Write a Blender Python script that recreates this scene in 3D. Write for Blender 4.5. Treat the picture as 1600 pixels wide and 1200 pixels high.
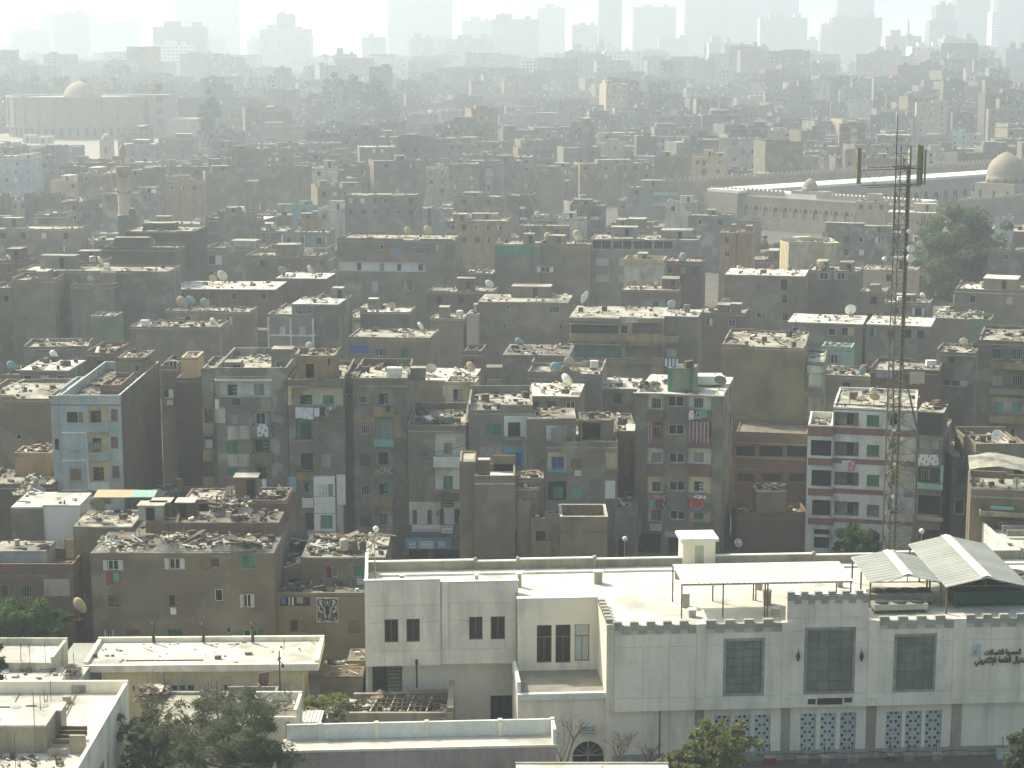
import bpy, math, random
import numpy as np
from mathutils import Vector

S = bpy.context.scene
for _o in list(bpy.data.objects):
 bpy.data.objects.remove(_o)
COL = S.collection
R = random.Random(7)
rad = math.radians

# ---------------------------------------------------------------- camera
F = 2900.0                       # focal length in pixels of the 1600 px wide photograph
CAM_Z = 53.0
PITCH = math.atan(510.0 / F)     # horizon 90 px below the top edge
CP, SP = math.cos(PITCH), math.sin(PITCH)
cd = bpy.data.cameras.new('camera')
cd.sensor_width = 36.0
cd.lens = 36.0 * F / 1600.0
cd.clip_start = 1.0
cd.clip_end = 20000.0
cam = bpy.data.objects.new('camera', cd)
COL.objects.link(cam)
cam.location = (0, 0, CAM_Z)
cam.rotation_euler = (math.pi / 2 - PITCH, 0, 0)
S.camera = cam

# ---------------------------------------------------------------- light
SUN_EL, SUN_AZ = 46.0, -50.0     # azimuth from the viewing direction, negative = left
w = bpy.data.worlds.new('World')
S.world = w
w.use_nodes = True
nt = w.node_tree
bg = nt.nodes['Background']
sky = nt.nodes.new('ShaderNodeTexSky')
sky.sky_type = 'NISHITA'
sky.sun_disc = False
sky.sun_elevation = rad(SUN_EL)
sky.sun_rotation = rad(SUN_AZ)
sky.air_density = 1.0
sky.dust_density = 4.0
sky.ozone_density = 1.0
nt.links.new(sky.outputs[0], bg.inputs[0])
bg.inputs[1].default_value = 0.15
sd = bpy.data.lights.new('sun', 'SUN')
sd.energy = 3.5
sd.angle = rad(0.5)
sd.color = (1.0, 0.96, 0.87)
sun = bpy.data.objects.new('sun', sd)
COL.objects.link(sun)
sun.rotation_euler = (rad(90 - SUN_EL), 0, math.pi - rad(SUN_AZ))
S.view_settings.view_transform = 'Standard'
S.view_settings.look = 'None'
S.view_settings.gamma = 1.0
S.view_settings.exposure = 0.72
HAZE_DENSITY = 0.00043

S.render.engine = 'CYCLES'
cy = S.cycles
cy.use_denoising = True
cy.max_bounces = 5
cy.diffuse_bounces = 3
cy.glossy_bounces = 2
cy.transparent_max_bounces = 6
cy.volume_bounces = 1
cy.caustics_reflective = False
cy.caustics_refractive = False
try:
 cy.use_adaptive_sampling = True
 cy.adaptive_threshold = 0.02
except Exception:
 pass

# ---------------------------------------------------------------- pixel <-> place
def ray(px, py):
 a = (px - 800.0) / F
 b = (600.0 - py) / F
 return (a, CP + b * SP, -SP + b * CP)

def at(px, py, Y):
 """the point seen at a pixel, at distance Y"""
 d = ray(px, py); t = Y / d[1]
 return (d[0] * t, Y, CAM_Z + d[2] * t)

def atz(px, py, z):
 """the point seen at a pixel, at height z"""
 d = ray(px, py); t = (z - CAM_Z) / d[2]
 return (d[0] * t, d[1] * t, z)

def proj(x, y, z):
 dz = z - CAM_Z
 dep = y * CP - dz * SP
 return (800 + F * x / dep, 600 - F * (y * SP + dz * CP) / dep)

def ss(a, b, x):
 t = min(1, max(0, (x - a) / (b - a)))
 return t * t * (3 - 2 * t)

def gz(x, y):
 """the ground rises gently far away"""
 return (10 + 12 * ss(-100, 300, x)) * ss(750, 1500, y)

# zoomed views the coordinates below were read in
def Zm(ox, oy, f):
 return lambda x, y: (ox + x / f, oy + y / f)
Z1 = Zm(0, 900, 2.857); Z2 = Zm(480, 800, 2.857); Z3 = Zm(1000, 800, 2.667)
Z4 = Zm(0, 540, 2.857); Z5 = Zm(300, 520, 3.3333); Z6 = Zm(700, 520, 3.3333); Z7 = Zm(1120, 480, 3.0)
M1 = Zm(0, 240, 2.963); M2 = Zm(500, 240, 2.857); M3 = Zm(1040, 180, 2.857)
B1z = Zm(70, 560, 5.2185); G8 = Zm(760, 900, 4.0); A6z = Zm(640, 640, 5.0); A10z = Zm(970, 560, 3.87)
D4 = Zm(0, 980, 5.333); D2 = Zm(180, 980, 4.706); D3 = Zm(440, 1000, 5.0); ID = Zm(0, 0, 1.0)
D5 = Zm(300, 740, 5.333); D0 = Zm(100, 740, 6.667); D6 = Zm(700, 690, 5.333); D8 = Zm(1420, 680, 5.4555); C5 = Zm(1300, 820, 5.333)

# ---------------------------------------------------------------- materials (all procedural)
MATS = {}
def mat(name, col, var=0.18, scale=0.35, fine=0.10, rough=0.9, streak=0.07, patch=None, patch_scale=0.25, patch_amt=0.5, metal=0.0, course=0.0, spec=0.3, objvar=0.1):
 m = bpy.data.materials.new(name)
 m.use_nodes = True
 t = m.node_tree; n = t.nodes; l = t.links
 b = n['Principled BSDF']
 b.inputs['Roughness'].default_value = rough
 b.inputs['Metallic'].default_value = metal
 if 'Specular IOR Level' in b.inputs:
  b.inputs['Specular IOR Level'].default_value = spec
 geo = n.new('ShaderNodeNewGeometry')
 def noise(sc, det, vec=None):
  k = n.new('ShaderNodeTexNoise'); k.inputs['Scale'].default_value = sc; k.inputs['Detail'].default_value = det
  l.new(vec or geo.outputs['Position'], k.inputs['Vector']); return k.outputs['Fac']
 def ramp(fac, a0, a1, lo, hi):
  k = n.new('ShaderNodeMapRange'); k.clamp = True
  k.inputs[1].default_value = a0; k.inputs[2].default_value = a1; k.inputs[3].default_value = lo; k.inputs[4].default_value = hi
  l.new(fac, k.inputs[0]); return k.outputs[0]
 def mul(a, c):
  k = n.new('ShaderNodeMath'); k.operation = 'MULTIPLY'; l.new(a, k.inputs[0]); l.new(c, k.inputs[1]); return k.outputs[0]
 v = ramp(noise(scale, 4), 0.3, 0.7, 1 - var, 1 + var)
 if fine:
  v = mul(v, ramp(noise(5.0, 3), 0.3, 0.7, 1 - fine, 1 + fine))
 if streak:
  mp = n.new('ShaderNodeMapping'); mp.inputs['Scale'].default_value = (0.9, 0.9, 0.16)
  l.new(geo.outputs['Position'], mp.inputs['Vector'])
  v = mul(v, ramp(noise(1.0, 3, mp.outputs[0]), 0.45, 0.75, 1.0, 1 - streak * 2))
 if course:
  # faint courses of masonry
  sp = n.new('ShaderNodeSeparateXYZ'); l.new(geo.outputs['Position'], sp.inputs[0])
  wv = n.new('ShaderNodeMath'); wv.operation = 'FRACT'
  k2 = n.new('ShaderNodeMath'); k2.operation = 'MULTIPLY'; k2.inputs[1].default_value = 3.1
  l.new(sp.outputs['Z'], k2.inputs[0]); l.new(k2.outputs[0], wv.inputs[0])
  v = mul(v, ramp(wv.outputs[0], 0.0, 0.35, 1 - course, 1.0))
 if objvar:
  oi = n.new('ShaderNodeObjectInfo')
  v = mul(v, ramp(oi.outputs['Random'], 0, 1, 1 - objvar, 1 + objvar))
 WARM = (0.975, 0.987, 0.86)
 col = tuple(a * b for a, b in zip(col, WARM)); patch = patch and tuple(a * b for a, b in zip(patch, WARM))
 base = n.new('ShaderNodeRGB'); base.outputs[0].default_value = (*col, 1)
 src = base.outputs[0]
 if patch:
  mx = n.new('ShaderNodeMix'); mx.data_type = 'RGBA'
  mx.inputs[7].default_value = (*patch, 1)
  l.new(src, mx.inputs[6])
  l.new(ramp(noise(patch_scale, 5), 0.5 + (0.5 - patch_amt) * 0.3, 0.56 + (0.5 - patch_amt) * 0.3, 0, 1), mx.inputs[0])
  src = mx.outputs[2]
 vm = n.new('ShaderNodeVectorMath'); vm.operation = 'SCALE'
 l.new(src, vm.inputs[0]); l.new(v, vm.inputs[3])
 l.new(vm.outputs[0], b.inputs['Base Color'])
 MATS[name] = m
 return m

BRN = (0.195, 0.16, 0.112)
mat('brown_brick', BRN, course=0.12, patch=(0.25, 0.215, 0.16), patch_amt=0.45)
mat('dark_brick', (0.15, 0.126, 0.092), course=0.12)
mat('tan_brick', (0.245, 0.20, 0.132), course=0.10, patch=(0.20, 0.167, 0.115), patch_amt=0.4)
mat('red_brick', (0.185, 0.11, 0.085), course=0.15, patch=(0.17, 0.12, 0.09), patch_amt=0.4)
mat('red_band', (0.27, 0.135, 0.11), var=0.1, streak=0.08)
mat('grey_plaster', (0.21, 0.195, 0.16), patch=(0.31, 0.29, 0.25), patch_amt=0.42, patch_scale=0.35)
mat('grey_brown', (0.18, 0.157, 0.12), patch=(0.24, 0.22, 0.18), patch_amt=0.45, patch_scale=0.4, course=0.08)
mat('concrete', (0.26, 0.245, 0.205), streak=0.12)
mat('pale_plaster', (0.50, 0.48, 0.40), patch=(0.36, 0.34, 0.28), patch_amt=0.35, streak=0.25)
mat('white_paint', (0.70, 0.70, 0.66), var=0.10, streak=0.14, patch=(0.56, 0.55, 0.50), patch_amt=0.25)
mat('clean_white', (0.70, 0.70, 0.67), var=0.06, streak=0.05, objvar=0.05)
mat('cream_wall', (0.78, 0.67, 0.46), var=0.10, streak=0.12, objvar=0.03)
mat('facade_white', (0.83, 0.755, 0.63), var=0.06, fine=0.05, streak=0.13, objvar=0.035, patch=(0.76, 0.69, 0.57), patch_amt=0.3)
mat('facade_joint', (0.64, 0.585, 0.49), var=0.06, streak=0.05, objvar=0.0)
mat('trim_brown', (0.33, 0.29, 0.22), streak=0.2, var=0.15)
mat('crenel_grey', (0.37, 0.355, 0.30), streak=0.15, var=0.15)
mat('light_blue', (0.35, 0.41, 0.42), patch=(0.42, 0.43, 0.40), patch_amt=0.5, patch_scale=0.3, streak=0.12)
mat('blue_paint', (0.10, 0.33, 0.50), var=0.15)
mat('deep_blue', (0.05, 0.11, 0.38), var=0.15)
mat('turquoise', (0.17, 0.34, 0.31), var=0.15)
mat('mint', (0.28, 0.44, 0.37), var=0.12)
mat('green_paint', (0.055, 0.20, 0.115), var=0.2, objvar=0.3)
mat('dark_green', (0.03, 0.09, 0.06), var=0.2)
mat('yellow_plaster', (0.48, 0.39, 0.20), patch=(0.55, 0.50, 0.38), patch_amt=0.5, streak=0.15)
mat('ochre', (0.32, 0.235, 0.125), patch=(0.24, 0.19, 0.125), patch_amt=0.45, streak=0.2)
mat('orange_plaster', (0.37, 0.235, 0.125), streak=0.15, var=0.15)
mat('peach', (0.60, 0.42, 0.24), var=0.1)
mat('pink_plaster', (0.46, 0.38, 0.34), var=0.12, streak=0.2)
mat('pink_bright', (0.55, 0.36, 0.40), var=0.1)
mat('sand_stone', (0.46, 0.36, 0.25), course=0.10, var=0.12)
mat('mosque_stone', (0.34, 0.285, 0.215), course=0.06, var=0.12, objvar=0.03)
mat('drum_stone', (0.34, 0.275, 0.195), course=0.08, var=0.10, objvar=0.03)
mat('roof_lime', (0.36, 0.335, 0.275), var=0.3, scale=0.5, streak=0, patch=(0.18, 0.165, 0.13), patch_amt=0.5)
mat('roof_white', (0.53, 0.51, 0.455), var=0.18, scale=0.4, streak=0, patch=(0.40, 0.38, 0.33), patch_amt=0.3)
mat('roof_dirt', (0.17, 0.15, 0.115), var=0.3, scale=0.7, streak=0)
mat('street', (0.10, 0.092, 0.075), var=0.25, scale=0.15, streak=0, objvar=0)
mat('sand_ground', (0.27, 0.245, 0.195), var=0.15, scale=0.1, streak=0, objvar=0)
mat('rubble_pale', (0.50, 0.46, 0.38), var=0.3, scale=1.5, streak=0, objvar=0.2)
mat('rubble_dark', (0.09, 0.08, 0.06), var=0.4, scale=1.5, streak=0)
mat('wood', (0.13, 0.095, 0.06), var=0.3, scale=2, objvar=0.2)
mat('brown_shutter', (0.24, 0.15, 0.075), var=0.2, objvar=0.15)
mat('grey_shutter', (0.30, 0.31, 0.28), var=0.15, objvar=0.2)
mat('white_frame', (0.66, 0.67, 0.64), var=0.08, streak=0.05)
mat('pale_shutter', (0.50, 0.52, 0.50), var=0.1, objvar=0.15)
mat('dark_glass', (0.016, 0.02, 0.018), var=0.3, rough=0.4, streak=0, spec=0.15, objvar=0.4)
mat('mid_glass', (0.07, 0.085, 0.085), var=0.3, rough=0.3, streak=0, spec=0.5, objvar=0.4)
mat('pane_pale', (0.45, 0.48, 0.47), var=0.1, rough=0.35, streak=0)
mat('curtain', (0.50, 0.50, 0.46), var=0.15, scale=3)
mat('dark_hole', (0.022, 0.021, 0.017), var=0.3, streak=0, objvar=0.3)
mat('rust_metal', (0.16, 0.11, 0.07), var=0.3, scale=2, rough=0.7, streak=0)
mat('grey_metal', (0.36, 0.37, 0.35), var=0.12, rough=0.55, metal=0.3, streak=0)
mat('mast_steel', (0.13, 0.125, 0.095), var=0.2, rough=0.6, metal=0.2, streak=0)
mat('antenna_olive', (0.24, 0.23, 0.12), var=0.1, rough=0.6, streak=0)
mat('dark_metal', (0.05, 0.05, 0.045), var=0.2, rough=0.6, streak=0)
mat('sheet_metal', (0.33, 0.335, 0.30), var=0.10, rough=0.55, metal=0.25, streak=0, objvar=0.06)
mat('sheet_white', (0.64, 0.63, 0.57), var=0.06, rough=0.55, metal=0.1, streak=0, objvar=0.05)
mat('infill_grey', (0.18, 0.19, 0.165), var=0.15, streak=0.15, scale=0.8, objvar=0.10)
mat('infill_rim', (0.30, 0.30, 0.26), var=0.2, scale=2)
mat('lattice_blue', (0.50, 0.54, 0.52), var=0.08, streak=0.05)
mat('letter_brown', (0.085, 0.07, 0.045), var=0.15, streak=0)
mat('dish_tan', (0.42, 0.33, 0.20), var=0.15, streak=0, rough=0.7)
mat('dish_cream', (0.56, 0.52, 0.42), var=0.12, streak=0, rough=0.7)
mat('dish_white', (0.74, 0.74, 0.70), var=0.08, streak=0, rough=0.6)
mat('dish_grey', (0.33, 0.34, 0.30), var=0.15, streak=0, rough=0.7)
mat('dish_blue', (0.20, 0.36, 0.42), var=0.12, streak=0, rough=0.7)
mat('dish_green', (0.17, 0.20, 0.14), var=0.15, streak=0, rough=0.7)
mat('cloth_white', (0.68, 0.68, 0.70), var=0.08, scale=2, streak=0)
mat('cloth_maroon', (0.20, 0.025, 0.05), var=0.15, streak=0)
mat('cloth_red', (0.42, 0.04, 0.04), var=0.15, streak=0)
mat('cloth_pink', (0.60, 0.20, 0.28), var=0.15, streak=0)
mat('cloth_blue', (0.12, 0.22, 0.45), var=0.15, streak=0)
mat('cloth_pale_blue', (0.42, 0.55, 0.66), var=0.1, streak=0)
mat('cloth_green', (0.08, 0.34, 0.17), var=0.15, streak=0)
mat('cloth_dark', (0.045, 0.045, 0.06), var=0.2, streak=0)
mat('cloth_purple', (0.22, 0.10, 0.25), var=0.2, streak=0)
mat('cloth_grey', (0.30, 0.29, 0.28), var=0.2, streak=0)
mat('tarp', (0.34, 0.32, 0.26), var=0.2, scale=1.5, streak=0)
mat('gold', (0.55, 0.36, 0.08), var=0.1, streak=0)
mat('bark', (0.13, 0.10, 0.07), var=0.3, scale=3, streak=0)
def leaf_mat(name, col, col2):
 m = mat(name, col, var=0.3, scale=0.9, fine=0.25, streak=0, patch=col2, patch_scale=0.8, patch_amt=0.45, rough=0.7, objvar=0, spec=0.2)
 t = m.node_tree; b = t.nodes['Principled BSDF']
 tr = t.nodes.new('ShaderNodeBsdfTranslucent'); mx = t.nodes.new('ShaderNodeMixShader'); mx.inputs[0].default_value = 0.42
 src = b.inputs['Base Color'].links[0].from_socket
 t.links.new(src, tr.inputs['Color'])
 t.links.new(b.outputs[0], mx.inputs[1]); t.links.new(tr.outputs[0], mx.inputs[2])
 t.links.new(mx.outputs[0], t.nodes['Material Output'].inputs['Surface'])
 return m
leaf_mat('leaf_green', (0.06, 0.115, 0.025), (0.10, 0.15, 0.035))
leaf_mat('leaf_dark', (0.11, 0.13, 0.065), (0.15, 0.165, 0.09))
leaf_mat('leaf_olive', (0.19, 0.22, 0.07), (0.26, 0.26, 0.11))
leaf_mat('leaf_far', (0.13, 0.165, 0.075), (0.16, 0.185, 0.10))
leaf_mat('leaf_hazy', (0.055, 0.085, 0.035), (0.08, 0.11, 0.05))
leaf_mat('leaf_dry', (0.16, 0.14, 0.085), (0.11, 0.10, 0.06))

# ---------------------------------------------------------------- mesh helpers
class MB:
 def __init__(s):
  s.v = []; s.f = []; s.m = []
 def quad(s, a, b, c, d, m=0):
  i = len(s.v); s.v += [a, b, c, d]; s.f.append((i, i + 1, i + 2, i + 3)); s.m.append(m)
 def poly(s, pts, m=0):
  i = len(s.v); s.v += list(pts); s.f.append(tuple(range(i, i + len(pts)))); s.m.append(m)
 def box(s, x0, y0, z0, x1, y1, z1, m=0):
  if x1 < x0: x0, x1 = x1, x0
  if y1 < y0: y0, y1 = y1, y0
  if z1 < z0: z0, z1 = z1, z0
  i = len(s.v)
  s.v += [(x0, y0, z0), (x1, y0, z0), (x1, y1, z0), (x0, y1, z0), (x0, y0, z1), (x1, y0, z1), (x1, y1, z1), (x0, y1, z1)]
  s.f += [(i, i + 3, i + 2, i + 1), (i + 4, i + 5, i + 6, i + 7), (i, i + 1, i + 5, i + 4), (i + 1, i + 2, i + 6, i + 5), (i + 2, i + 3, i + 7, i + 6), (i + 3, i, i + 4, i + 7)]
  s.m += [m] * 6
 def obox(s, c, ax, ay, az, m=0):
  """oriented box from its centre and three half axes"""
  c, ax, ay, az = Vector(c), Vector(ax), Vector(ay), Vector(az)
  i = len(s.v)
  for sz in (-1, 1):
   for sx, sy in ((-1, -1), (1, -1), (1, 1), (-1, 1)):
    s.v.append(tuple(c + ax * sx + ay * sy + az * sz))
  s.f += [(i, i + 3, i + 2, i + 1), (i + 4, i + 5, i + 6, i + 7), (i, i + 1, i + 5, i + 4), (i + 1, i + 2, i + 6, i + 5), (i + 2, i + 3, i + 7, i + 6), (i + 3, i, i + 4, i + 7)]
  s.m += [m] * 6
 def bar(s, a, b, r, m=0, r2=None, n=4):
  a, b = Vector(a), Vector(b)
  d = (b - a)
  if d.length < 1e-6: return
  d.normalize()
  u = d.cross(Vector((0, 0, 1)))
  if u.length < 1e-3: u = Vector((1, 0, 0))
  u.normalize(); v = d.cross(u)
  r2 = r if r2 is None else r2
  i = len(s.v)
  for p, q in ((a, r), (b, r2)):
   for k in range(n):
    t = 2 * math.pi * (k + 0.5) / n
    s.v.append(tuple(p + u * (q * math.cos(t)) + v * (q * math.sin(t))))
  for k in range(n):
   s.f.append((i + k, i + (k + 1) % n, i + n + (k + 1) % n, i + n + k)); s.m.append(m)
  s.f.append(tuple(i + k for k in range(n))[::-1]); s.m.append(m)
  s.f.append(tuple(i + n + k for k in range(n))); s.m.append(m)
 def lathe(s, c, prof, n=16, m=0, cap=True):
  """profile of (radius, z) turned round the vertical through c"""
  i = len(s.v); k = len(prof)
  for (r, z) in prof:
   for j in range(n):
    t = 2 * math.pi * j / n
    s.v.append((c[0] + r * math.cos(t), c[1] + r * math.sin(t), c[2] + z))
  for a in range(k - 1):
   for j in range(n):
    s.f.append((i + a * n + j, i + a * n + (j + 1) % n, i + (a + 1) * n + (j + 1) % n, i + (a + 1) * n + j)); s.m.append(m)
  if cap:
   s.f.append(tuple(i + j for j in range(n))[::-1]); s.m.append(m)
   s.f.append(tuple(i + (k - 1) * n + j for j in range(n))); s.m.append(m)
 def build(s, name, mats, parent=None, loc=None, smooth=False, kind=None):
  me = bpy.data.meshes.new(name)
  me.from_pydata(s.v, [], s.f)
  if isinstance(mats, str): mats = [mats]
  for k in mats: me.materials.append(MATS[k])
  if len(mats) > 1:
   me.polygons.foreach_set('material_index', s.m)
  if smooth:
   me.polygons.foreach_set('use_smooth', [True] * len(me.polygons))
  o = bpy.data.objects.new(name, me)
  COL.objects.link(o)
  if parent is not None: o.parent = parent
  if loc is not None: o.location = loc
  if kind: o['kind'] = kind
  return o

def tag(o, label, cat=None, group=None, kind=None):
 if label: o['label'] = label
 if cat: o['category'] = cat
 if group: o['group'] = group
 if kind: o['kind'] = kind
 return o

def empty(name, loc, rz, label, cat, group=None):
 o = bpy.data.objects.new(name, None)
 COL.objects.link(o)
 o.location = loc
 o.rotation_euler = (0, 0, rz)
 o.empty_display_size = 0.5
 return tag(o, label, cat, group)

def copy_tree(src, parent=None):
 c = src.copy(); COL.objects.link(c)
 if parent is not None: c.parent = parent
 for k in list(src.children): copy_tree(k, c)
 return c

def ear(mb, fr, L, z0, z1, holes, m=0, back=None):
 """wall on frame fr(u, depth, z), length L, between z0 and z1, with recessed openings
 holes: (u0, z0, u1, z1, depth, material of the recess)"""
 hs = []
 for h in holes:
  a, b, c, d = max(h[0], 0.02), max(h[1], z0 + 0.02), min(h[2], L - 0.02), min(h[3], z1 - 0.02)
  if c - a > 0.05 and d - b > 0.05: hs.append((a, b, c, d, h[4], h[5]))
 us = sorted({0.0, L} | {round(h[0], 4) for h in hs} | {round(h[2], 4) for h in hs})
 zs = sorted({z0, z1} | {round(h[1], 4) for h in hs} | {round(h[3], 4) for h in hs})
 for j in range(len(zs) - 1):
  zc = (zs[j] + zs[j + 1]) / 2
  run = None
  for i in range(len(us) - 1):
   uc = (us[i] + us[i + 1]) / 2
   inside = any(h[0] < uc < h[2] and h[1] < zc < h[3] for h in hs)
   if not inside:
    if run is None: run = us[i]
   if run is not None and (inside or i == len(us) - 2):
    e = us[i] if inside else us[i + 1]
    if e > run:
     mb.quad(fr(run, 0, zs[j]), fr(e, 0, zs[j]), fr(e, 0, zs[j + 1]), fr(run, 0, zs[j + 1]), m)
    run = None
 for (a, b, c, d, dep, hm) in hs:
  mb.quad(fr(a, 0, b), fr(c, 0, b), fr(c, dep, b), fr(a, dep, b), hm)
  mb.quad(fr(a, dep, d), fr(c, dep, d), fr(c, 0, d), fr(a, 0, d), hm)
  mb.quad(fr(a, 0, b), fr(a, dep, b), fr(a, dep, d), fr(a, 0, d), hm)
  mb.quad(fr(c, dep, b), fr(c, 0, b), fr(c, 0, d), fr(c, dep, d), hm)
  mb.quad(fr(a, dep, b), fr(c, dep, b), fr(c, dep, d), fr(a, dep, d), hm)
# ---------------------------------------------------------------- house builder
class House:
 """front wall in the local plane y = 0 facing -y; local x along the front; local y into the house"""
 def __init__(s, label, X, Y, w, d, z, wall='brown_brick', rot=0.0, roof='roof_lime', par=0.7, name='house', cat='house', group=None, z0=None, trim='concrete', bands=None, cols=None, seed=None, rough_top=0.35):
  s.X, s.Y, s.w, s.d, s.z, s.rot = X, Y, w, d, z, rot
  s.g = gz(X, Y) if z0 is None else z0
  s.c, s.sn = math.cos(rot), math.sin(rot)
  s.wall, s.roofm, s.par, s.trim = wall, roof, par, trim
  s.root = empty(name, (X, Y, 0), rot, label, cat, group)
  s.h = {'F': [], 'R': [], 'L': [], 'B': []}
  s.mats = [wall, roof, trim]
  s.bands = bands or []
  s.cols = cols or []
  s.r = random.Random(seed if seed is not None else int(X * 131 + Y * 17))
  s.rough_top = rough_top
  s.built = False
  s.bal = None
 # world (px ray) -> local coordinates on one side, displaced outwards by off
 def on(s, side, px, py, off=0.0):
  d = ray(px, py)
  ox, oy = -s.X, -s.Y
  lx, ly = ox * s.c + oy * s.sn, -ox * s.sn + oy * s.c
  dx, dy = d[0] * s.c + d[1] * s.sn, -d[0] * s.sn + d[1] * s.c
  if side == 'F': t = (-off - ly) / dy
  elif side == 'R': t = (s.w + off - lx) / dx
  elif side == 'L': t = (-off - lx) / dx
  else: t = (s.d + off - ly) / dy
  p = (lx + dx * t, ly + dy * t, CAM_Z + d[2] * t)
  u = {'F': p[0], 'R': p[1], 'L': s.d - p[1], 'B': s.w - p[0]}[side]
  return u, p[2]
 def rc(s, T, r, side='F', off=0.0):
  a = s.on(side, *T(r[0], r[1]), off=off); b = s.on(side, *T(r[2], r[3]), off=off)
  return (min(a[0], b[0]), min(a[1], b[1]), max(a[0], b[0]), max(a[1], b[1]))
 def fr(s, side):
  w, d = s.w, s.d
  return {'F': lambda u, k, z: (u, k, z), 'R': lambda u, k, z: (w - k, u, z),
    'L': lambda u, k, z: (k, d - u, z), 'B': lambda u, k, z: (w - u, d - k, z)}[side]
 def wl(s, P):
  """world -> local"""
  dx, dy = P[0] - s.X, P[1] - s.Y
  return (dx * s.c + dy * s.sn, -dx * s.sn + dy * s.c, P[2])
 def lw(s, p):
  return (s.X + p[0] * s.c - p[1] * s.sn, s.Y + p[0] * s.sn + p[1] * s.c, p[2])
 def mi(s, m):
  if m not in s.mats: s.mats.append(m)
  return s.mats.index(m)
 def fbox(s, mb, side, u0, k0, z0, u1, k1, z1, m=0):
  f = s.fr(side); a = f(u0, k0, z0); b = f(u1, k1, z1)
  mb.box(a[0], a[1], a[2], b[0], b[1], b[2], m)
 # ---- things on a facade (rectangles in local u, z)
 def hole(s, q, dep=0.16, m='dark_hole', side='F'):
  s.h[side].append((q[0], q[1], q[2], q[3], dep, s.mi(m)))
 def win(s, q, kind='shut', col='green_paint', frame='white_frame', side='F', base=0.0, name='window'):
  """base > 0: the window sits on the back wall of a recess that deep"""
  a, b, c, d = q
  W, H = c - a, d - b
  if W < 0.2 or H < 0.2: return None
  if base == 0: s.hole(q, 0.24, 'dark_hole', side)
  k = base - 0.05 if base else 0.09     # front face of the frame
  kb = base - 0.005 if base else 0.2
  t = min(0.07, W * 0.1)
  mb = MB()
  B = lambda m_, u0, z0, u1, z1, k0, k1, mm=0: s.fbox(m_, side, u0, k0, z0, u1, k1, z1, mm)
  B(mb, a, b, c, b + t, k, kb); B(mb, a, d - t, c, d, k, kb)
  B(mb, a, b + t, a + t, d - t, k, kb); B(mb, c - t, b + t, c, d - t, k, kb)
  mid = (a + c) / 2
  if kind in ('pane', 'curtain', 'open', 'louvre', 'pale'):
   B(mb, mid - t / 2, b + t, mid + t / 2, d - t, k + .005, kb - .005)
  fcol = frame if col == 'none' or kind in ('pane', 'curtain', 'bare', 'open', 'pale') else col
  root = mb.build(name, fcol, s.root)
  if kind in ('shut', 'half', 'grille'):
   pass
  pm = {'pane': 'dark_glass', 'open': 'dark_glass', 'curtain': 'curtain', 'bare': 'dark_glass', 'pale': 'pane_pale', 'half': 'dark_glass', 'grille': 'dark_glass', 'shut': None, 'louvre': None}[kind]
  if pm:
   m2 = MB(); B(m2, a + t, b + t, c - t, d - t, kb - .03, kb - .012)
   m2.build('pane', pm, root)
  def leaf(u0, u1, z0, z1, kk):
   m2 = MB()
   B(m2, u0, z0, u1, z1, kk, kk + 0.03)
   n = max(2, int((z1 - z0) / 0.35)); g = 0.05
   for i in range(n):
    za = z0 + g + (z1 - z0 - 2 * g) * i / n; zb = z0 + g + (z1 - z0 - 2 * g) * (i + 0.6) / n
    B(m2, u0 + g, za, u1 - g, zb, kk - 0.018, kk)
   m2.build('shutter', col, root)
  if kind == 'shut' or kind == 'louvre':
   leaf(a + t, mid - .012, b + t, d - t, k + .03); leaf(mid + .012, c - t, b + t, d - t, k + .03)
  if kind == 'half':
   leaf(mid + .012, c - t, b + t, d - t, k + .03)
  if kind in ('open', 'curtain') and col != 'none':
   ww = W * 0.42
   kf = base - 0.09 if base else -0.05
   leaf(a - ww, a - .02, b, d, kf); leaf(c + .02, c + ww, b, d, kf)
  if kind == 'grille':
   m2 = MB(); n = max(3, int(W / 0.22))
   for i in range(1, n):
    u = a + W * i / n
    B(m2, u - .02, b + t, u + .02, d - t, k + .01, k + .04)
   m2.build('bar_grille', frame, root)
  if base == 0 and s.Y < 270:
   m2 = MB(); B(m2, a - .06, b - .09, c + .06, b - .012, -.09, -.004); m2.build('sill', 'concrete', root)
   if W > .8 and s.r.random() < .12:
    m2 = MB(); B(m2, c - .75, b - .75, c - .02, b - .2, -.42, -.04); m2.build('air_conditioner_unit', 'pale_shutter', root)
  return root
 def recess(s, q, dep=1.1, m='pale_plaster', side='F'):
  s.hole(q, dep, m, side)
 def balcony(s, q, proj=0.8, m='concrete', side='F', rail=None):
  """q: front face of the parapet; stands out from the wall"""
  a, b, c, d = q
  mb = MB()
  s.fbox(mb, side, a, -proj, b, c, -0.002, b + 0.12)
  if rail is None:
   s.fbox(mb, side, a, -proj, b + .12, c, -proj + .1, d)
   s.fbox(mb, side, a, -proj + .1, b + .12, a + .1, -0.002, d)
   s.fbox(mb, side, c - .1, -proj + .1, b + .12, c, -0.002, d)
   return mb.build('balcony', m, s.root)
  o = mb.build('balcony', m, s.root)
  m2 = MB(); n = max(4, int((c - a) / 0.16))
  s.fbox(m2, side, a, -proj, d - .05, c, -proj + .05, d)
  for i in range(n + 1):
   u = a + (c - a - .03) * i / n
   s.fbox(m2, side, u, -proj + .01, b + .12, u + .03, -proj + .04, d - .05)
  m2.build('railing', rail, o)
  return o
 def panel(s, q, m, side='F', t=0.03, name='plaster_patch', base=0.0):
  mb = MB(); s.fbox(mb, side, q[0], base - t, q[1], q[2], base - .002, q[3])
  return mb.build(name, m, s.root)
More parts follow.
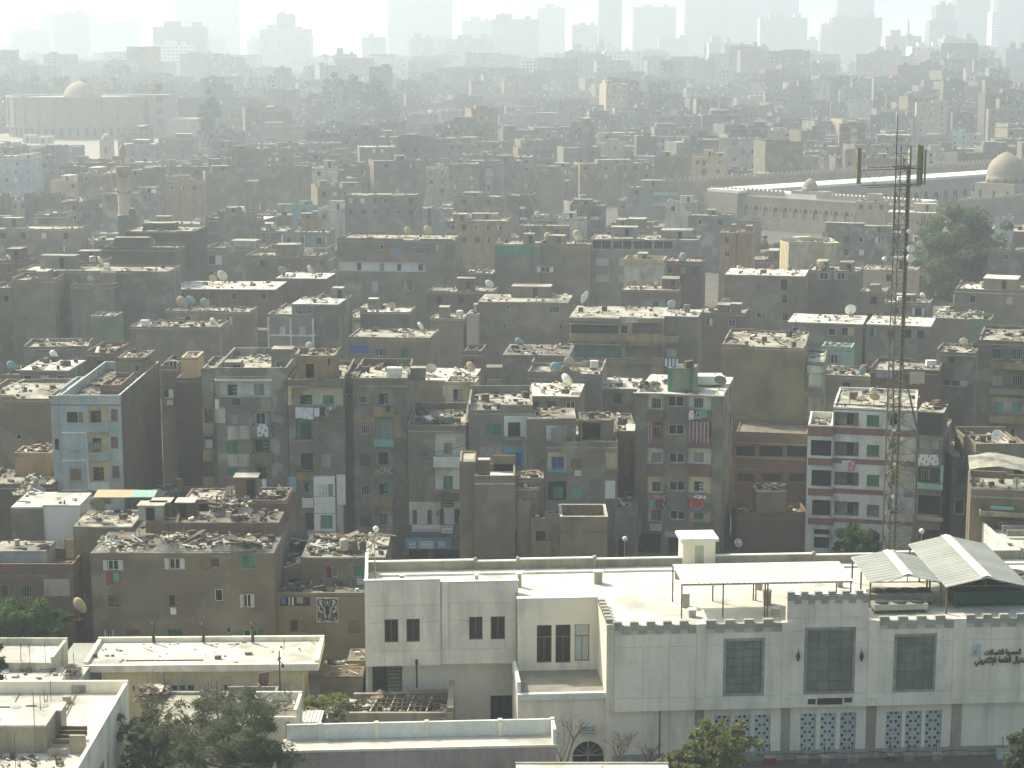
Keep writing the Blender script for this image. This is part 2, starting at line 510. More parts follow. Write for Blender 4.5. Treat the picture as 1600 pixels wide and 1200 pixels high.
 def sign(s, q, m, ink='letter_brown', rows=1, side='F', t=0.08, base=0.0):
  o = s.panel(q, m, side, t, 'sign_board', base)
  mb = MB(); r = s.r
  H = (q[3] - q[1]); W = q[2] - q[0]
  for k in range(rows):
   zc = q[1] + H * (0.30 + 0.5 * k / max(1, rows - 1) if rows > 1 else 0.5)
   hh = H * (0.16 if rows > 1 else 0.22)
   u = q[0] + W * .08
   while u < q[2] - W * .1:
    l = r.uniform(.05, .14) * W
    s.fbox(mb, side, u, base - t - .012, zc - hh * .3, min(u + l, q[2] - W * .06), base - t - .002, zc - hh * .3 + hh * .35)
    for _ in range(2):
     uu = u + r.random() * l * .8
     s.fbox(mb, side, uu, base - t - .013, zc - hh * .3 + .004, uu + .035, base - t - .0015, zc + hh * r.uniform(.2, .8))
    u += l + W * .03
  mb.build('lettering', ink, o)
  return o
 # ---- finish
 def build(s, hut=None, debris=True, topnoise=True, kind=None):
  w, d, z, par = s.w, s.d, s.z, s.par
  zr = z - par
  mb = MB()
  for side, L in (('F', w), ('R', d), ('L', d), ('B', w)):
   ear(mb, s.fr(side), L, s.g - 0.3, zr - 0.14, s.h[side], 0)
  # slab edge and roof
  mb.box(0, 0, zr - 0.14, w, d, zr, 1)
  # parapet in lengths, some of them broken down
  th = 0.2
  if par > 0.15:
   r = s.r
   def run(x0, y0, x1, y1, along):
    L = (x1 - x0) if along == 'x' else (y1 - y0)
    n = max(1, int(L / 3.2)) if topnoise else 1
    for i in range(n):
     a = L * i / n; b = L * (i + 1) / n
     q = r.random()
     h = par * (1 if q > s.rough_top else r.uniform(0.35, 0.85)) if topnoise else par
     if along == 'x': mb.box(x0 + a, y0, zr, x0 + b, y1, zr + h, 0)
     else: mb.box(x0, y0 + a, zr, x1, y0 + b, zr + h, 0)
   run(0, 0, w, th, 'x'); run(0, d - th, w, d, 'x')
   run(0, th, th, d - th, 'y'); run(w - th, th, w, d - th, 'y')
  # concrete bands and columns stand slightly proud
  for zb in s.bands:
   h = 0.14
   mb.box(-0.035, -0.035, zb - h, w + 0.035, d + 0.035, zb + h, 2)
  for u in s.cols:
   mb.box(u - .13, -0.03, s.g, u + .13, 0.1, zr - .15, 2)
  if hut:
   for (hx, hy, hw, hd, hh) in hut:
    mb.box(hx, hy, zr + .002, hx + hw, hy + hd, zr + hh, 0)
    ov = s.r.choice((-.02, .02, .1, .15)); mb.box(hx - ov, hy - ov, zr + hh, hx + hw + ov, hy + hd + ov, zr + hh + .1, 1)
    if hw > 1.2 and s.r.random() < .6:
     mb.box(hx + hw * .55, hy - .03, zr + .05, hx + hw * .55 + .75, hy + .02, zr + min(1.9, hh - .2), s.mi('dark_hole'))
  o = mb.build('wall', s.mats, s.root)
  if kind: s.root['kind'] = kind
  s.built = True
  if debris:
   n = int(debris * 1.3 if debris is not True else min(40, 10 + w * d / 8))
   m2 = MB(); r = s.r
   for _ in range(n):
    x, y = r.uniform(.4, w - .4), r.uniform(.4, d - .4)
    junk(m2, r, x, y, zr)
   m2.build('roof_clutter', ['rubble_pale', 'wood', 'rubble_dark', 'rust_metal', 'pane_pale', 'cloth_pale_blue'], s.root, kind='stuff')
  return s

def junk(mb, r, x, y, z, sc=1.0):
 q = r.random(); a = r.uniform(0, 6.28)
 sc *= r.choice((.45, .6, .8, 1.0))
 ca, sa = math.cos(a), math.sin(a)
 def O(lx, ly, lz, m, tilt=0.0):
  lx, ly, lz = lx * sc, ly * sc, lz * sc
  mb.obox((x, y, z + lz + .02 + abs(tilt) * lx), (ca * lx, sa * lx, tilt * lx), (-sa * ly, ca * ly, 0), (0, 0, lz), m)
 if q < .02:
  h_ = r.uniform(.6, 1.7); mb.bar((x, y, z), (x + r.uniform(-.1, .1), y, z + h_), .03, r.choice((3, 1, 2)), n=3)
 elif q < .42: O(r.uniform(.1, .3), r.uniform(.08, .25), r.uniform(.05, .16), r.choice((0, 0, 0, 2, 2)), r.uniform(-.4, .4))
 elif q < .76: O(r.uniform(.4, 1.3), r.uniform(.03, .12), r.uniform(.015, .05), r.choice((1, 1, 0, 3, 2)), r.uniform(-.3, .3))
 elif q < .84: O(r.uniform(.2, .6), r.uniform(.2, .45), r.uniform(.12, .4), r.choice((2, 3, 1, 2)), r.uniform(-.1, .1))
 elif q < .94: O(r.uniform(.3, .9), r.uniform(.25, .6), .02, r.choice((4, 0, 2, 3)), r.uniform(-.5, .5))
 else: O(r.uniform(.12, .3), r.uniform(.12, .3), r.uniform(.1, .3), r.choice((4, 3, 0, 2, 5)))

JUNKM = ['rubble_pale', 'wood', 'rubble_dark', 'rust_metal', 'pane_pale', 'cloth_pale_blue']
def rubble(label, pts, n, hmax, seed=0, name='rubble', sc=0.8, mats=None, mound=True):
 """heap over the world polygon's bounding box; pts: (x0, y0, x1, y1, z)"""
 r = random.Random(seed)
 x0, y0, x1, y1, z = pts
 mb = MB()
 hs = [(r.uniform(x0, x1), r.uniform(y0, y1), r.uniform(.5, 1)) for _ in range(3)]
 def H(x, y):
  if not mound: return 0
  v = 0
  for hx, hy, a in hs:
   e = ((x - hx) / max(1.5, (x1 - x0) * .28)) ** 2 + ((y - hy) / max(1.5, (y1 - y0) * .3)) ** 2
   v = max(v, a * math.exp(-e))
  return v * hmax
 if mound:
  nx = max(4, int((x1 - x0) / .6)); ny = max(4, int((y1 - y0) / .6))
  base = len(mb.v)
  for j in range(ny + 1):
   for i in range(nx + 1):
    x = x0 + (x1 - x0) * i / nx; y = y0 + (y1 - y0) * j / ny
    e = 0 if i in (0, nx) or j in (0, ny) else 1
    mb.v.append((x, y, z + .005 + e * (H(x, y) + r.uniform(0, .12))))
  for j in range(ny):
   for i in range(nx):
    a = base + j * (nx + 1) + i
    mb.f.append((a, a + 1, a + nx + 2, a + nx + 1)); mb.m.append(0)
 for _ in range(n // 14):
  x, y, a = r.uniform(x0 + .8, x1 - .8), r.uniform(y0 + .4, y1 - .4), r.uniform(-1, 1); l = r.uniform(.6, min(1.6, (x1 - x0) / 3)); wd = r.choice((.05, .08, .3, .5))
  mb.obox((x, y, z + H(x, y) + r.uniform(.05, .3)), (l * math.cos(a), l * math.sin(a), r.uniform(-.4, .4) * l), (-wd * math.sin(a), wd * math.cos(a), 0), (0, 0, .03), r.choice((0, 1, 1, 2, 3, 4)))
 for _ in range(int(n * 1.6)):
  x, y = r.uniform(x0, x1), r.uniform(y0, y1)
  ex = min((x - x0), (x1 - x)) ; ey = min(y - y0, y1 - y)
  if mound and r.random() > min(1, .35 + ex / 1.0) : continue
  junk(mb, r, x, y, z + H(x, y) * .95, sc * r.uniform(.5, 1))
 o = mb.build(name, mats or JUNKM, None, kind='stuff')
 return tag(o, label, 'rubble')

def from_px(label, T, x0, x1, ytop, z, depth, wall, **k):
 """house whose front roof edge runs from pixel (x0, ytop) to x1 with its top at height z"""
 a = T(x0, ytop); b = T(x1, ytop)
 P = atz(a[0], a[1], z)
 rot = k.pop('rot', 0.0)
 Q = None
 # walk along the front direction until the right end meets the pixel column
 dx, dy = math.cos(rot), math.sin(rot)
 tx = (b[0] - 800) / F
 # x + L dx = tx * depth(y + L dy, z)
 dz = z - CAM_Z
 dep0 = P[1] * CP - dz * SP
 L = (tx * dep0 - P[0]) / (dx - tx * dy * CP)
 return House(label, P[0], P[1], L, depth, z, wall, rot=rot, **k)

# ---------------------------------------------------------------- small things
def dish(label, P, dia, col, az=-35, el=35, mast=0.5, group='satellite dishes on the roofs'):
 root = empty('satellite_dish', P, rad(az), label, 'satellite dish', group)
 r = dia / 2
 E = rad(el)
 c = Vector((0, 0, mast + r * 0.75))
 ax = Vector((0, math.cos(E), math.sin(E))); u = Vector((1, 0, 0)); v = ax.cross(u)
 mb = MB(); n = 18; rings = [0.0, .35, .7, 1.0]
 i0 = len(mb.v)
 for side in (0, -.04):
  for q in rings:
   for k in range(n):
    t = 2 * math.pi * k / n
    p = c + u * (q * r * math.cos(t)) + v * (q * r * math.sin(t)) + ax * (r * .32 * (q * q - .35) + side)
    mb.v.append(tuple(p))
 m = len(rings)
 for sgn in (0, 1):
  o = i0 + sgn * m * n
  for a in range(m - 1):
   for k in range(n):
    f = (o + a * n + k, o + a * n + (k + 1) % n, o + (a + 1) * n + (k + 1) % n, o + (a + 1) * n + k)
    mb.f.append(f if sgn == 0 else f[::-1]); mb.m.append(0)
 o1 = i0 + (m - 1) * n; o2 = o1 + m * n
 for k in range(n):
  mb.f.append((o1 + k, o1 + (k + 1) % n, o2 + (k + 1) % n, o2 + k)); mb.m.append(0)
 mb.build('reflector', col, root, smooth=True)
 mb = MB(); mb.bar((0, 0, 0), (0, 0, mast + r * .75), .035, n=6)
 mb.bar((-.3, -.3, .02), (.3, .3, .02), .03); mb.bar((.3, -.3, .02), (-.3, .3, .02), .03)
 mb.build('mast', 'rust_metal', root)
 mb = MB(); fo = c + ax * r * .85
 mb.bar(c - v * r * .9, fo, .022); mb.bar(c + u * r * .85 + v * r * .3, fo, .014); mb.bar(c - u * r * .85 + v * r * .3, fo, .014)
 mb.build('feed_arm', 'grey_metal', root)
 mb = MB(); mb.bar(fo, fo - ax * .18, .06, n=6); mb.build('feed_horn', 'dish_cream', root)
 return root

def cloth(label, P, W, H, m, seed=0, rz=0.0, name='hanging_cloth', cat='laundry', group=None, second=None, stripes=0):
 """cloth hanging from its upper edge; P is the middle of that edge"""
 r = random.Random(seed)
 nx, nz = max(4, int(W / .18)), max(3, int(H / .25))
 mb = MB(); ph = r.uniform(0, 6)
 for j in range(nz + 1):
  for i in range(nx + 1):
   x = -W / 2 + W * i / nx; zz = -H * j / nz * (1 + .06 * math.sin(i * 1.3 + ph))
   y = .05 * math.sin(i * 1.1 + ph) * (j / nz) + .02 * math.sin(i * 2.3 + j)
   mb.v.append((x, y, zz))
 for j in range(nz):
  for i in range(nx):
   a = j * (nx + 1) + i
   mb.f.append((a, a + 1, a + nx + 2, a + nx + 1))
   mb.m.append(1 if (second and ((stripes and i % 2) or (not stripes and (i + j * 3) % 5 == 0))) else 0)
 o = mb.build(name, [m, second] if second else m)
 o.location = P; o.rotation_euler = (0, 0, rz)
 md = o.modifiers.new('thickness', 'SOLIDIFY'); md.thickness = .015
 return tag(o, label, cat, group)

def tank(label, P, r, h, m='grey_metal', square=False, group='rooftop water tanks'):
 root = empty('water_tank', P, 0, label, 'water tank', group)
 mb = MB()
 if square: mb.box(-r, -r * .7, .25, r, r * .7, .25 + h)
 else: mb.lathe((0, 0, .25), [(r * .95, 0), (r, .05), (r, h * .9), (r * .8, h), (.15, h + .05)], 14)
 mb.build('tank_body', m, root, smooth=False)
 for sx in (-.6, .6):
  mb = MB(); mb.box(sx * r - .08, -r * .6, 0, sx * r + .08, r * .6, .248); mb.build('stand', 'rust_metal', root)
 mb = MB(); mb.bar((r * .5, 0, .25 + h), (r * .5, 0, .25 + h + .3), .06, n=6); mb.build('inlet_pipe', 'rust_metal', root)
 return root

def tree(label, P, H, crown_r, crown_h, n, leaf='leaf_green', size=.3, clusters=40, seed=0, name='tree', feather=False, trunk_r=.25, cz=None, open_=.55):
 rs = np.random.RandomState(seed)
 root = empty(name, P, 0, label, 'tree')
 cz = H - crown_h / 2 if cz is None else cz
 cen = []
 while len(cen) < clusters:
  q = rs.uniform(-1, 1, 3)
  if (q ** 2).sum() < 1 and (q ** 2).sum() > .12: cen.append(q * (1 + .18 * rs.randn()))
 cen = np.array(cen) * np.array([crown_r, crown_r, crown_h / 2]) + np.array([0, 0, cz])
 csz = crown_r * rs.uniform(.16, .36, clusters) * open_ / .55
 idx = rs.randint(0, clusters, n)
 dirs = rs.randn(n, 3); dirs /= np.linalg.norm(dirs, axis=1)[:, None]
 rad_ = rs.uniform(.25, 1, n) ** .6
 p = cen[idx] + dirs * (csz[idx] * rad_)[:, None] * np.array([1, 1, .75])
 a = rs.randn(n, 3) + dirs * .4; a /= np.linalg.norm(a, axis=1)[:, None]
 if feather: a[:, 2] = a[:, 2] * .6 - .35
 b = np.cross(a, rs.randn(n, 3)); b /= np.linalg.norm(b, axis=1)[:, None]
 sl = size * rs.uniform(.6, 1.3, n)[:, None]; sw = sl * (.13 if feather else .42)
 v = np.stack([p - a * sl, p + b * sw, p + a * sl, p - b * sw], 1).reshape(-1, 3)
 me = bpy.data.meshes.new('crown')
 me.vertices.add(n * 4); me.loops.add(n * 4); me.polygons.add(n)
 me.vertices.foreach_set('co', v.astype(np.float32).ravel())
 me.loops.foreach_set('vertex_index', np.arange(n * 4, dtype=np.int32))
 me.polygons.foreach_set('loop_start', np.arange(0, n * 4, 4, dtype=np.int32))
 me.polygons.foreach_set('loop_total', np.full(n, 4, dtype=np.int32))
 me.update(); me.materials.append(MATS[leaf])
 o = bpy.data.objects.new('crown', me); COL.objects.link(o); o.parent = root
 mb = MB()
 mb.bar((0, 0, -.3), (0, 0, cz - crown_h * .25), trunk_r, r2=trunk_r * .7, n=7)
 mb.build('trunk', 'bark', root)
 mb = MB()
 for k in range(min(clusters, 18)):
  s0 = Vector((0, 0, cz - crown_h * rs.uniform(.25, .4)))
  mb.bar(s0, Vector(cen[k]), trunk_r * .45, r2=.03, n=5)
 mb.build('limb', 'bark', root)
 return root

def bare_tree(label, P, H, spread, seed, name='bare_tree'):
 r = random.Random(seed)
 root = empty(name, P, 0, label, 'tree')
 mb = MB(); tw = MB()
 def grow(p, d, L, rr, lev):
  q = p + d * L
  (mb if lev == 0 else tw).bar(p, q, rr, r2=rr * .65, n=5 if lev < 2 else 3)
  if lev >= 5: return
  for _ in range(r.choice((2, 3, 3) if lev < 3 else (2, 2, 3))):
   e = d + Vector((r.uniform(-1, 1) * spread, r.uniform(-1, 1) * spread, r.uniform(-.25, .5)))
   e.normalize()
   grow(q - d * L * r.uniform(0, .35), e, L * r.uniform(.6, .85), max(.012, rr * .58), lev + 1)
 grow(Vector((0, 0, -.2)), Vector((0.05, 0, 1)).normalized(), H * .33, .13, 0)
 mb.build('trunk', 'bark', root)
 tw.build('branch', 'bark', root)
 return root
# ================================================================ ground
def grid_ground():
 mb = MB()
 ys = [-50, 60, 120, 200, 300, 450, 600, 750, 850, 950, 1050, 1150, 1250, 1350, 1500, 1800, 2400, 3500, 5500, 8900]
 xs = [-3900, -2500, -1200, -700, -400, -250, -100, 0, 100, 200, 300, 450, 700, 1200, 2500, 3900]
 for y in ys:
  for x in xs: mb.v.append((x, y, gz(x, y)))
 n = len(xs)
 for j in range(len(ys) - 1):
  for i in range(n - 1):
   a = j * n + i; mb.f.append((a, a + 1, a + n + 1, a + n)); mb.m.append(0)
 return mb.build('ground', 'street', None, smooth=True, kind='structure')
tag(grid_ground(), 'dusty brown ground and streets between the houses', None)

# ================================================================ the long white battlemented building
P0 = at(955, 1113, 133.6)
T = House('long white office block with battlements, dark infilled windows and star lattice windows', P0[0], 133.6, 40, 17, 12, 'facade_white', rot=rad(4), name='office_building', cat='building', seed=3)
TR = T.root
def tu(px, py, k=0.0): return T.on('F', px, py, off=-k)
def trc(Tm, r, k=0.0): return T.rc(Tm, r, 'F', off=-k)
zl = tu(955, 1113)[1]                 # underside of the upper storey
zr = tu(955, 984)[1]                  # roof surface
zc0 = tu(957, 985)[1]; zc1 = tu(957, 974)[1]
uE = T.w
LK = 0.6                              # the lower storey stands back

# ---- upper front: backing wall, cladding panels, infilled windows
wins = [trc(ID, r) for r in ((1131, 998, 1193, 1086), (1258, 981, 1334, 1083), (1398, 991, 1460, 1080))]
uc0, uc1 = tu(1230, 950)[0], tu(1358, 950)[0]
zct = tu(1290, 930)[1]
mb = MB()
hs = [(a, b, c, d, 0.22, 2) for a, b, c, d in wins]
ear(mb, T.fr('F'), uE, zl, zr, hs, 0)
mb.quad((0, 0, zl), (0, LK, zl), (uE, LK, zl), (uE, 0, zl), 0)
mb.quad((0, 17, 0), (0, 0, 0 + zl), (0, 0, zr), (0, 17, zr), 0)
mb.quad((uE, 0, 0), (uE, 17, 0), (uE, 17, zr), (uE, 0, zr), 0)
mb.box(uc0, 0.003, zr - .05, uc1, .45, zct, 0)
mb.build('wall', ['facade_joint', 'roof_white', 'infill_rim'], TR)

def cut(rects, hole):
 out = []
 for (a, b, c, d) in rects:
  e, f, g, h = hole
  if g <= a or e >= c or h <= b or f >= d: out.append((a, b, c, d)); continue
  if e > a: out.append((a, b, e, d))
  if g < c: out.append((g, b, c, d))
  if f > b: out.append((max(a, e), b, min(c, g), f))
  if h < d: out.append((max(a, e), h, min(c, g), d))
 return [q for q in out if q[2] - q[0] > .09 and q[3] - q[1] > .09]
pil = [trc(ID, (x0, 976, x1, 1090)) for x0, x1 in ((1089, 1100), (1223, 1234), (1357.5, 1369), (1491, 1503))]
def clad(k, us, zs, holes, thick=0.035, gap=0.014, m='facade_white'):
 rnd = random.Random(11)
 for i in range(len(us) - 1):
  for j in range(len(zs) - 1):
   for (a, b, c, d) in [q for q in [(us[i], zs[j], us[i + 1], zs[j + 1])]]:
    rs_ = [(a, b, c, d)]
    for h in holes: rs_ = cut(rs_, h)
    for q in rs_:
     mb = MB()
     mb.box(q[0] + gap, k - thick - rnd.uniform(0, .006), q[1] + gap, q[2] - gap, k - .004, q[3] - gap)
     mb.build('cladding_panel', m, TR)
xs_j = [960, 1004, 1046, 1094, 1140, 1182, 1228, 1262, 1296, 1330, 1363, 1410, 1450, 1497, 1545, 1592, 1640, 1690]
us = [0.22] + [tu(x, 1050)[0] for x in xs_j[1:]]
clad(0, us, [zl + .01, tu(955, 1092)[1], tu(955, 1012)[1], zr - .42], wins + pil)
usc = [uc0, (uc0 * 2 + uc1) / 3, (uc0 + 2 * uc1) / 3, uc1]
clad(0.003, usc, [zr - .4, tu(1290, 965)[1], zct - .3], wins)
for q in pil:
 mb = MB(); mb.box(q[0], -.13, q[1], q[2], -.002, q[3] - .1); mb.build('pilaster', 'facade_white', TR)

# ---- battlements
def battle(u0, u1, z, k=0.0, pitch=1.33):
 n = max(2, round((u1 - u0) / pitch)); p = (u1 - u0) / n
 mb = MB(); mb.box(u0, k - .10, z - .34, u1, k + .28, z - .0, 0); mb.build('coping', 'crenel_grey', TR)
 for i in range(n):
  mb = MB(); mb.box(u0 + p * i, k - .10, z + .001, u0 + p * i + p * .52, k + .28, z + .30); mb.build('merlon', 'crenel_grey', TR)
  mb = MB(); mb.box(u0 + p * (i + .50), k - .09, z - .62, u0 + p * (i + 1.0), k - .04, z - .342); mb.build('corbel', 'crenel_grey', TR)
zb = zr + .28
for a, b in ((0.1, pil[0][0] - .05), (pil[0][2] + .05, pil[1][0] - .05), (pil[2][2] + .05, pil[3][0] - .05), (pil[3][2] + .05, uE)):
 battle(a, b, zb)
battle(uc0, uc1, zct, pitch=1.0)
for q in pil:
 mb = MB(); mb.box(q[0] - .05, -.14, q[3] - .6, q[2] + .05, .28, zb + .05); mb.build('pilaster_cap', 'facade_white', TR)

# ---- infilled windows: frame and a grid of panels
for (a, b, c, d) in wins:
 mb = MB(); t = .2
 mb.box(a, -.06, b, c, .02, b + t); mb.box(a, -.06, d - t, c, .02, d)
 mb.box(a, -.06, b + t, a + t, .02, d - t); mb.box(c - t, -.06, b + t, c, .02, d - t)
 wo = mb.build('infilled_window', 'infill_rim', TR)
 nx, nz = 4, 6
 for i in range(nx):
  for j in range(nz):
   mb = MB()
   W = (c - a - 2 * t) / nx; H = (d - b - 2 * t) / nz
   mb.box(a + t + i * W + .012, .08 + R.uniform(0, .015), b + t + j * H + .012, a + t + (i + 1) * W - .012, .2, b + t + (j + 1) * H - .012)
   mb.build('infill_panel', 'infill_grey', wo)
# ---- wall lanterns, vent slots
for px in (1246.5, 1345.5):
 u, z = tu(px, 1024)
 mb = MB()
 mb.lathe((u, -.2, z), [(.02, .6), (.05, .3), (.14, .12), (.16, -.05), (.09, -.3), (.03, -.42)][::-1], 8)
 lo = mb.build('wall_lantern', 'dark_metal', TR)
 mb = MB(); mb.bar((u, -.04, z + .15), (u, -.2, z + .3), .03); mb.build('bracket', 'dark_metal', lo)
for r in ((1262, 1092, 1274, 1100), (1277, 1091, 1316, 1100), (1319, 1090, 1331, 1097)):
 q = trc(ID, r); mb = MB(); mb.box(q[0], -.06, q[1], q[2], -.004, q[3])
 mo = mb.build('vent_box', 'dark_hole', TR)
 mb = MB()
 for i in range(4):
  zz = q[1] + (q[3] - q[1]) * (i + .3) / 4
  mb.box(q[0] + .02, -.085, zz, q[2] - .02, -.062, zz + .03)
 mb.build('vent_slat', 'dark_metal', mo)

# ---- lower storey
zg = 0.0
lat = []
for x0, x1, y0, y1 in ((1116, 1139.5, 1118, 1175), (1147.5, 1171, 1117, 1175), (1179, 1202, 1116.5, 1175), (1250.5, 1273, 1115, 1173), (1282, 1304, 1114, 1173), (1313, 1335.5, 1113.5, 1172), (1384.5, 1407, 1111.5, 1170), (1415, 1438, 1110.5, 1169), (1446, 1469, 1110, 1168.5)):
 lat.append(T.rc(ID, (x0, y0, x1, y1), 'F', off=-LK))
lat = [(q[0], lat[4][1], q[2], lat[4][3]) for q in lat]
mb = MB()
frL = lambda u, k, z: (u, k + LK, z)
ear(mb, frL, uE, -.3, zl - .003, [(a, b, c, d, .25, 1) for a, b, c, d in lat], 0)
mb.build('lower_wall', ['facade_joint', 'dark_hole'], TR)
cols_px = ((1086.5, 1098), (1221, 1232.5), (1354, 1366), (1487, 1499))
cl = [T.rc(ID, (a, 1115, b, 1190), 'F', off=-LK) for a, b in cols_px]
usl = [0.1, tu(1004, 1150, LK)[0], tu(1046, 1150, LK)[0]]
for i, q in enumerate(cl):
 usl += [q[0], q[2]]
 if i < 3: usl += [(q[2] + cl[i + 1][0]) / 2]
usl += [cl[3][2] + 2, cl[3][2] + 4, cl[3][2] + 6, cl[3][2] + 9]
colr = [(q[0] - .01, -1, q[2] + .01, 9) for q in cl]
clad(LK, usl, [0.75, lat[0][1] - .05, zl - .02], lat + colr)
for q in cl:
 mb = MB(); mb.box(q[0], LK - .12, 0, q[2], LK - .002, zl - .004); mb.build('column', 'trim_brown', TR)
mb = MB(); mb.box(0, LK - .08, 0, uE, LK - .003, .74); mb.build('plinth', 'infill_rim', TR)
# lattice of hexagonal stars
def lattice(q):
 a, b, c, d = q
 W, H = c - a, d - b
 mb = MB(); k = LK + .07
 rows = 9; rh = H / rows
 for j in range(rows):
  z0 = b + rh * j; z1 = z0 + rh; zc = (z0 + z1) / 2
  xs_ = (.17, .83) if j % 2 else (.34, .66)
  r = .105 * W
  edges = [0]
  cells = []
  for x in xs_:
   cells.append((x * W - .15 * W, x * W + .15 * W))
  cur = 0
  for (e, f) in cells:
   if e > cur: mb.quad((a + cur, k, z0), (a + e, k, z0), (a + e, k, z1), (a + cur, k, z1))
   cur = f
   cx = a + (e + f) / 2
   oc = [(a + e, z0), (cx, z0), (a + f, z0), (a + f, zc), (a + f, z1), (cx, z1), (a + e, z1), (a + e, zc)]
   ic = []
   for (ox, oz) in oc:
    dx, dz = ox - cx, oz - zc; L = math.hypot(dx, dz)
    ic.append((cx + dx / L * r, zc + dz / L * r))
   for i in range(8):
    n = (i + 1) % 8
    mb.quad((oc[i][0], k, oc[i][1]), (oc[n][0], k, oc[n][1]), (ic[n][0], k, ic[n][1]), (ic[i][0], k, ic[i][1]))
    mb.quad((ic[i][0], k, ic[i][1]), (ic[n][0], k, ic[n][1]), (ic[n][0], k + .06, ic[n][1]), (ic[i][0], k + .06, ic[i][1]))
  if cur < W: mb.quad((a + cur, k, z0), (c, k, z0), (c, k, z1), (a + cur, k, z1))
  # raised ribs of the star pattern
  for (x0, x1) in ((.17, .34), (.83, .66), (.34, .66)):
   mb.bar((a + x0 * W, k - .012, z0 if x0 != .34 else zc), (a + x1 * W, k - .012, z1 if x0 != .34 else zc), .012)
   mb.bar((a + x0 * W, k - .012, z1), (a + x1 * W, k - .012, z0), .012)
 o = mb.build('lattice_screen', 'lattice_blue', TR)
 m2 = MB(); t = .04
 m2.box(a - t, LK - .05, b - t, c + t, LK - .002, b); m2.box(a - t, LK - .05, d, c + t, LK - .002, d + t)
 m2.box(a - t, LK - .05, b, a, LK - .002, d); m2.box(c, LK - .05, b, c + t, LK - .002, d)
 m2.build('frame', 'facade_white', o)
for q in lat: lattice(q)
# cable strung along the lower wall and conduits
mb = MB(); prev = None
for i in range(46):
 px = 1180 + i * 9.5
 u, z = tu(px, 1178 - (px - 1180) * .018 + 1.5 * math.sin(i * .9), LK)
 p = (u, LK - .14, z)
 if prev: mb.bar(prev, p, .022)
 prev = p
mb.build('wall_cable', 'dark_metal', TR)
# ---- name lettering on the wall, in Arabic, with the plaque beside it
FORMS = {'ا': (0xFE8D, 0xFE8E), 'إ': (0xFE87, 0xFE88), 'ة': (0xFE93, 0xFE94), 'ت': (0xFE95, 0xFE96, 0xFE97, 0xFE98), 'ر': (0xFEAD, 0xFEAE), 'س': (0xFEB1, 0xFEB2, 0xFEB3, 0xFEB4), 'ص': (0xFEB9, 0xFEBA, 0xFEBB, 0xFEBC), 'ع': (0xFEC9, 0xFECA, 0xFECB, 0xFECC), 'ق': (0xFED5, 0xFED6, 0xFED7, 0xFED8), 'ك': (0xFED9, 0xFEDA, 0xFEDB, 0xFEDC), 'ل': (0xFEDD, 0xFEDE, 0xFEDF, 0xFEE0), 'م': (0xFEE1, 0xFEE2, 0xFEE3, 0xFEE4), 'ن': (0xFEE5, 0xFEE6, 0xFEE7, 0xFEE8), 'و': (0xFEED, 0xFEEE), 'ي': (0xFEF1, 0xFEF2, 0xFEF3, 0xFEF4), 'X': (0xFEFB, 0xFEFC), 'Y': (0xFEF9, 0xFEFA)}
def shape(s):
 s = s.replace('لا', 'X').replace('لإ', 'Y')
 out = []
 for i, ch in enumerate(s):
  if ch == ' ': out.append(' '); continue
  f = FORMS[ch]
  pj = i > 0 and s[i - 1] != ' ' and len(FORMS[s[i - 1]]) == 4
  nj = len(f) == 4 and i < len(s) - 1 and s[i + 1] != ' '
  out.append(chr(f[3] if pj and nj else f[1] if pj else f[2] if nj else f[0]))
 return ''.join(out[::-1])
def lettering(s, q, name='name_lettering'):
 c = bpy.data.curves.new(name, 'FONT'); c.body = shape(s); c.size = 1; c.extrude = .06; c.offset = 0.012; c.resolution_u = 2
 c.materials.append(MATS['letter_brown'])
 o = bpy.data.objects.new(name, c); COL.objects.link(o); o.parent = TR
 bpy.context.view_layer.update()
 bb = [Vector(v) for v in o.bound_box]
 x0, x1 = min(v.x for v in bb), max(v.x for v in bb); y0, y1 = min(v.y for v in bb), max(v.y for v in bb)
 sx = (q[2] - q[0]) / (x1 - x0); sy = (q[3] - q[1]) / (y1 - y0)
 o.rotation_euler = (math.pi / 2, 0, 0); o.scale = (sx, sy, 1)
 me = bpy.data.meshes.new_from_object(o.evaluated_get(bpy.context.evaluated_depsgraph_get()))
 n = bpy.data.objects.new(name, me); COL.objects.link(n); n.parent = TR; n['kind'] = 'stuff'
 n.rotation_euler = o.rotation_euler; n.scale = o.scale; n.location = (q[0] - x0 * sx, -.1, q[1] - y0 * sy)
 bpy.data.objects.remove(o)
lettering('المصرية للاتصالات', trc(ID, (1538, 1014, 1594, 1024)))
lettering('سنترال القلعة الإلكتروني', trc(ID, (1523, 1026, 1606, 1039)))
q = trc(ID, (1519, 1006, 1531.5, 1025)); mb = MB(); mb.box(q[0], -.12, q[1], q[2], -.04, q[3])
po = mb.build('plaque', 'lattice_blue', TR)
mb = MB(); cu, cz_ = (q[0] + q[2]) / 2, (q[1] + q[3]) / 2 - .12
pts = [(cu - .16 + .16 * math.cos(t) * 1, cz_ + .13 * math.sin(t)) for t in [0.3 + 2 * math.pi * .8 * i / 12 for i in range(13)]]
for a, b in zip(pts, pts[1:]): mb.bar((a[0] + .12, -.13, a[1]), (b[0] + .12, -.13, b[1]), .025)
mb.build('emblem', 'letter_brown', po)
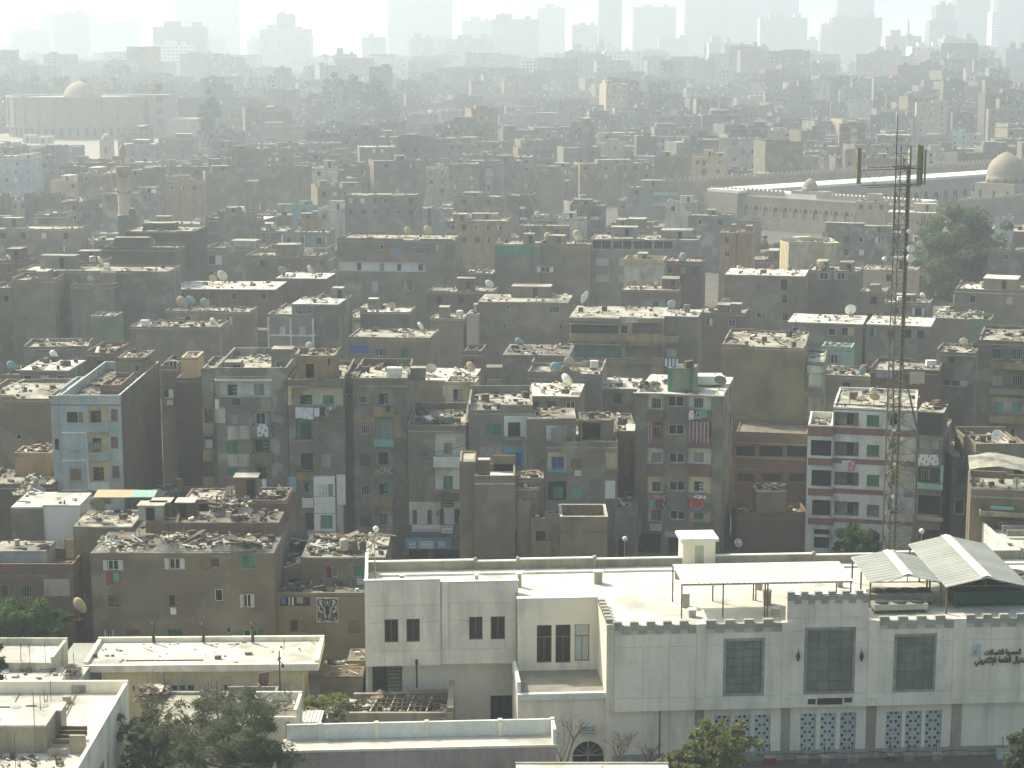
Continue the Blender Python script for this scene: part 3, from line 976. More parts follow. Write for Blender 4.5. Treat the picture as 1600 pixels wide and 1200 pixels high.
# ---- boxes along the foot of the wall
for x0, y0, x1, y1, m, lab in ((1196, 1185, 1213, 1200, 'cloth_maroon', 'dark red metal box at the foot of the white wall'), (1246, 1186, 1262, 1200, 'trim_brown', 'brown cabinet with pipe at the foot of the white wall'), (1284, 1187, 1296, 1195, 'concrete', 'small pale box right of the brown cabinet by the white wall'), (1325, 1184, 1342, 1196, 'trim_brown', 'brown cabinet under the middle lattice windows'), (1388, 1184, 1398, 1194, 'dark_metal', 'small black box at the foot of the white wall'), (1414, 1183, 1428, 1192, 'concrete', 'small pale box under the right lattice windows'), (1458, 1183, 1472, 1191, 'concrete', 'pale box right of the last lattice window'), (1560, 1174, 1578, 1200, 'pane_pale', 'pale booth with dark awning beside the right tree')):
 qa = T.rc(ID, (x0, y0, x1, y1), 'F', off=.5)
 e = empty('utility_cabinet', T.lw((qa[0], -.5, 0)), T.rot, lab, 'cabinet', 'cabinets along the white wall')
 W = qa[2] - qa[0]; top = max(qa[3], .5)
 mb = MB(); mb.box(0, 0, 0, W, .45, top); mb.build('cabinet_body', m, e)
 mb = MB(); mb.box(-.04, -.05, top, W + .04, .5, top + .06); mb.build('lid', 'crenel_grey', e)
 mb = MB(); mb.bar((W / 2, .4, top + .06), (W / 2, .5, top + 1.0), .03, n=6); mb.build('pipe', 'dark_metal', e)

# ---- roof slab (L-shaped) and far parapet
kT = 6.3                                 # back wall of the terrace
uB0, uB1 = tu(817, 1084, .8)[0], -0.35   # terrace bay
kW = 7.5                                 # left wing front
uW0 = tu(570, 960, kW)[0]; uW1 = tu(810, 960, kW)[0]
mb = MB()
mb.box(0, .29, zr - .3, uE, 17.6, zr)
mb.box(uW0 + .3, kW + .3, zr - .3, -.002, 17.6, zr)
mb.build('roof', 'roof_white', TR)
mb = MB(); mb.box(uW0, 17.2, -.3, uE, 17.9, zr - .31); mb.build('rear_wall', 'trim_brown', TR)
mb = MB(); mb.box(uW0 + 1.2, 15.6, zr + .001, uE, 15.8, zr + .16); mb.build('roof_curb', 'clean_white', TR)
zfp = zr + 0.75
segs = [uW0]
for px in (745, 812, 932, 1115, 1275, 1400, 1600): segs.append(tu(px, 880, 17)[0])
segs.append(uE)
for i in range(len(segs) - 1):
 mb = MB(); mb.box(segs[i], 17.35, zr + .001, segs[i + 1] - .25, 17.6, zfp - (.12 if i % 2 else 0)); mb.build('rear_parapet', 'trim_brown', TR)
 mb = MB(); mb.box(segs[i], 17.28, zfp - (.12 if i % 2 else 0) + .001, segs[i + 1] - .25, 17.66, zfp + .1 - (.12 if i % 2 else 0)); mb.build('parapet_coping', 'clean_white', TR)
 mb = MB(); mb.box(segs[i + 1] - .245, 17.25, zr, segs[i + 1] - .005, 17.7, zfp + .2); mb.build('parapet_post', 'trim_brown', TR)
# side parapet at the left end
mb = MB(); mb.box(uW0, kW + .3, zr - .3, uW0 + .25, 17.3, zfp + .9); mb.build('side_parapet', 'facade_white', TR)

# ---- left wing
zwt0 = tu(600, 907, kW)[1]; zwb = tu(690, 1039, kW)[1]
uWm = tu(688.5, 960, kW)[0]
ww = [T.rc(Z2, r, 'F', off=-kW) for r in ((345, 480, 407, 580), (443, 478, 503, 578), (723, 472, 783, 571), (820, 470, 883, 570))]
mb = MB()
frW = lambda u, k, z: (u + uW0, k + kW, z)
ear(mb, frW, uWm - uW0, zwb, zwt0, [(a - uW0, b, c - uW0, d, .3, 1) for a, b, c, d in ww[:2]], 0)
frW2 = lambda u, k, z: (u + uWm, k + kW + .18, z)
zw2 = zwt0 - .28
ear(mb, frW2, uW1 - uWm, zwb, zw2, [(a - uWm, b, c - uWm, d, .3, 1) for a, b, c, d in ww[2:]], 0)
mb.quad((uWm, kW, zwb), (uWm, kW + .18, zwb), (uWm, kW + .18, zwt0), (uWm, kW, zwt0), 0)
mb.quad((uW0, kW + .6, zwb), (uW0, kW, zwb), (uW0, kW, zwt0), (uW0, kW + .6, zwt0), 0)
mb.quad((uW1, kW + .18, zwb), (uW1, kW + 3, zwb), (uW1, kW + 3, zw2), (uW1, kW + .18, zw2), 0)
mb.quad((uW0, kW, zwb), (uW0, kW + 1.2, zwb), (uW1, kW + 1.2, zwb), (uW1, kW, zwb), 0)
mb.quad((uW0, kW + .3, zr - .2), (uWm, kW + .3, zr - .2), (uWm, kW + .3, zwt0), (uW0, kW + .3, zwt0), 0)
mb.quad((uWm, kW + .4, zr - .2), (uW1, kW + .4, zr - .2), (uW1, kW + .4, zw2), (uWm, kW + .4, zw2), 0)
mb.box(uW0, kW + .6, 0, uW0 + .2, 17.2, zr - .31, 0)
mb.build('wing_wall', ['facade_joint', 'dark_hole'], TR)
uw = [uW0 + .02] + [tu(x, 960, kW)[0] for x in (600, 630, 659)] + [uWm]
zw_ = [zwb, tu(600, 1018, kW)[1], tu(600, 973, kW)[1], tu(600, 946, kW)[1], zwt0 - .05]
clad(kW, uw, zw_, ww)
uw2 = [uWm + .02, tu(702, 960, kW)[0], tu(750, 960, kW)[0], uW1]
clad(kW + .18, uw2, [zwb, zw_[1], zw_[2], zw_[3], zw2 - .05], ww)
mb = MB(); mb.box(uW0 - .05, kW - .06, zwt0 - .04, uWm, kW + .34, zwt0 + .05); mb.box(uWm + .002, kW + .1, zw2 - .04, uW1 + .04, kW + .46, zw2 + .05); mb.build('wing_coping', 'clean_white', TR)
q = T.rc(ID, (690, 912, 700, 1007), 'F', off=-kW); mb = MB(); mb.box(q[0], kW - .02, q[1], q[2], kW + .176, q[3]); mb.build('pilaster', 'facade_white', TR)
for i, (a, b, c, d) in enumerate(ww):
 k = kW + (.18 if i > 1 else 0)
 mb = MB(); t = .06
 mb.box(a, k + .1, b, c, k + .18, b + t); mb.box(a, k + .1, d - t, c, k + .18, d); mb.box(a, k + .1, b + t, a + t, k + .18, d - t); mb.box(c - t, k + .1, b + t, c, k + .18, d - t)
 mb.box((a + c) / 2 - .03, k + .11, b + t, (a + c) / 2 + .03, k + .17, d - t)
 wo = mb.build('window', 'brown_shutter', TR)
 for s0, s1 in ((a + t, (a + c) / 2 - .03), ((a + c) / 2 + .03, c - t)):
  mb = MB(); mb.box(s0, k + .13, b + t, s1, k + .145, d - t); mb.build('pane', 'dark_glass', wo)
# drain pipe and end strip
mb = MB(); a = tu(807, 925, kW - .2); b = tu(808, 1120, kW - .2)
mb.bar((a[0], kW - .1, a[1]), (a[0], kW - .1, b[1]), .06, n=6); mb.build('drain_pipe', 'crenel_grey', TR)
mb = MB(); mb.box(uW1 + .02, kW - .9, .1, uW1 + .3, kW + .17, zr + .55); mb.build('end_strip', 'clean_white', TR)
# lower wall of the wing with the stair opening and the dark gate
kL = kW + 1.2
dq = T.rc(Z2, (290, 685, 425, 800), 'F', off=-kL); gq = T.rc(Z2, (818, 820, 915, 932), 'F', off=-kL)
mb = MB(); frK = lambda u, k, z: (u + uW0, k + kL, z)
ear(mb, frK, uW1 - uW0, -.3, zwb + .01, [(dq[0] - uW0, dq[1], dq[2] - uW0, min(dq[3], zwb - .05), 2.2, 1), (gq[0] - uW0, gq[1], gq[2] - uW0, gq[3], .2, 1)], 0)
mb.build('lower_wing_wall', ['facade_white', 'infill_grey'], TR)
mb = MB()
n = 9
for i in range(n):
 z0 = dq[1] + (dq[3] - dq[1]) * i / n
 mb.box((dq[0] + dq[2]) / 2, kL + .25 + .18 * i, z0, dq[2] - .03, kL + .25 + .18 * (i + 1), z0 + (dq[3] - dq[1]) / n * .9)
mb.build('stairs', 'trim_brown', TR)
mb = MB(); mb.box(gq[0] + .03, kL + .05, gq[1], (gq[0] + gq[2]) / 2 - .02, kL + .1, gq[3] - .05); mb.box((gq[0] + gq[2]) / 2 + .02, kL + .05, gq[1], gq[2] - .03, kL + .1, gq[3] - .05)
mb.build('gate', 'dark_hole', TR)

# ---- terrace bay
zt = tu(880, 1084, .8)[1]
zbt = tu(880, 935, kT)[1]
dq = [T.rc(G8, r, 'F', off=-kT) for r in ((315, 308, 407, 540), (432, 305, 525, 540), (552, 302, 642, 528))]
mb = MB()
frT = lambda u, k, z: (u + uB0, k + kT, z)
ear(mb, frT, uB1 - uB0, zt - .2, zbt, [(a - uB0, b, c - uB0, d, .25, 1) for a, b, c, d in dq], 0)
mb.box(uB0, kT + .3, zr, uB1, kT + .55, zbt, 0)
mb.build('terrace_back_wall', ['facade_white', 'dark_hole'], TR)
mb = MB(); mb.box(uB0 - .05, kT - .05, zbt, uB1, kT + .6, zbt + .07); mb.build('terrace_coping', 'clean_white', TR)
for i, (a, b, c, d) in enumerate(dq):
 mb = MB(); t = .06; k = kT + .08
 mb.box(a, k, b, c, k + .08, b + t); mb.box(a, k, d - t, c, k + .08, d); mb.box(a, k, b + t, a + t, k + .08, d - t); mb.box(c - t, k, b + t, c, k + .08, d - t)
 zm = b + (d - b) * .68
 mb.box(a + t, k, zm - .04, c - t, k + .08, zm + .04); mb.box((a + c) / 2 - .03, k + .005, b + t, (a + c) / 2 + .03, k + .075, zm - .04)
 wo = mb.build('door_frame', 'brown_shutter', TR)
 mb = MB(); mb.box(a + t, k + .03, zm + .04, c - t, k + .045, d - t); mb.build('top_pane', 'pane_pale' if i == 2 else 'dark_glass', wo)
 for s0, s1 in ((a + t, (a + c) / 2 - .03), ((a + c) / 2 + .03, c - t)):
  mb = MB(); mb.box(s0, k + .03, b + t, s1, k + .045, zm - .04); mb.build('pane', 'pane_pale' if i == 2 else 'dark_glass', wo)
mb = MB(); mb.box(uB0 - .4, .9, zt - .35, uB1, kT - .002, zt); mb.build('terrace_floor', 'concrete', TR)
mb = MB(); mb.box(uB0 - .42, .5, zt - .36, uB1 + .05, .9, zt + .12); mb.build('terrace_edge', 'clean_white', TR)
mb = MB(); mb.box(uB0 - .42, .91, zt + .001, uB0 - .15, kT - .3, zt + .95); mb.build('terrace_side_parapet', 'clean_white', TR)
aq = T.rc(G8, (540, 1035, 732, 1200), 'F', off=-.8)
aq = (aq[0], 0.0, aq[2], aq[3])
# front wall below the terrace with an arched doorway
mb = MB(); u0, u1 = uB0 - .4, uB1 + .02
cx, rw = (aq[0] + aq[2]) / 2, (aq[2] - aq[0]) / 2
zs_ = aq[3] - rw
arc = [(cx + rw * math.cos(t), zs_ + rw * math.sin(t)) for t in [math.pi * i / 14 for i in range(15)]]
mb.quad((u0, .8, -.3), (cx - rw, .8, -.3), (cx - rw, .8, zs_), (u0, .8, zs_)); mb.quad((cx + rw, .8, -.3), (u1, .8, -.3), (u1, .8, zs_), (cx + rw, .8, zs_))
ztop = zt - .36
left = [p for p in arc if p[0] <= cx + 1e-6]; right = [p for p in arc if p[0] >= cx - 1e-6]
for a, b in zip(arc, arc[1:]):
 mb.quad((b[0], .8, b[1]), (a[0], .8, a[1]), (a[0], .8, ztop), (b[0], .8, ztop))
 mb.quad((a[0], .8, a[1]), (b[0], .8, b[1]), (b[0], 1.3, b[1]), (a[0], 1.3, a[1]))
mb.quad((u0, .8, zs_), (cx - rw, .8, zs_), (cx - rw, .8, ztop), (u0, .8, ztop)); mb.quad((cx + rw, .8, zs_), (u1, .8, zs_), (u1, .8, ztop), (cx + rw, .8, ztop))
mb.quad((u0, 6, -.3), (u0, .8, -.3), (u0, .8, ztop), (u0, 6, ztop))
mb.box(u0, 1.3, -.3, u1, 1.4, zs_ + rw + .3, 1)
mb.build('entrance_wall', ['facade_white', 'dark_hole'], TR)
mb = MB(); mb.box(cx - .05, .95, 0, cx + .05, 1.02, zs_ + rw - .05)
for t in (.5, 1.05, 2.1, 2.65): mb.bar((cx, 1, zs_), (cx + rw * math.cos(t), 1, zs_ + rw * math.sin(t)), .03)
mb.box(cx - rw, .96, zs_ - .05, cx + rw, 1.01, zs_ + .05)
mb.build('door_bars', 'grey_metal', TR)
T.sign(T.rc(G8, (585, 935, 680, 1000), 'F', off=-.75), 'lattice_blue', 'mid_glass', rows=3, base=.75, t=.06)
# corner pillar and the side wall of the main block
mb = MB(); mb.box(-.36, .3, zl, .19, kT, zr + .3); mb.box(-.34, .5, -.3, .18, kT - .2, zl - .003); mb.build('corner_pillar', 'facade_white', TR)
for i in range(7):
 mb = MB(); mb.box(-.38, .6 + i * .85, zr + .302, .18, 1.05 + i * .85, zr + .62); mb.build('merlon', 'crenel_grey', TR)

# ---- things standing on that roof
def block(px, py, wpx, hpx, label='square roof vent'):
 p = T.wl(atz(px, py, zr)); s = 20.0
 W, H = wpx / s, hpx / s
 mb = MB(); mb.box(p[0] - W / 2, p[1], zr + .001, p[0] + W / 2, p[1] + W * .9, zr + H); o = mb.build('roof_vent', 'crenel_grey', TR)
 mb = MB(); mb.box(p[0] - W / 2 - .05, p[1] - .05, zr + H, p[0] + W / 2 + .05, p[1] + W * .9 + .05, zr + H + .08); mb.build('cap', 'clean_white', o)
for a in ((628, 905, 7, 5), (745, 909, 6, 10), (812, 918, 6, 22), (935, 913, 13, 20), (1058, 905, 7, 14), (1072, 950, 11, 22), (1082, 965, 11, 11), (1187, 922, 9, 13), (1199, 946, 12, 22), (1213, 964, 12, 13), (1313, 918, 8, 12)): block(*a)
# stair hut
a = T.wl(atz(1092, 884, zr)); W = 2.75
mb = MB(); mb.box(a[0] - W / 2, a[1], zr + .001, a[0] + W / 2, a[1] + 2.4, zr + 2.15, 0); mb.box(a[0] - W / 2 - .25, a[1] - .25, zr + 2.15, a[0] + W / 2 + .25, a[1] + 2.7, zr + 2.4, 1)
ho = mb.build('stair_hut', ['facade_white', 'clean_white'], TR)
mb = MB(); mb.box(a[0] - .35, a[1] - .03, zr + .02, a[0] + .4, a[1] - .003, zr + 1.75); mb.build('door', 'pale_plaster', ho)
# metal sheet canopy
root = empty('metal_canopy', T.lw(T.wl(atz(1064, 967, zr))), T.rot, 'long white corrugated metal canopy on thin posts over the white roof', 'canopy')
L = T.wl(atz(1331, 962, zr))[0] - T.wl(atz(1064, 967, zr))[0]; zz = 2.75
n = 30
for i in range(n):
 mb = MB(); x0 = L * i / n; x1 = L * (i + 1) / n
 mb.quad((x0 + .06, 0, zz), (x1 + .07, 0, zz - .005), (x1 + .07, 4.6, zz + .275), (x0 + .06, 4.6, zz + .28))
 mb.quad((x1 - .02, 0, zz - .04), (x0 + .06, 0, zz - .04), (x0 + .06, 4.6, zz + .24), (x1 - .02, 4.6, zz + .24))
 mb.quad((x0 - .02, 0, zz + .07), (x0 + .06, 0, zz), (x0 + .06, 4.6, zz + .28), (x0 - .02, 4.6, zz + .35))
 mb.quad((x0 + .06, 0, zz - .04), (x0 - .02, 0, zz + .03), (x0 - .02, 0, zz + .07), (x0 + .06, 0, zz))
 mb.build('sheet_panel', 'sheet_white', root)
mb = MB(); mb.box(0, 0.05, zz - .16, L, .15, zz - .05); mb.box(0, 4.45, zz + .08, L, 4.55, zz + .2); mb.build('beam', 'grey_metal', root)
for x in (.05, L * .245, L * .49, L * .505, L - .1):
 for y in (.1, 4.5):
  mb = MB(); mb.box(x - .05, y - .05, 0, x + .05, y + .05, zz - .05 + (.1 if y > 1 else -.08)); mb.build('post', 'rust_metal', root)

def gable(label, fl, rf, fr_, depth, ze, rise, group):
 a = atz(fl[0], fl[1], ze); c = atz(fr_[0], fr_[1], ze)
 root = empty('gabled_canopy', (a[0], a[1], 0), T.rot * .3, label, 'canopy', group)
 W = c[0] - a[0]; xr = W * .5 if rf is None else (atz(rf[0], rf[1], ze + rise)[0] - a[0])
 n = int(depth / .62)
 for s0, s1, z0, z1 in ((0, xr, ze, ze + rise), (xr, W, ze + rise, ze)):
  for i in range(n):
   y0 = depth * i / n; y1 = depth * (i + 1) / n
   mb = MB()
   mb.quad((s0, y0, z0), (s1, y0, z1), (s1, y1 + .03, z1 - .004), (s0, y1 + .03, z0 - .004))
   mb.quad((s0, y1 - .04, z0), (s1, y1 - .04, z1), (s1, y1, z1 + .03), (s0, y1, z0 + .03))
   mb.quad((s0, y1, z0 - .04), (s1, y1, z1 - .04), (s1, y0, z1 - .04), (s0, y0, z0 - .04))
   mb.quad((s0, y0, z0 - .04), (s1, y0, z1 - .04), (s1, y0, z1), (s0, y0, z0))
   mb.build('sheet_panel', 'sheet_metal', root)
 mb = MB(); mb.quad((xr - .42, -.06, ze + rise - .02), (xr, -.06, ze + rise + .09), (xr, depth + .05, ze + rise + .09), (xr - .42, depth + .05, ze + rise - .02))
 mb.quad((xr, -.06, ze + rise + .09), (xr + .42, -.06, ze + rise - .02), (xr + .42, depth + .05, ze + rise - .02), (xr, depth + .05, ze + rise + .09))
 mb.build('ridge_cap', 'sheet_white', root)
 mb = MB()
 for (x0, z0, x1, z1) in ((0, ze, xr, ze + rise), (xr, ze + rise, W, ze)):
  mb.bar((x0, -.03, z0 - .06), (x1, -.03, z1 - .06), .06)
 mb.bar((0.05, 0, ze - .05), (0.05, depth, ze - .05), .05); mb.bar((W - .05, 0, ze - .05), (W - .05, depth, ze - .05), .05)
 mb.build('edge_beam', 'clean_white', root)
 mb = MB()
 for i in range(5):
  y = depth * (i + .1) / 4.4
  mb.bar((.1, y, ze - .08), (W - .1, y, ze - .08), .05); mb.bar((xr, y, ze - .08), (xr, y, ze + rise - .1), .04); mb.bar((xr * .5, y, ze - .08), (xr, y, ze + rise - .1), .03)
 mb.build('truss', 'rust_metal', root)
 for x in (.12, W - .12):
  for i in range(3):
   y = .15 + (depth - .3) * i / 2
   mb = MB(); mb.box(x - .06, y - .06, zr, x + .06, y + .06, ze - .06); mb.build('post', 'rust_metal', root)
 return root
gable('smaller gabled metal canopy with white ridge on the battlemented roof', (1358.5, 909), (1417.5, 896), (1472, 906), 7.2, zr + 2.1, .55, 'gabled metal canopies on the white building')
gable('larger gabled metal canopy with white ridge, nearest the right edge', (1478, 916), (1544, 903), (1606, 912), 12.5, zr + 2.25, .75, 'gabled metal canopies on the white building')
# machines under the canopies
def machine(px, py, L, W, H, label, m, fans):
 p = atz(px, py, zr)
 e = empty('cooling_unit', (p[0], p[1], zr), T.rot, label, 'cooling unit', 'cooling units under the canopies')
 mb = MB(); mb.box(0, 0, .3, L, W, H); mb.build('casing', m, e)
 mb = MB()
 for x in (.1, L / 2, L - .25): mb.box(x, .05, 0, x + .15, W - .05, .299)
 mb.build('skid', 'rust_metal', e)
 for i in range(fans):
  mb = MB(); mb.lathe((L * (i + .5) / fans, W / 2, H), [(min(W, L / fans) * .42, 0), (min(W, L / fans) * .42, .14), (min(W, L / fans) * .34, .16)], 14); fo = mb.build('fan_shroud', 'dark_metal', e)
machine(1360, 948, 5.0, 1.5, 1.0, 'long pale cooling unit with four dark fans under the smaller canopy', 'concrete', 4)
machine(1366, 960, 4.2, 1.2, .75, 'low pale cooling unit in front of the longer one', 'sheet_metal', 3)
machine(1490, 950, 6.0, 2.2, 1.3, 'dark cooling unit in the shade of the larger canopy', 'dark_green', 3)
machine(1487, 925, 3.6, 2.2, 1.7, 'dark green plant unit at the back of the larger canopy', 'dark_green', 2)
machine(1560, 928, 3.0, 2.0, 1.4, 'grey machine half hidden under the right end of the larger canopy', 'grey_metal', 1)
# slim lamp at the left end and spotlight pole
def globe_lamp(label, P, H, two=False, group='globe lamps'):
 e = empty('street_lamp', P, 0, label, 'street lamp', group)
 mb = MB(); mb.bar((0, 0, 0), (0, 0, H), .06, r2=.045, n=6); mb.build('pole', 'grey_metal', e)
 mb = MB(); mb.lathe((0.12 if two else 0, 0, H), [(.08, 0), (.21, .11), (.26, .26), (.21, .41), (.06, .5)], 12); mb.build('globe', 'clean_white', e, smooth=True)
 if two:
  mb = MB(); mb.lathe((-.32, 0, H - .35), [(.06, 0), (.15, .1), (.15, .25), (.05, .33)], 10); mb.build('small_globe', 'clean_white', e, smooth=True)
  mb = MB(); mb.bar((0, 0, H - .1), (-.32, 0, H - .3), .03); mb.build('arm', 'grey_metal', e)
 return e
p = atz(586, 905, zr); globe_lamp('globe lamp with a second small globe above the left end of the white building', p, 4.0, True)
# ================================================================ foreground, left
def slab_building(label, fl, fr_, bl, z, wall, fascia, overhang, fh, par, name='house', g0=0.0, back_par=True, roofm='roof_white', right_only=False):
 """low building whose roof corners are read from pixels: front-left, front-right, back-left"""
 a = atz(fl[0], fl[1], z); b = atz(fr_[0], fr_[1], z); c = atz(bl[0], bl[1], z)
 rot = math.atan2(b[1] - a[1], b[0] - a[0])
 h = House(label, a[0], a[1], math.hypot(b[0] - a[0], b[1] - a[1]), c[1] - a[1], z, wall, rot=rot, roof=roofm, name=name, cat='building' if name != 'house' else 'house')
 return h

def plain_roof(h, par=.3, th=.25, wallm=None, inset=(0, 0, 0, 0), fh=.7, fascia='facade_white', front_low=True, debris=0):
 """flat roof with a smooth parapet all round, on walls set back by inset (front, right, back, left)"""
 w, d, z = h.w, h.d, h.z
 f, r_, b, l = inset
 mb = MB()
 if any(inset):
  fr = lambda u, k, zz: (u + l, k + f, zz)
  ear(mb, fr, w - l - r_, -.3, z - fh, h.h['F'], 0)
  mb.quad((w - r_, f, -.3), (w - r_, d - b, -.3), (w - r_, d - b, z - fh), (w - r_, f, z - fh)); mb.quad((l, d - b, -.3), (l, f, -.3), (l, f, z - fh), (l, d - b, z - fh))
  mb.quad((w - r_, d - b, -.3), (l, d - b, -.3), (l, d - b, z - fh), (w - r_, d - b, z - fh))
 else:
  for s_, L in (('F', w), ('R', d), ('L', d), ('B', w)): ear(mb, h.fr(s_), L, -.3, z - fh, h.h[s_], 0)
 h.mats[0] = h.wall
 mb.build('wall', h.mats, h.root)
 mb = MB(); zr_ = z - par
 mb.box(0, 0, z - fh + .001, w, d, zr_, 1)
 fo = MB()
 mb.build('roof', [fascia, h.roofm], h.root)
 pz = z - (.12 if front_low else 0)
 mb = MB(); mb.box(-.03, -.03, z - fh - .02, w + .03, th, (zr_ + .06) if front_low else z); mb.box(-.03, d - th, z - fh - .02, w + .03, d + .03, z + .1)
 mb.box(-.03, th + .001, z - fh - .02, th, d - th - .001, z); mb.box(w - th, th + .001, z - fh - .02, w + .03, d - th - .001, z)
 mb.build('parapet', fascia, h.root)
 if debris:
  mb = MB()
  for _ in range(debris): junk(mb, h.r, h.r.uniform(.5, w - .5), h.r.uniform(.5, d - .5), zr_, .5)
  mb.build('roof_clutter', JUNKM, h.root, kind='stuff')

# cream hall with the wide overhanging roof
h = slab_building('low cream hall under a wide white overhanging flat roof', (130, 1036), (497, 1033), (167, 997), 6.2, 'cream_wall', 'facade_white', 1, .7, .3)
ins = (1.0, 1.3, .5, 1.2)
def sub(q, f=1.0, l=1.2): return (q[0] - l, q[1], q[2] - l, q[3])
for r in ((411, 425, 462, 470), (468, 425, 520, 470), (527, 425, 585, 470), (795, 420, 850, 470), (120, 425, 150, 470), (160, 425, 218, 470)):
 q = h.rc(D2, r, 'F', off=-1.0); qq = sub(q)
 h.hole(qq, .15, 'dark_hole')
 mb = MB(); a, b, c, d = q; k = 1.04; t = .06
 mb.box(a, k, b, c, k + .08, b + t); mb.box(a, k, d - t, c, k + .08, d); mb.box(a, k, b + t, a + t, k + .08, d - t); mb.box(c - t, k, b + t, c, k + .08, d - t)
 o = mb.build('window', 'white_frame', h.root); mb = MB(); mb.box(a + t, k + .03, b + t, c - t, k + .05, d - t); mb.build('pane', 'mid_glass', o)
plain_roof(h, .28, .3, inset=ins, fh=.75, fascia='facade_white', debris=46)
for px in (252, 326, 415):
 u = h.on('F', px, 1060, off=-1.0)[0]
 mb = MB(); mb.box(u - .2, .85, 0, u + .2, .999, 6.2 - .78); mb.build('pier', 'cream_wall', h.root)
for px0, px1 in ((250, 265), (430, 452)):
 q = h.rc(ID, (px0, 1066, px1, 1085), 'F', off=-1)
 mb = MB()
 for i in range(7):
  u = q[0] + (q[2] - q[0]) * i / 6; mb.box(u - .015, .93, q[1], u + .015, .96, q[3])
 mb.build('window_bars', 'crenel_grey', h.root)
mb = MB(); mb.box(3.1, 1.2, 5.93, 9.2, 1.27, 6.0); mb.build('roof_batten', 'wood', h.root)
CREAM = h
p = h.on('F', 438, 1085, 1.5)
e = empty('lamp_post', h.lw((p[0], -1.6, 0)), 0, 'thin dark lamp post standing before the cream hall', 'lamp post')
mb = MB(); mb.bar((0, 0, 0), (0, 0, 7.6), .07, r2=.05, n=6); mb.build('pole', 'dark_metal', e)
mb = MB(); mb.bar((0, 0, 6.7), (.3, 0, 6.5), .05); mb.bar((.25, 0, 6.5), (.25, 0, 6.25), .1, n=6); mb.bar((-.1, 0, 7.0), (.12, 0, 7.0), .08); mb.build('lamp_head', 'dark_metal', e)

# grey canopy slab between the two roofs
a = atz(86, 1044, 4.7); b = atz(134, 1047, 4.7)
e = empty('canopy_slab', (a[0], a[1], 0), 0, 'grey flat canopy slab linking the cream hall with the house on its left', 'canopy')
mb = MB(); mb.box(0, 0, 4.5, b[0] - a[0] + 1.5, 6.5, 4.7); mb.build('slab', 'sheet_metal', e)
for x in (.2, 2.2):
 mb = MB(); mb.box(x, .3, 0, x + .2, .5, 4.499); mb.build('post', 'concrete', e)

# house with white roof at the far left
h = slab_building('pale house with a white roof below the green bush at the left edge', (-60, 1028), (82, 1028), (-40, 998), 7.0, 'pale_plaster', 'pale_plaster', 0, .7, .4)
h.hole((3.2, 1.5, 4.3, 3.2), .2); h.win(h.rc(ID, (48, 1050, 60, 1068)), 'pane', frame='wood')
plain_roof(h, .45, .22, fh=.9, fascia='pale_plaster', debris=10)
mb = MB()
for px in (32, 46, 70):
 p = h.wl(atz(px, 1028, 7.0)); mb.bar((p[0], .15, 6.6), (p[0], .15, 8.2), .025); 
mb.build('rebar', 'rust_metal', h.root)
# little roofs before it
hh = House('low shed with a grey sheet roof at the left edge, before the white roofed house', *atz(-40, 1046, 4.2)[:2], w=4.2, d=3, z=4.2, wall='grey_plaster', roof='sheet_metal', par=.05)
hh.hole((2.6, 1.2, 3.4, 3)); hh.build(debris=8)
hh = House('low flat roofed block behind the bottom left white roof', *atz(-60, 1063, 6.0)[:2], w=9.0, d=3.6, z=6.0, wall='pale_plaster', roof='roof_white', par=.1)
hh.hole((6, 2, 7, 4)); hh.build(debris=14)
rubble('broken boards and stones piled left of the grey canopy slab', (*atz(96, 1062, 6.02)[:2], atz(122, 1058, 6.02)[0], atz(100, 1055, 6.02)[1] + 1, 6.0), 60, .5, 5)

# bottom left white roof
zF = 10.0
br = atz(203, 1066, zF)
h = House('large white flat roof with rebar and a concrete roof box, bottom left corner', br[0] - 16, br[1] - 17, 16, 17, zF, 'facade_white', roof='roof_white', name='house', rot=rad(0.6))
for r, m in (((872, 900, 948, 1110), 'pink_plaster'), ((835, 1050, 862, 1180), 'curtain')):
 pass
for y0, y1, m in ((2.0, 4.4, 'pink_plaster'), (5.6, 8.4, 'pink_plaster'), (9.4, 9.9, 'curtain')):
 h.hole((y0, 4.5, y1, 7.6), .18, m, 'R')
plain_roof(h, .75, .22, fh=1.15, fascia='facade_white', front_low=False, debris=0)
mb = MB()
zq = zF - .75
b0 = h.wl(atz(0, 1152, zq)); 
def L(px, py, z): return h.wl(atz(px, py, z))
c0 = L(73, 1177, zq); c1 = L(84, 1150, zq + 1.9)
bx1 = c0[0]; by0 = c0[1]; H_ = 1.9
mb.box(bx1 - 6, by0, zq + .001, bx1, by0 + 2.6, zq + H_ - .12, 0); mb.box(bx1 - 6.05, by0 - .05, zq + H_ - .12, bx1 + .05, by0 + 2.65, zq + H_, 1)
mb.box(bx1 - 6, by0 + 2.7, zq + .001, bx1 + .35, by0 + 4.2, zq + H_ - .12, 0); mb.box(bx1 - 6, by0 + 2.66, zq + H_ - .12, bx1 + .4, by0 + 4.25, zq + H_ + .002, 1)
mb.build('roof_box', ['trim_brown', 'roof_white'], h.root)
for dx, dy in ((-3.4, .9), (-2.7, 3.3), (-1.0, 3.5)):
 mb = MB(); mb.lathe((bx1 + dx, by0 + dy, zq + H_ + .004), [(.34, 0), (.34, .03), (.2, .035)], 14); mb.build('hatch', 'crenel_grey', h.root)
 mb = MB(); mb.box(bx1 + dx - 1.1, by0 + dy - .12, zq + H_ + .004, bx1 + dx - .4, by0 + dy + .12, zq + H_ + .02); mb.build('hatch_slot', 'dark_hole', h.root)
mb = MB()
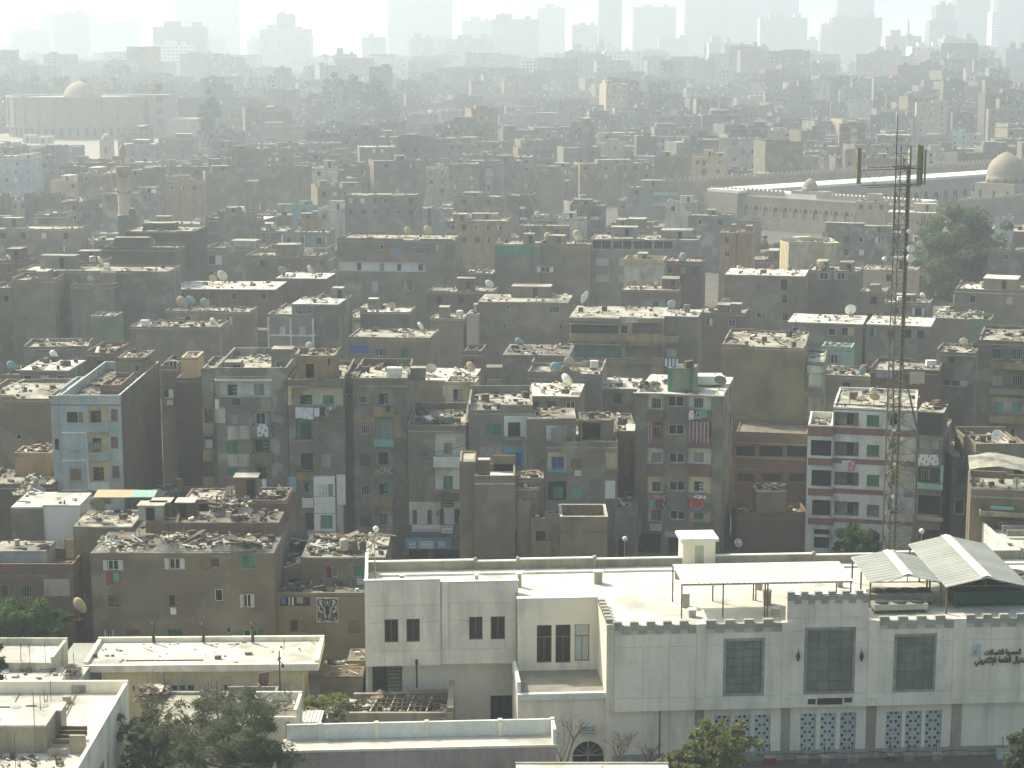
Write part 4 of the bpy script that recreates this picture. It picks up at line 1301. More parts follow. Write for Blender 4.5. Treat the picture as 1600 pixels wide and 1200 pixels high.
for px, ya, yb in ((56, 1072, 1186), (64, 1080, 1132), (70, 1072, 1120), (75, 1080, 1113), (80, 1056, 1105), (24, 1142, 1190), (31, 1170, 1190)):
 p = L(px, yb, zq + .9); t = (yb - ya) / 25.0
 mb.bar((p[0], p[1], zq), (p[0] + .02, p[1], zq + .9 + t * .95), .025)
mb.build('rebar', 'rust_metal', h.root)
for i in range(4):
 mb = MB(); mb.box(bx1 + .35, by0 + .2 + i * .75, zq + .55 - i * .02, bx1 + 2.2 - (i % 2) * .15, by0 + .42 + i * .75, zq + .85); mb.build('timber_beam', 'wood', h.root)
mb = MB(); mb.box(bx1 + 1.5, by0 - .1, zq + .001, bx1 + 2.5, by0 + .15, zq + 1.2); mb.box(bx1 + .2, by0 - .5, zq + .001, bx1 + 1.4, by0 - .3, zq + .45); mb.build('low_wall', 'trim_brown', h.root)
for px, py, s in ((118, 1084, .55), (128, 1083, .55), (104, 1100, .5), (96, 1108, .45)):
 p = L(px, py, zq); mb = MB(); mb.box(p[0] - s / 2, p[1], zq + .001, p[0] + s / 2, p[1] + s * .8, zq + s); mb.build('roof_vent', 'crenel_grey', h.root)
mb = MB()
for (x0, y0, x1, y1) in ((100, 1128, 122, 1078), (122, 1078, 174, 1077), (12, 1120, 30, 1084), (52, 1132, 72, 1094), (93, 1126, 118, 1086)):
 a = L(x0, y0, zq); b = L(x1, y1, zq); mb.bar((a[0], a[1], zq + .05), (b[0], b[1], zq + .05), .035)
mb.build('roof_pipe', 'trim_brown', h.root)
mb = MB()
for _ in range(34):
 p = L(R.uniform(0, 40), R.uniform(1184, 1200), zq); junk(mb, R, p[0] + R.uniform(-1, 3), p[1], zq, .7)
mb.build('roof_clutter', JUNKM, h.root, kind='stuff')

# block with a rubble floor and the low roofs beside it
zb_ = 7.0
a = atz(390, 1110, zb_); b = atz(456, 1110, zb_); c = atz(466, 1082, zb_)
h = House('white block with an open rubble strewn top, between dark feathery tree and long parapet', a[0], a[1], b[0] - a[0] + .3, c[1] - a[1], zb_, 'facade_white', roof='roof_dirt', name='house')
plain_roof(h, .55, .2, fh=.8, fascia='facade_white', debris=40)
mb = MB(); mb.box(h.w - .75, -.05, .0, h.w - .5, -.002, zb_ - .85); mb.build('down_pipe', 'crenel_grey', h.root)
zb_ = 4.2
a = atz(215, 1131, zb_); b = atz(400, 1131, zb_); c = atz(262, 1078, zb_)
h = House('low white flat roof with a burnt timber heap, behind the dark feathery tree', a[0], a[1] , b[0] - a[0], c[1] - a[1] - .6, zb_, 'pale_plaster', roof='roof_lime', name='house', rot=0)
plain_roof(h, .12, .2, fh=.7, fascia='pale_plaster', debris=16)
def box_thing(name, label, cat, P, dims, m, rz=0):
 e = empty(name, P, rz, label, cat); mb = MB(); mb.box(0, 0, 0, *dims); return e, mb
rubble('burnt black timber heap on the low white roof', (*atz(303, 1108, 4.2)[:2], atz(346, 1108, 4.2)[0], atz(320, 1084, 4.2)[1], 4.1), 110, 1.1, 9, mats=['rubble_dark', 'dark_metal', 'wood', 'dark_metal', 'rubble_dark', 'wood'], name='timber_heap')
rubble('brown planks stacked beside the corner of the bottom left roof', (*atz(206, 1097, 4.2)[:2], atz(258, 1097, 4.2)[0], atz(220, 1078, 4.2)[1], 4.1), 70, .7, 19, mats=['wood', 'wood', 'rust_metal', 'wood', 'rubble_pale', 'wood'], name='timber_heap')
zb_ = 4.9
a = atz(345, 1096, zb_); b = atz(428, 1093, zb_); c = atz(360, 1072, zb_)
h = House('small white roof terrace with a broken edge, right of the burnt timber heap', a[0], a[1], b[0] - a[0], c[1] - a[1], zb_, 'concrete', roof='roof_lime')
h.build(debris=24)
e = empty('broken_chair', atz(412, 1082, 4.25), .4, 'tilted red brown armchair on the small roof terrace', 'chair')
mb = MB(); mb.box(-.4, -.4, .3, .4, .4, .5); mb.build('seat', 'red_brick', e)
mb = MB(); mb.obox((0.1, .45, .95), (.4, 0, 0), (0, .07, 0), (0.1, .1, .5)); mb.build('backrest', 'red_brick', e)
for sx in (-1, 1):
 mb = MB(); mb.box(sx * .4 - .06, -.4, .5, sx * .4 + .06, .4, .75); mb.build('armrest', 'red_brick', e)
 for sy in (-1, 1):
  mb = MB(); mb.box(sx * .33 - .04, sy * .33 - .04, 0, sx * .33 + .04, sy * .33 + .04, .299); mb.build('leg', 'wood', e)

# long low building at the bottom with panelled parapet
zb_ = 5.6
a = atz(440, 1173, zb_); b = atz(869, 1163, zb_); c = atz(470, 1156, zb_)
rot = math.atan2(b[1] - a[1], b[0] - a[0])
h = House('long low building with panelled white parapet and pinkish front at the bottom edge', a[0], a[1], math.hypot(b[0] - a[0], b[1] - a[1]), 2.2, zb_, 'pink_plaster', rot=rot, roof='roof_white', name='house', par=0)
h.build(debris=0)
us_ = [0.2] + [h.wl(atz(px, 1150, zb_))[0] for px in (503, 591, 669, 784)] + [h.w]
for i in range(len(us_) - 1):
 mb = MB(); mb.box(us_[i] + .05, 2.0, zb_ + .002, us_[i + 1] - .26, 2.2, zb_ + 1.12); mb.build('parapet_panel', 'clean_white', h.root)
 mb = MB(); mb.box(us_[i + 1] - .25, 1.9, zb_ + .002, us_[i + 1] + .04, 2.25, zb_ + 1.2); mb.build('parapet_post', 'facade_white', h.root)
mb = MB(); mb.box(.2, 1.93, zb_ + 1.121, h.w + .05, 2.24, zb_ + 1.2); mb.build('coping', 'clean_white', h.root) if False else None
mb = MB(); mb.box(h.w - .22, .05, zb_ + .002, h.w + .02, 1.88, zb_ + 1.1); mb.build('end_parapet', 'clean_white', h.root)
mb = MB(); mb.box(-.1, -.1, zb_ - .16, h.w + .08, -.005, zb_ + .02); mb.build('roof_edge', 'facade_white', h.root)
a = atz(806, 1193, 5.4)
h = House('white flat roof slab cut off by the bottom edge, right of the long parapet', a[0], a[1] - 8, 10.4, 8, 5.4, 'grey_plaster', roof='roof_white', par=0)
h.build(debris=8)
mb = MB(); mb.box(-.05, 7.85, 5.401, 10.45, 8.05, 5.5); mb.build('roof_edge', 'crenel_grey', h.root)

# roofless ruin
zb_ = 4.0
a = atz(545, 1114, zb_); b = atz(708, 1114, zb_); c = atz(548, 1082, zb_)
RX, RY, RW, RD = a[0], a[1], b[0] - a[0], c[1] - a[1]
e = empty('roofless_ruin', (RX, RY, 0), 0, 'roofless brick ruin with bare roof joists before the white left wing', 'ruin')
mb = MB(); mb.box(0, 0, -.3, RW, .3, 4.0); mb.build('front_wall', 'trim_brown', e)
mb = MB(); mb.box(0, RD - .3, -.3, RW * .55, RD, 4.0); mb.box(RW * .55, RD - .3, -.3, RW, RD, 4.35); mb.build('rear_wall', 'trim_brown', e)
mb = MB(); mb.box(RW - .45, .301, -.3, RW, RD - .301, 4.45); mb.quad((RW - .45, -.05, 4.46), (RW + .02, -.05, 4.46), (RW + .02, RD, 5.0), (RW - .45, RD, 5.0)); mb.build('side_wall', 'trim_brown', e)
mb = MB(); mb.box(RW * .53, RD * .6, 0, RW * .53 + .3, RD * .6 + .3, 5.1); mb.build('pillar', 'concrete', e)
for i in range(13):
 x = RW * (.2 + .78 * i / 13)
 mb = MB(); mb.bar((x, .3, 4.02), (x + R.uniform(-.1, .5), RD - .2, 4.06 + R.uniform(-.3, .05)), .05); mb.build('joist', 'wood' if i % 3 else 'rubble_pale', e)
for i in range(4):
 y = RD * (.2 + .2 * i)
 mb = MB(); mb.bar((RW * .1, y, 4.14), (RW * .97, y + R.uniform(-.3, .3), 4.16), .05); mb.build('purlin', 'wood', e)
mb = MB()
for _ in range(150): junk(mb, R, R.uniform(.3, RW - .5), R.uniform(.3, RD - .3), R.uniform(2.6, 3.7), .9)
mb.build('fallen_debris', JUNKM, e, kind='stuff')
e2 = empty('lamp_post', (RX + RW * .62, RY + RD + .5, 0), 0, 'short black post rising behind the roofless ruin', 'lamp post')
mb = MB(); mb.bar((0, 0, 0), (0, 0, 6.4), .08, n=6); mb.build('pole', 'dark_metal', e2)
mb = MB(); mb.bar((0, 0, 6.1), (0, 0, 6.5), .13, n=6); mb.build('lamp_head', 'dark_metal', e2)
rubble('planks, rubble and weeds heaped left of the roofless ruin', (*atz(486, 1126, 2.8)[:2], atz(560, 1126, 2.8)[0], atz(500, 1096, 2.8)[1], 2.3), 190, 1.5, 21, name='debris_heap')
h = House('small shed with a ribbed pale sheet roof left of the planks heap', *atz(466, 1128, 3.6)[:2], w=1.7, d=2.6, z=3.6, wall='red_brick', roof='sheet_white', par=.02)
h.build(debris=0)
for i in range(6):
 mb = MB(); mb.box(.05 + i * .28, .02, 3.6, .1 + i * .28, 2.58, 3.64); mb.build('roof_rib', 'sheet_white', h.root)
# door shed and lean-to beside the wing
h = House('ochre yard wall with a brown wooden door beside the white left wing', *atz(543, 1082, 1.8)[:2], w=1.75, d=3.2, z=4.6, wall='ochre', roof='roof_dirt', par=.1)
h.win(h.rc(D3, (532, 245, 612, 400)), 'shut', 'brown_shutter', name='door'); h.build(debris=6)
h = House('brown lean-to shed with plank roof between cream hall and ochre yard wall', *atz(500, 1056, 4.2)[:2], w=3.4, d=4.0, z=4.2, wall='brown_brick', roof='wood', par=.05)
h.hole((1.2, .3, 2.2, 2.4)); h.build(debris=14)

# white building at the right edge with tarp roof
zR = 11.6
a = atz(1576, 856, zR); b = atz(1527, 807, zR)
h = House('white walled low house running back from the right edge, beside the larger canopy', a[0], a[1], 14, b[1] - a[1], zR, 'white_paint', roof='roof_white', name='house', par=.5, rough_top=0)
h.hole((1.2, 7.5, 2.2, 9.8)); h.build(debris=22)
for x in (.8, 2.3, 3.6):
 mb = MB(); mb.box(x, -.06, 2, x + .18, -.002, 11.4); mb.build('rib', 'pale_plaster', h.root)
for i in range(3):
 mb = MB(); mb.box(1.2, 5 + i * 1.6, zR - .3, 7, 5.25 + i * 1.6, zR + .25); mb.build('roof_beam', 'concrete', h.root)
zR2 = 14.6
a = atz(1517, 742 + 22, zR2)
h = House('house with open terraces and a ragged tarp roof, right edge above the white walled house', a[0], a[1], 14, 8, zR2, 'tan_brick', roof='roof_lime', par=.6, z0=0, rot=rad(-12))
h.recess(h.rc(D8, (555, 290, 1200, 425)), 1.5, 'rubble_dark') if False else None
h.balcony(h.rc(D8, (600, 620, 1200, 690)), 1.2, 'trim_brown'); h.panel(h.rc(D8, (690, 575, 890, 612)), 'turquoise', base=-1.2, t=.05)
h.build(debris=40)
L_ = []
e = empty('tarp_canopy', (h.X, h.Y, 0), h.rot, 'ragged grey tarp canopy on poles over the terrace at the right edge', 'canopy')
mb = MB(); nx, ny = 14, 5
for j in range(ny + 1):
 for i in range(nx + 1):
  mb.v.append((i * 12.0 / nx - .2, 5.0 * j / ny, zR2 + 1.8 + .35 * math.sin(i * .55) + .25 * (j / ny) + R.uniform(-.08, .08)))
for j in range(ny):
 for i in range(nx):
  q = j * (nx + 1) + i; mb.f.append((q, q + 1, q + nx + 2, q + nx + 1)); mb.m.append(0)
o = mb.build('tarp', 'tarp', e); md = o.modifiers.new('t', 'SOLIDIFY'); md.thickness = .03
for x in (.1, 4, 8, 11.5):
 for y in (.1, 4.8):
  mb = MB(); mb.bar((x, y, zR2), (x, y, zR2 + 1.75), .05); mb.build('pole', 'rust_metal', e)
mb = MB(); mb.box(0, -.05, zR2 + .05, 12, 0, zR2 + .2); mb.build('rail', 'pale_plaster', e)
dish('small white dish under the ragged tarp at the right edge', h.lw((4.0, .5, zR2)), .75, 'dish_white', az=150, el=20)
p = atz(1575, 788, 12.0)
mb = MB(); mb.box(-.25, -.2, 0, .25, .2, .9)
cloth('orange cloth hung on the corner pole left of the white walled house', (atz(1519, 842, 9)[0], b[1] - 2.0, 8.9), .5, 1.0, 'cloth_red', 3, group=None)
cloth('pale blue cloth hung beside the orange cloth at the white walled house', (atz(1510, 828, 9)[0], b[1] - 2.0, 9.6), .45, 1.6, 'cloth_pale_blue', 4)
# ================================================================ big brown tenement, left
DN = 'hanging laundry'
zB = 11.4
a = atz(141, 862, zB); b = atz(429, 860, zB)
h = House('wide brown brick tenement with a rubble covered roof, left of the white building', a[0], a[1], b[0] - a[0], 15.5, zB, 'brown_brick', roof='roof_dirt', par=.12, name='house')
B1 = h
for r, k, c in (((480, 958, 530, 1003), 'open', 'pale_shutter'), ((755, 950, 805, 998), 'open', 'pale_shutter'), ((1080, 937, 1138, 990), 'shut', 'green_paint'),
    ((480, 1113, 532, 1165), 'shut', 'wood'), ((753, 1112, 805, 1165), 'half', 'brown_shutter'), ((958, 1088, 995, 1142), 'bare', 'none'), ((1085, 1110, 1122, 1170), 'open', 'pale_shutter'), ((942, 950, 978, 985), 'shut', 'rubble_dark')):
 h.win(h.rc(Z4, r), k, c)
for r, k, c in (((475, 240, 500, 275), 'open', 'pale_shutter'), ((750, 240, 815, 275), 'shut', 'dark_green'), ((1010, 232, 1030, 255), 'bare', 'none'), ((1085, 240, 1150, 275), 'open', 'green_paint'), ((565, 238, 625, 262), 'shut', 'red_brick')):
 h.win(h.rc(Z1, r), k, c)
h.build(debris=70, topnoise=False)
q = h.rc(Z4, (905, 955, 935, 995)); mb = MB(); mb.lathe((0, 0, 0), [(.42, 0), (.5, .05), (.42, .12)], 14)
o = mb.build('exhaust_fan', 'rust_metal', h.root); o.location = ((q[0] + q[2]) / 2, -.05, (q[1] + q[3]) / 2); o.rotation_euler = (math.pi / 2, 0, 0)
for r in ((120 * .536 + 362, 0, 0, 0),): pass
zt_ = zB + .02
rubble('great mound of pale rubble and rubbish on the brown tenement roof', (h.X + 5.2, h.Y + .5, h.X + h.w - .6, h.Y + 5.0, zB - .12), 420, 1.1, 31)
rubble('smaller rubble heap at the left end of the brown tenement roof', (h.X + .4, h.Y + .4, h.X + 4.6, h.Y + 4.2, zB - .12), 120, .6, 32)
cl = h.rc(Z4, (475, 1012, 508, 1065))
cloth('maroon cloth with white print hung below the top left window of the brown tenement', h.lw(((cl[0] + cl[2]) / 2, -.14, cl[3])), cl[2] - cl[0], cl[3] - cl[1], 'cloth_maroon', 1, group=None)
cl = h.rc(Z4, (508, 1012, 534, 1048))
cloth('green cloth beside the maroon cloth on the brown tenement', h.lw(((cl[0] + cl[2]) / 2, -.14, cl[3])), cl[2] - cl[0], cl[3] - cl[1], 'cloth_green', 2)
cl = h.rc(Z4, (762, 1168, 788, 1190))
cloth('small white cloth below the middle brown window of the tenement', h.lw(((cl[0] + cl[2]) / 2, -.14, cl[3])), .5, .6, 'cloth_white', 5)
for i, px in enumerate((240, 318, 395)):
 e = empty('vent_pipe', (*atz(px, 1000, 6.2)[:2], 6.0), 0, ('left', 'middle', 'right')[i] + 'most of three dark vent pipes along the back of the cream roof' if i != 1 else 'middle of three dark vent pipes along the back of the cream roof', 'vent pipe', 'vent pipes on the cream roof')
 mb = MB(); mb.bar((0, 0, 0), (0, 0, 1.5), .13, n=8); mb.build('pipe', 'dark_metal', e)
 mb = MB(); mb.lathe((0, 0, 1.5), [(.14, 0), (.2, .05), (.05, .2)], 8); mb.build('cowl', 'dark_metal', e)
# upper back part with red brick parapets
def H2(label, T_, x0, x1, yt, z, d, wall, **k): return from_px(label, T_, x0, x1, yt, z, d, wall, **k)
h2 = H2('brown brick annex with a large dish, behind the left end of the tenement', ID, 114, 206, 821, 11.8, 6, 'brown_brick', par=.1, roof='roof_lime')
h2.build(debris=26)
h2 = House('long red brown upper storey with roof sheds behind the rubble mound', B1.X + 3.6, B1.Y + 6.0, B1.w - 3.9, 4.0, 12.6, 'red_brick', par=.15, roof='roof_dirt')
h2.build(debris=60)
h2 = House('second red brick parapet storey at the back of the brown tenement', B1.X + 6.0, B1.Y + 11.0, B1.w - 6.2, 5.0, 13.3, 'red_brick', par=.2, roof='roof_lime')
h2.hole((1.5, 12.0, 2.3, 13)); h2.build(debris=50, hut=[(4.6, 1.5, 2.0, 1.6, 1.9)])
rubble('heap of white rags and boards at the back right of the brown tenement', (B1.X + 8.6, B1.Y + 8.2, B1.X + 12.6, B1.Y + 10.4, 12.5), 160, 1.0, 35)
for i, (px, py, W, m, lab) in enumerate(((240, 850 - 44, 2.2, 'grey_metal', 'grey roof hut with a torn sheet side on the brown tenement'), (262, 795, 2.0, 'rust_metal', 'dark open roof shed right of the green sheet roof'), (293, 797, 1.9, 'wood', 'small brown plank shed at the right of the roof sheds'))):
 P = atz(px, py, 12.6)
 e = empty('roof_shed', (P[0] - W / 2, B1.Y + 6.6 + (0 if i == 0 else 1.2), 12.45), 0, lab, 'shed', 'sheds on the brown tenement')
 mb = MB(); mb.box(0, 0, 0, W, 1.6, 1.35); mb.build('shed_wall', m, e)
 mb = MB(); mb.box(-.12, -.15, 1.352, W + .12, 1.75, 1.43); mb.build('shed_roof', 'rubble_pale', e)
 mb = MB(); mb.box(W * .3, -.03, .05, W * .65, -.003, 1.2); mb.build('door', 'dark_hole', e)
P = atz(222, 786, 13.0)
e = empty('sheet_roof', (P[0] - 1.1, P[1], 12.45), 0, 'pale green sheet roof between the roof sheds on the tenement', 'canopy')
mb = MB(); mb.obox((1.1, .9, 1.2), (1.1, 0, 0), (0, .9, .12), (0, 0, .03)); mb.build('sheet', 'mint', e)
for x in (.1, 2.1):
 mb = MB(); mb.box(x - .04, .1, 0, x + .04, .18, 1.05); mb.build('post', 'wood', e)
e = empty('sheet_roof', (atz(168, 780, 13)[0] - 1.2, atz(168, 780, 13)[1], 12.0), 0, 'cream and rust stained sheet roof behind the large dark dish', 'canopy')
mb = MB(); mb.obox((1.8, .9, 1.3), (1.9, 0, 0), (0, 1.0, .12), (0, 0, .03)); mb.build('sheet', 'peach', e)
for x in (.1, 3.5):
 mb = MB(); mb.box(x - .04, .1, 0, x + .04, .18, 1.15); mb.build('post', 'wood', e)
dish('big dark grey dish on the annex roof beside the white shack', atz(152, 815, 11.75), 1.75, 'dish_green', az=-20, el=30, mast=.8)
dish('small grey dish at the left end of the brown tenement roof', atz(161, 855, zB), .62, 'dish_grey', az=150, el=20)
dish('big tan dish on the ground beside the green bush', atz(124, 968, 6.0), 1.55, 'dish_tan', az=-35, el=14, mast=.6)
# white shack and neighbours
h = H2('white painted shack with two pairs of tiny windows, left of the large dark dish', Z4, 190, 356, 708, 12.6, 5, 'clean_white', par=.1, roof='roof_white')
for r in ((216, 742, 226, 778), (231, 742, 241, 778), (282, 742, 291, 776), (296, 742, 305, 776)): h.win(h.rc(Z4, r), 'bare', 'none', 'pale_shutter')
h.build(debris=4)
h = H2('bare brown half of the white shack building', Z4, 48, 188, 716, 12.5, 6, 'grey_brown', par=.1, roof='roof_white'); h.build(debris=6)
h = H2('low red brick house with barred windows and a pale wall patch, left edge', Z4, -60, 325, 975, 9.2, 5.5, 'red_brick', par=1.0, roof='roof_dirt', rough_top=0)
for r in ((0, 1068, 40, 1125), (92, 1070, 142, 1125), (212, 1064, 260, 1122)): h.win(h.rc(Z4, r), 'grille', 'none', 'grey_shutter')
h.panel(h.rc(Z4, (195, 1042, 312, 1118)), 'pink_plaster', t=.012)
h.build(debris=10)
h = H2('pale blue rooftop enclosure above the low red brick house', Z4, -40, 205, 915, 9.9, 3.5, 'light_blue', par=.05, roof='roof_lime'); h.build(debris=8)
e = empty('wooden_door', (atz(98, 880, 9.5)[0], atz(98, 872, 9.2)[1], 9.2), .2, 'ochre wooden door standing on the roof by the white shack', 'door')
mb = MB(); mb.box(-.35, 0, 0, .35, .06, 1.7); mb.build('leaf', 'ochre', e)
mb = MB(); mb.box(-.42, -.02, 0, -.352, .08, 1.78); mb.box(.352, -.02, 0, .42, .08, 1.78); mb.build('door_frame', 'wood', e)
# right neighbours of the tenement
h = H2('low tan house with a white patterned carpet hung on its front, right of the tenement', ID, 418, 574, 926, 7.4, 7, 'tan_brick', par=.25, roof='roof_dirt')
h.win(h.rc(Z1, (1293, 195, 1362, 250)), 'half', 'brown_shutter', 'wood'); h.win(h.rc(Z1, (1555, 195, 1610, 255)), 'shut', 'brown_shutter', 'wood')
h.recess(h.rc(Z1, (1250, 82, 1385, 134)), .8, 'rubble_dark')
LOWTAN = h
h.build(debris=60)
q = h.rc(Z1, (1412, 92, 1512, 208))
W_, H_ = q[2] - q[0], q[3] - q[1]
e = empty('patterned_carpet', h.lw((q[0], -.09, q[1])), 0, 'white carpet with a dark scroll pattern hung below the roof edge', 'carpet')
mb = MB(); mb.box(0, 0, .06, W_, .03, H_); mb.lathe((W_ / 2, .015, .0), [(.01, -.02), (W_ * .3, .04), (W_ * .3, .06)], 4) if False else None
mb.build('cloth_body', 'curtain', e)
mb = MB()
for sx in (-1, 1):
 for i, (x0, z0, x1, z1, t) in enumerate(((.08, .08, .42, .08, .03), (.42, .08, .42, .42, .05), (.42, .42, .28, .30, .06), (.28, .30, .16, .42, .04), (.16, .42, .30, .62, .05), (.30, .62, .42, .80, .06), (.42, .80, .36, .95, .05), (.08, .55, .16, .75, .05), (.0, .15, .0, .35, .05), (.0, .55, .1, .9, .05), (.12, .18, .3, .16, .07), (.0, .3, .0, .62, .16), (.0, .12, .3, .05, .07), (.22, .5, .34, .56, .1), (.14, .62, .2, .86, .1), (.34, .2, .4, .34, .1), (.0, .9, .3, .93, .06), (.44, .1, .44, .9, .03), (.24, .2, .2, .34, .09))):
  mb.bar((W_ / 2 + sx * x0 * W_, -.008, H_ * (.04 + .94 * z0)), (W_ / 2 + sx * x1 * W_, -.008, H_ * (.04 + .94 * z1)), t * W_ * .75)
mb.build('scroll_pattern', 'cloth_dark', e)
mb = MB()
for i in range(12): mb.box(W_ * (i + .1) / 12, -.012, H_ - .02, W_ * (i + .6) / 12, .04, H_ + .09)
mb.build('fringe', 'rubble_dark', e)
for i, (x0, x1, y0, y1, m, lab) in enumerate(((1252, 1272, 85, 130, 'cloth_blue', 'dark blue cloth drying at the far left of the recessed loggia'), (1285, 1318, 82, 138, 'cloth_white', 'striped white shirt drying in the recessed loggia'), (1322, 1352, 84, 126, 'cloth_grey', 'grey cloth drying right of the striped shirt'), (1356, 1384, 84, 130, 'cloth_dark', 'black cloth drying at the right end of the loggia'))):
 q = h.rc(Z1, (x0, y0, x1, y1)); cloth(lab, h.lw(((q[0] + q[2]) / 2, .25, q[3])), q[2] - q[0], q[3] - q[1], m, i + 40, second='cloth_dark' if i == 1 else None, stripes=i == 1)
h = H2('brown house with a rubble roof and a red curtained window, behind the patterned carpet', ID, 470, 602, 868, 9.8, 8, 'brown_brick', par=.15, roof='roof_lime')
h.win(h.rc(D5, (1118, 775, 1165, 868)), 'shut', 'cloth_maroon'); h.win(h.rc(D5, (1167, 773, 1215, 866)), 'grille', 'none'); h.win(h.rc(D5, (1350, 770, 1445, 850)), 'shut', 'green_paint')
h.build(debris=70)
rubble('splintered boards and rubble on the roof behind the patterned carpet', (h.X + .8, h.Y + 1, h.X + h.w - 1.5, h.Y + 6, h.z - .1), 170, .5, 44)
for i, dx in enumerate((3.6, 4.6, 5.3)):
 P = (h.X + h.w * (.50 + .11 * i), h.Y + 1.4, h.z - .1); tank(('round topped pale water tank', 'dark upright water tank', 'small rusty water tank')[i] + ' on the board strewn roof', P, .42 - .06 * i, 1.0 - .1 * i, ('rubble_pale', 'rust_metal', 'wood')[i])
h = H2('small dark ruin in the gap between the tenement and the carpet house', ID, 424, 505, 886, 8.6, 5, 'brown_brick', par=.2, roof='roof_dirt'); h.hole((1.5, 6, 2.3, 7.5)); h.build(debris=40)
rubble('grey rubble heap in the gap right of the brown tenement', (h.X - .2, h.Y + 5, h.X + 3.4, h.Y + 9, 8.2), 120, 1.3, 48, mats=['rubble_dark', 'wood', 'rubble_dark', 'rust_metal', 'rubble_pale', 'cloth_pale_blue'])

# ================================================================ row of flats across the street
# ---- light blue house with the long blank side
h = H2('light blue house with cream balconies and a long blank brick side', B1z, 118, 612, 300, 18.0, 22, 'light_blue', par=1.0, roof='roof_dirt', rough_top=0)
BLUE = h
h.recess(h.rc(B1z, (345, 395, 525, 535)), 1.0, 'cream_wall'); h.recess(h.rc(B1z, (350, 605, 530, 770)), 1.0, 'cream_wall'); h.recess(h.rc(B1z, (365, 840, 535, 1010)), 1.0, 'cream_wall'); h.recess(h.rc(B1z, (370, 1080, 540, 1190)), 1.0, 'trim_brown')
h.hole(h.rc(B1z, (180, 438, 270, 522)), .3); h.win(h.rc(B1z, (275, 438, 312, 522)), 'shut', 'brown_shutter', base=.01)
for r in ((198, 662, 286, 752), (205, 898, 298, 988)): h.win(h.rc(B1z, r), 'shut', 'brown_shutter', 'wood')
for r in ((538, 415, 596, 508), (538, 640, 600, 730), (548, 878, 610, 970)): h.win(h.rc(B1z, r), 'shut', 'brown_shutter', 'wood')
for r, k in (((372, 425, 462, 535), 'half'), ((388, 648, 465, 765), 'half'), ((395, 885, 485, 1000), 'half')): h.win(h.rc(B1z, r, off=-1.0), k, 'brown_shutter', 'wood', base=1.0, name='balcony_door')
h.balcony(h.rc(B1z, (345, 535, 528, 600)), .15, 'light_blue'); h.balcony(h.rc(B1z, (350, 770, 535, 832)), .15, 'light_blue'); h.balcony(h.rc(B1z, (360, 1010, 540, 1075)), .15, 'white_paint')
for r in ((135, 600, 335, 612), (140, 826, 345, 838), (140, 1066, 350, 1078), (335, 600, 350, 835), (345, 840, 365, 1070)): h.panel(h.rc(B1z, r), 'white_paint', t=.1, name='string_course')
for r in ((205, 690, 286, 700), ): pass
h.panel(h.rc(B1z, (140, 640, 335, 820)), 'light_blue', t=.012); 
h.build(debris=40)
cl = h.rc(B1z, (358, 685, 465, 745)); cloth('grey green sheet over the middle balcony rail of the light blue house', h.lw(((cl[0] + cl[2]) / 2, -.05, cl[3])), cl[2] - cl[0], cl[3] - cl[1], 'dish_green', 3)
mb = MB()
dd = h.d
h9 = House('pinkish brick partition hut on the roof of the light blue house', h.X + 3.2, h.Y + 5, h.w - 4.2, 8, h.z + .2, 'red_brick', z0=h.z - 1.0, par=.5, roof='roof_dirt'); h9.build(debris=14)
h9 = House('brown stair room with a small window at the back of the light blue house', h.X + 2.8, h.Y + 15, h.w - 3.0, 6, h.z + 1.6, 'brown_brick', z0=h.z - 1.0, par=.3, roof='roof_dirt'); h9.win((2.0, h.z - .1, 2.7, h.z + .8), 'grille', 'none'); h9.build(debris=20)
o = None
mb.box(h.w + .003, .5, 0, h.w + .035, dd, h.z - .05); mb.build('brick_side', 'dark_brick', h.root)
h2 = H2('narrow blue stair bay on the left side of the light blue house', B1z, 46, 116, 305, 17.9, 12, 'light_blue', par=.9, roof='roof_dirt'); h2.hole(h2.rc(B1z, (80, 655, 118, 745))); h2.build(debris=4)
h = H2('brown recessed brick house with a peach roof room, behind the light blue house', B1z, 940, 1062, 60, 17.0, 8, 'dark_brick', par=.4)
h.win(h.rc(B1z, (1010, 20, 1080, 100)), 'pane'); h.win(h.rc(B1z, (965, 250, 1050, 325)), 'half', 'white_frame'); h.build(debris=20)
h = H2('blank dark brick wall house between the light blue house and the grey flats', B1z, 1060, 1285, 160, 17.0, 9, 'dark_brick', par=.3); h.build(debris=12)
h3 = House('peach plastered roof room above the blank dark brick house', h.X + .6, h.Y + 1.0, h.w - 1.2, 4, 19.3, 'peach', z0=16.8, par=.2); h3.build(debris=6)
rubble('grey heap of broken walls at the foot of the dark brick houses', (atz(205, 800, 1)[0], 190, atz(318, 800, 1)[0], 204, 4.0), 240, 3.6, 51, sc=1.6, mats=['rubble_dark', 'wood', 'concrete', 'rust_metal', 'concrete', 'concrete'])
h = H2('half ruined grey concrete walls before the dark brick houses', B1z, 640, 1290, 1110, 6.2, 5, 'concrete', par=1.2, rough_top=.9, roof='roof_dirt'); h.hole((2, 3, 3, 5)); h.build(debris=30)
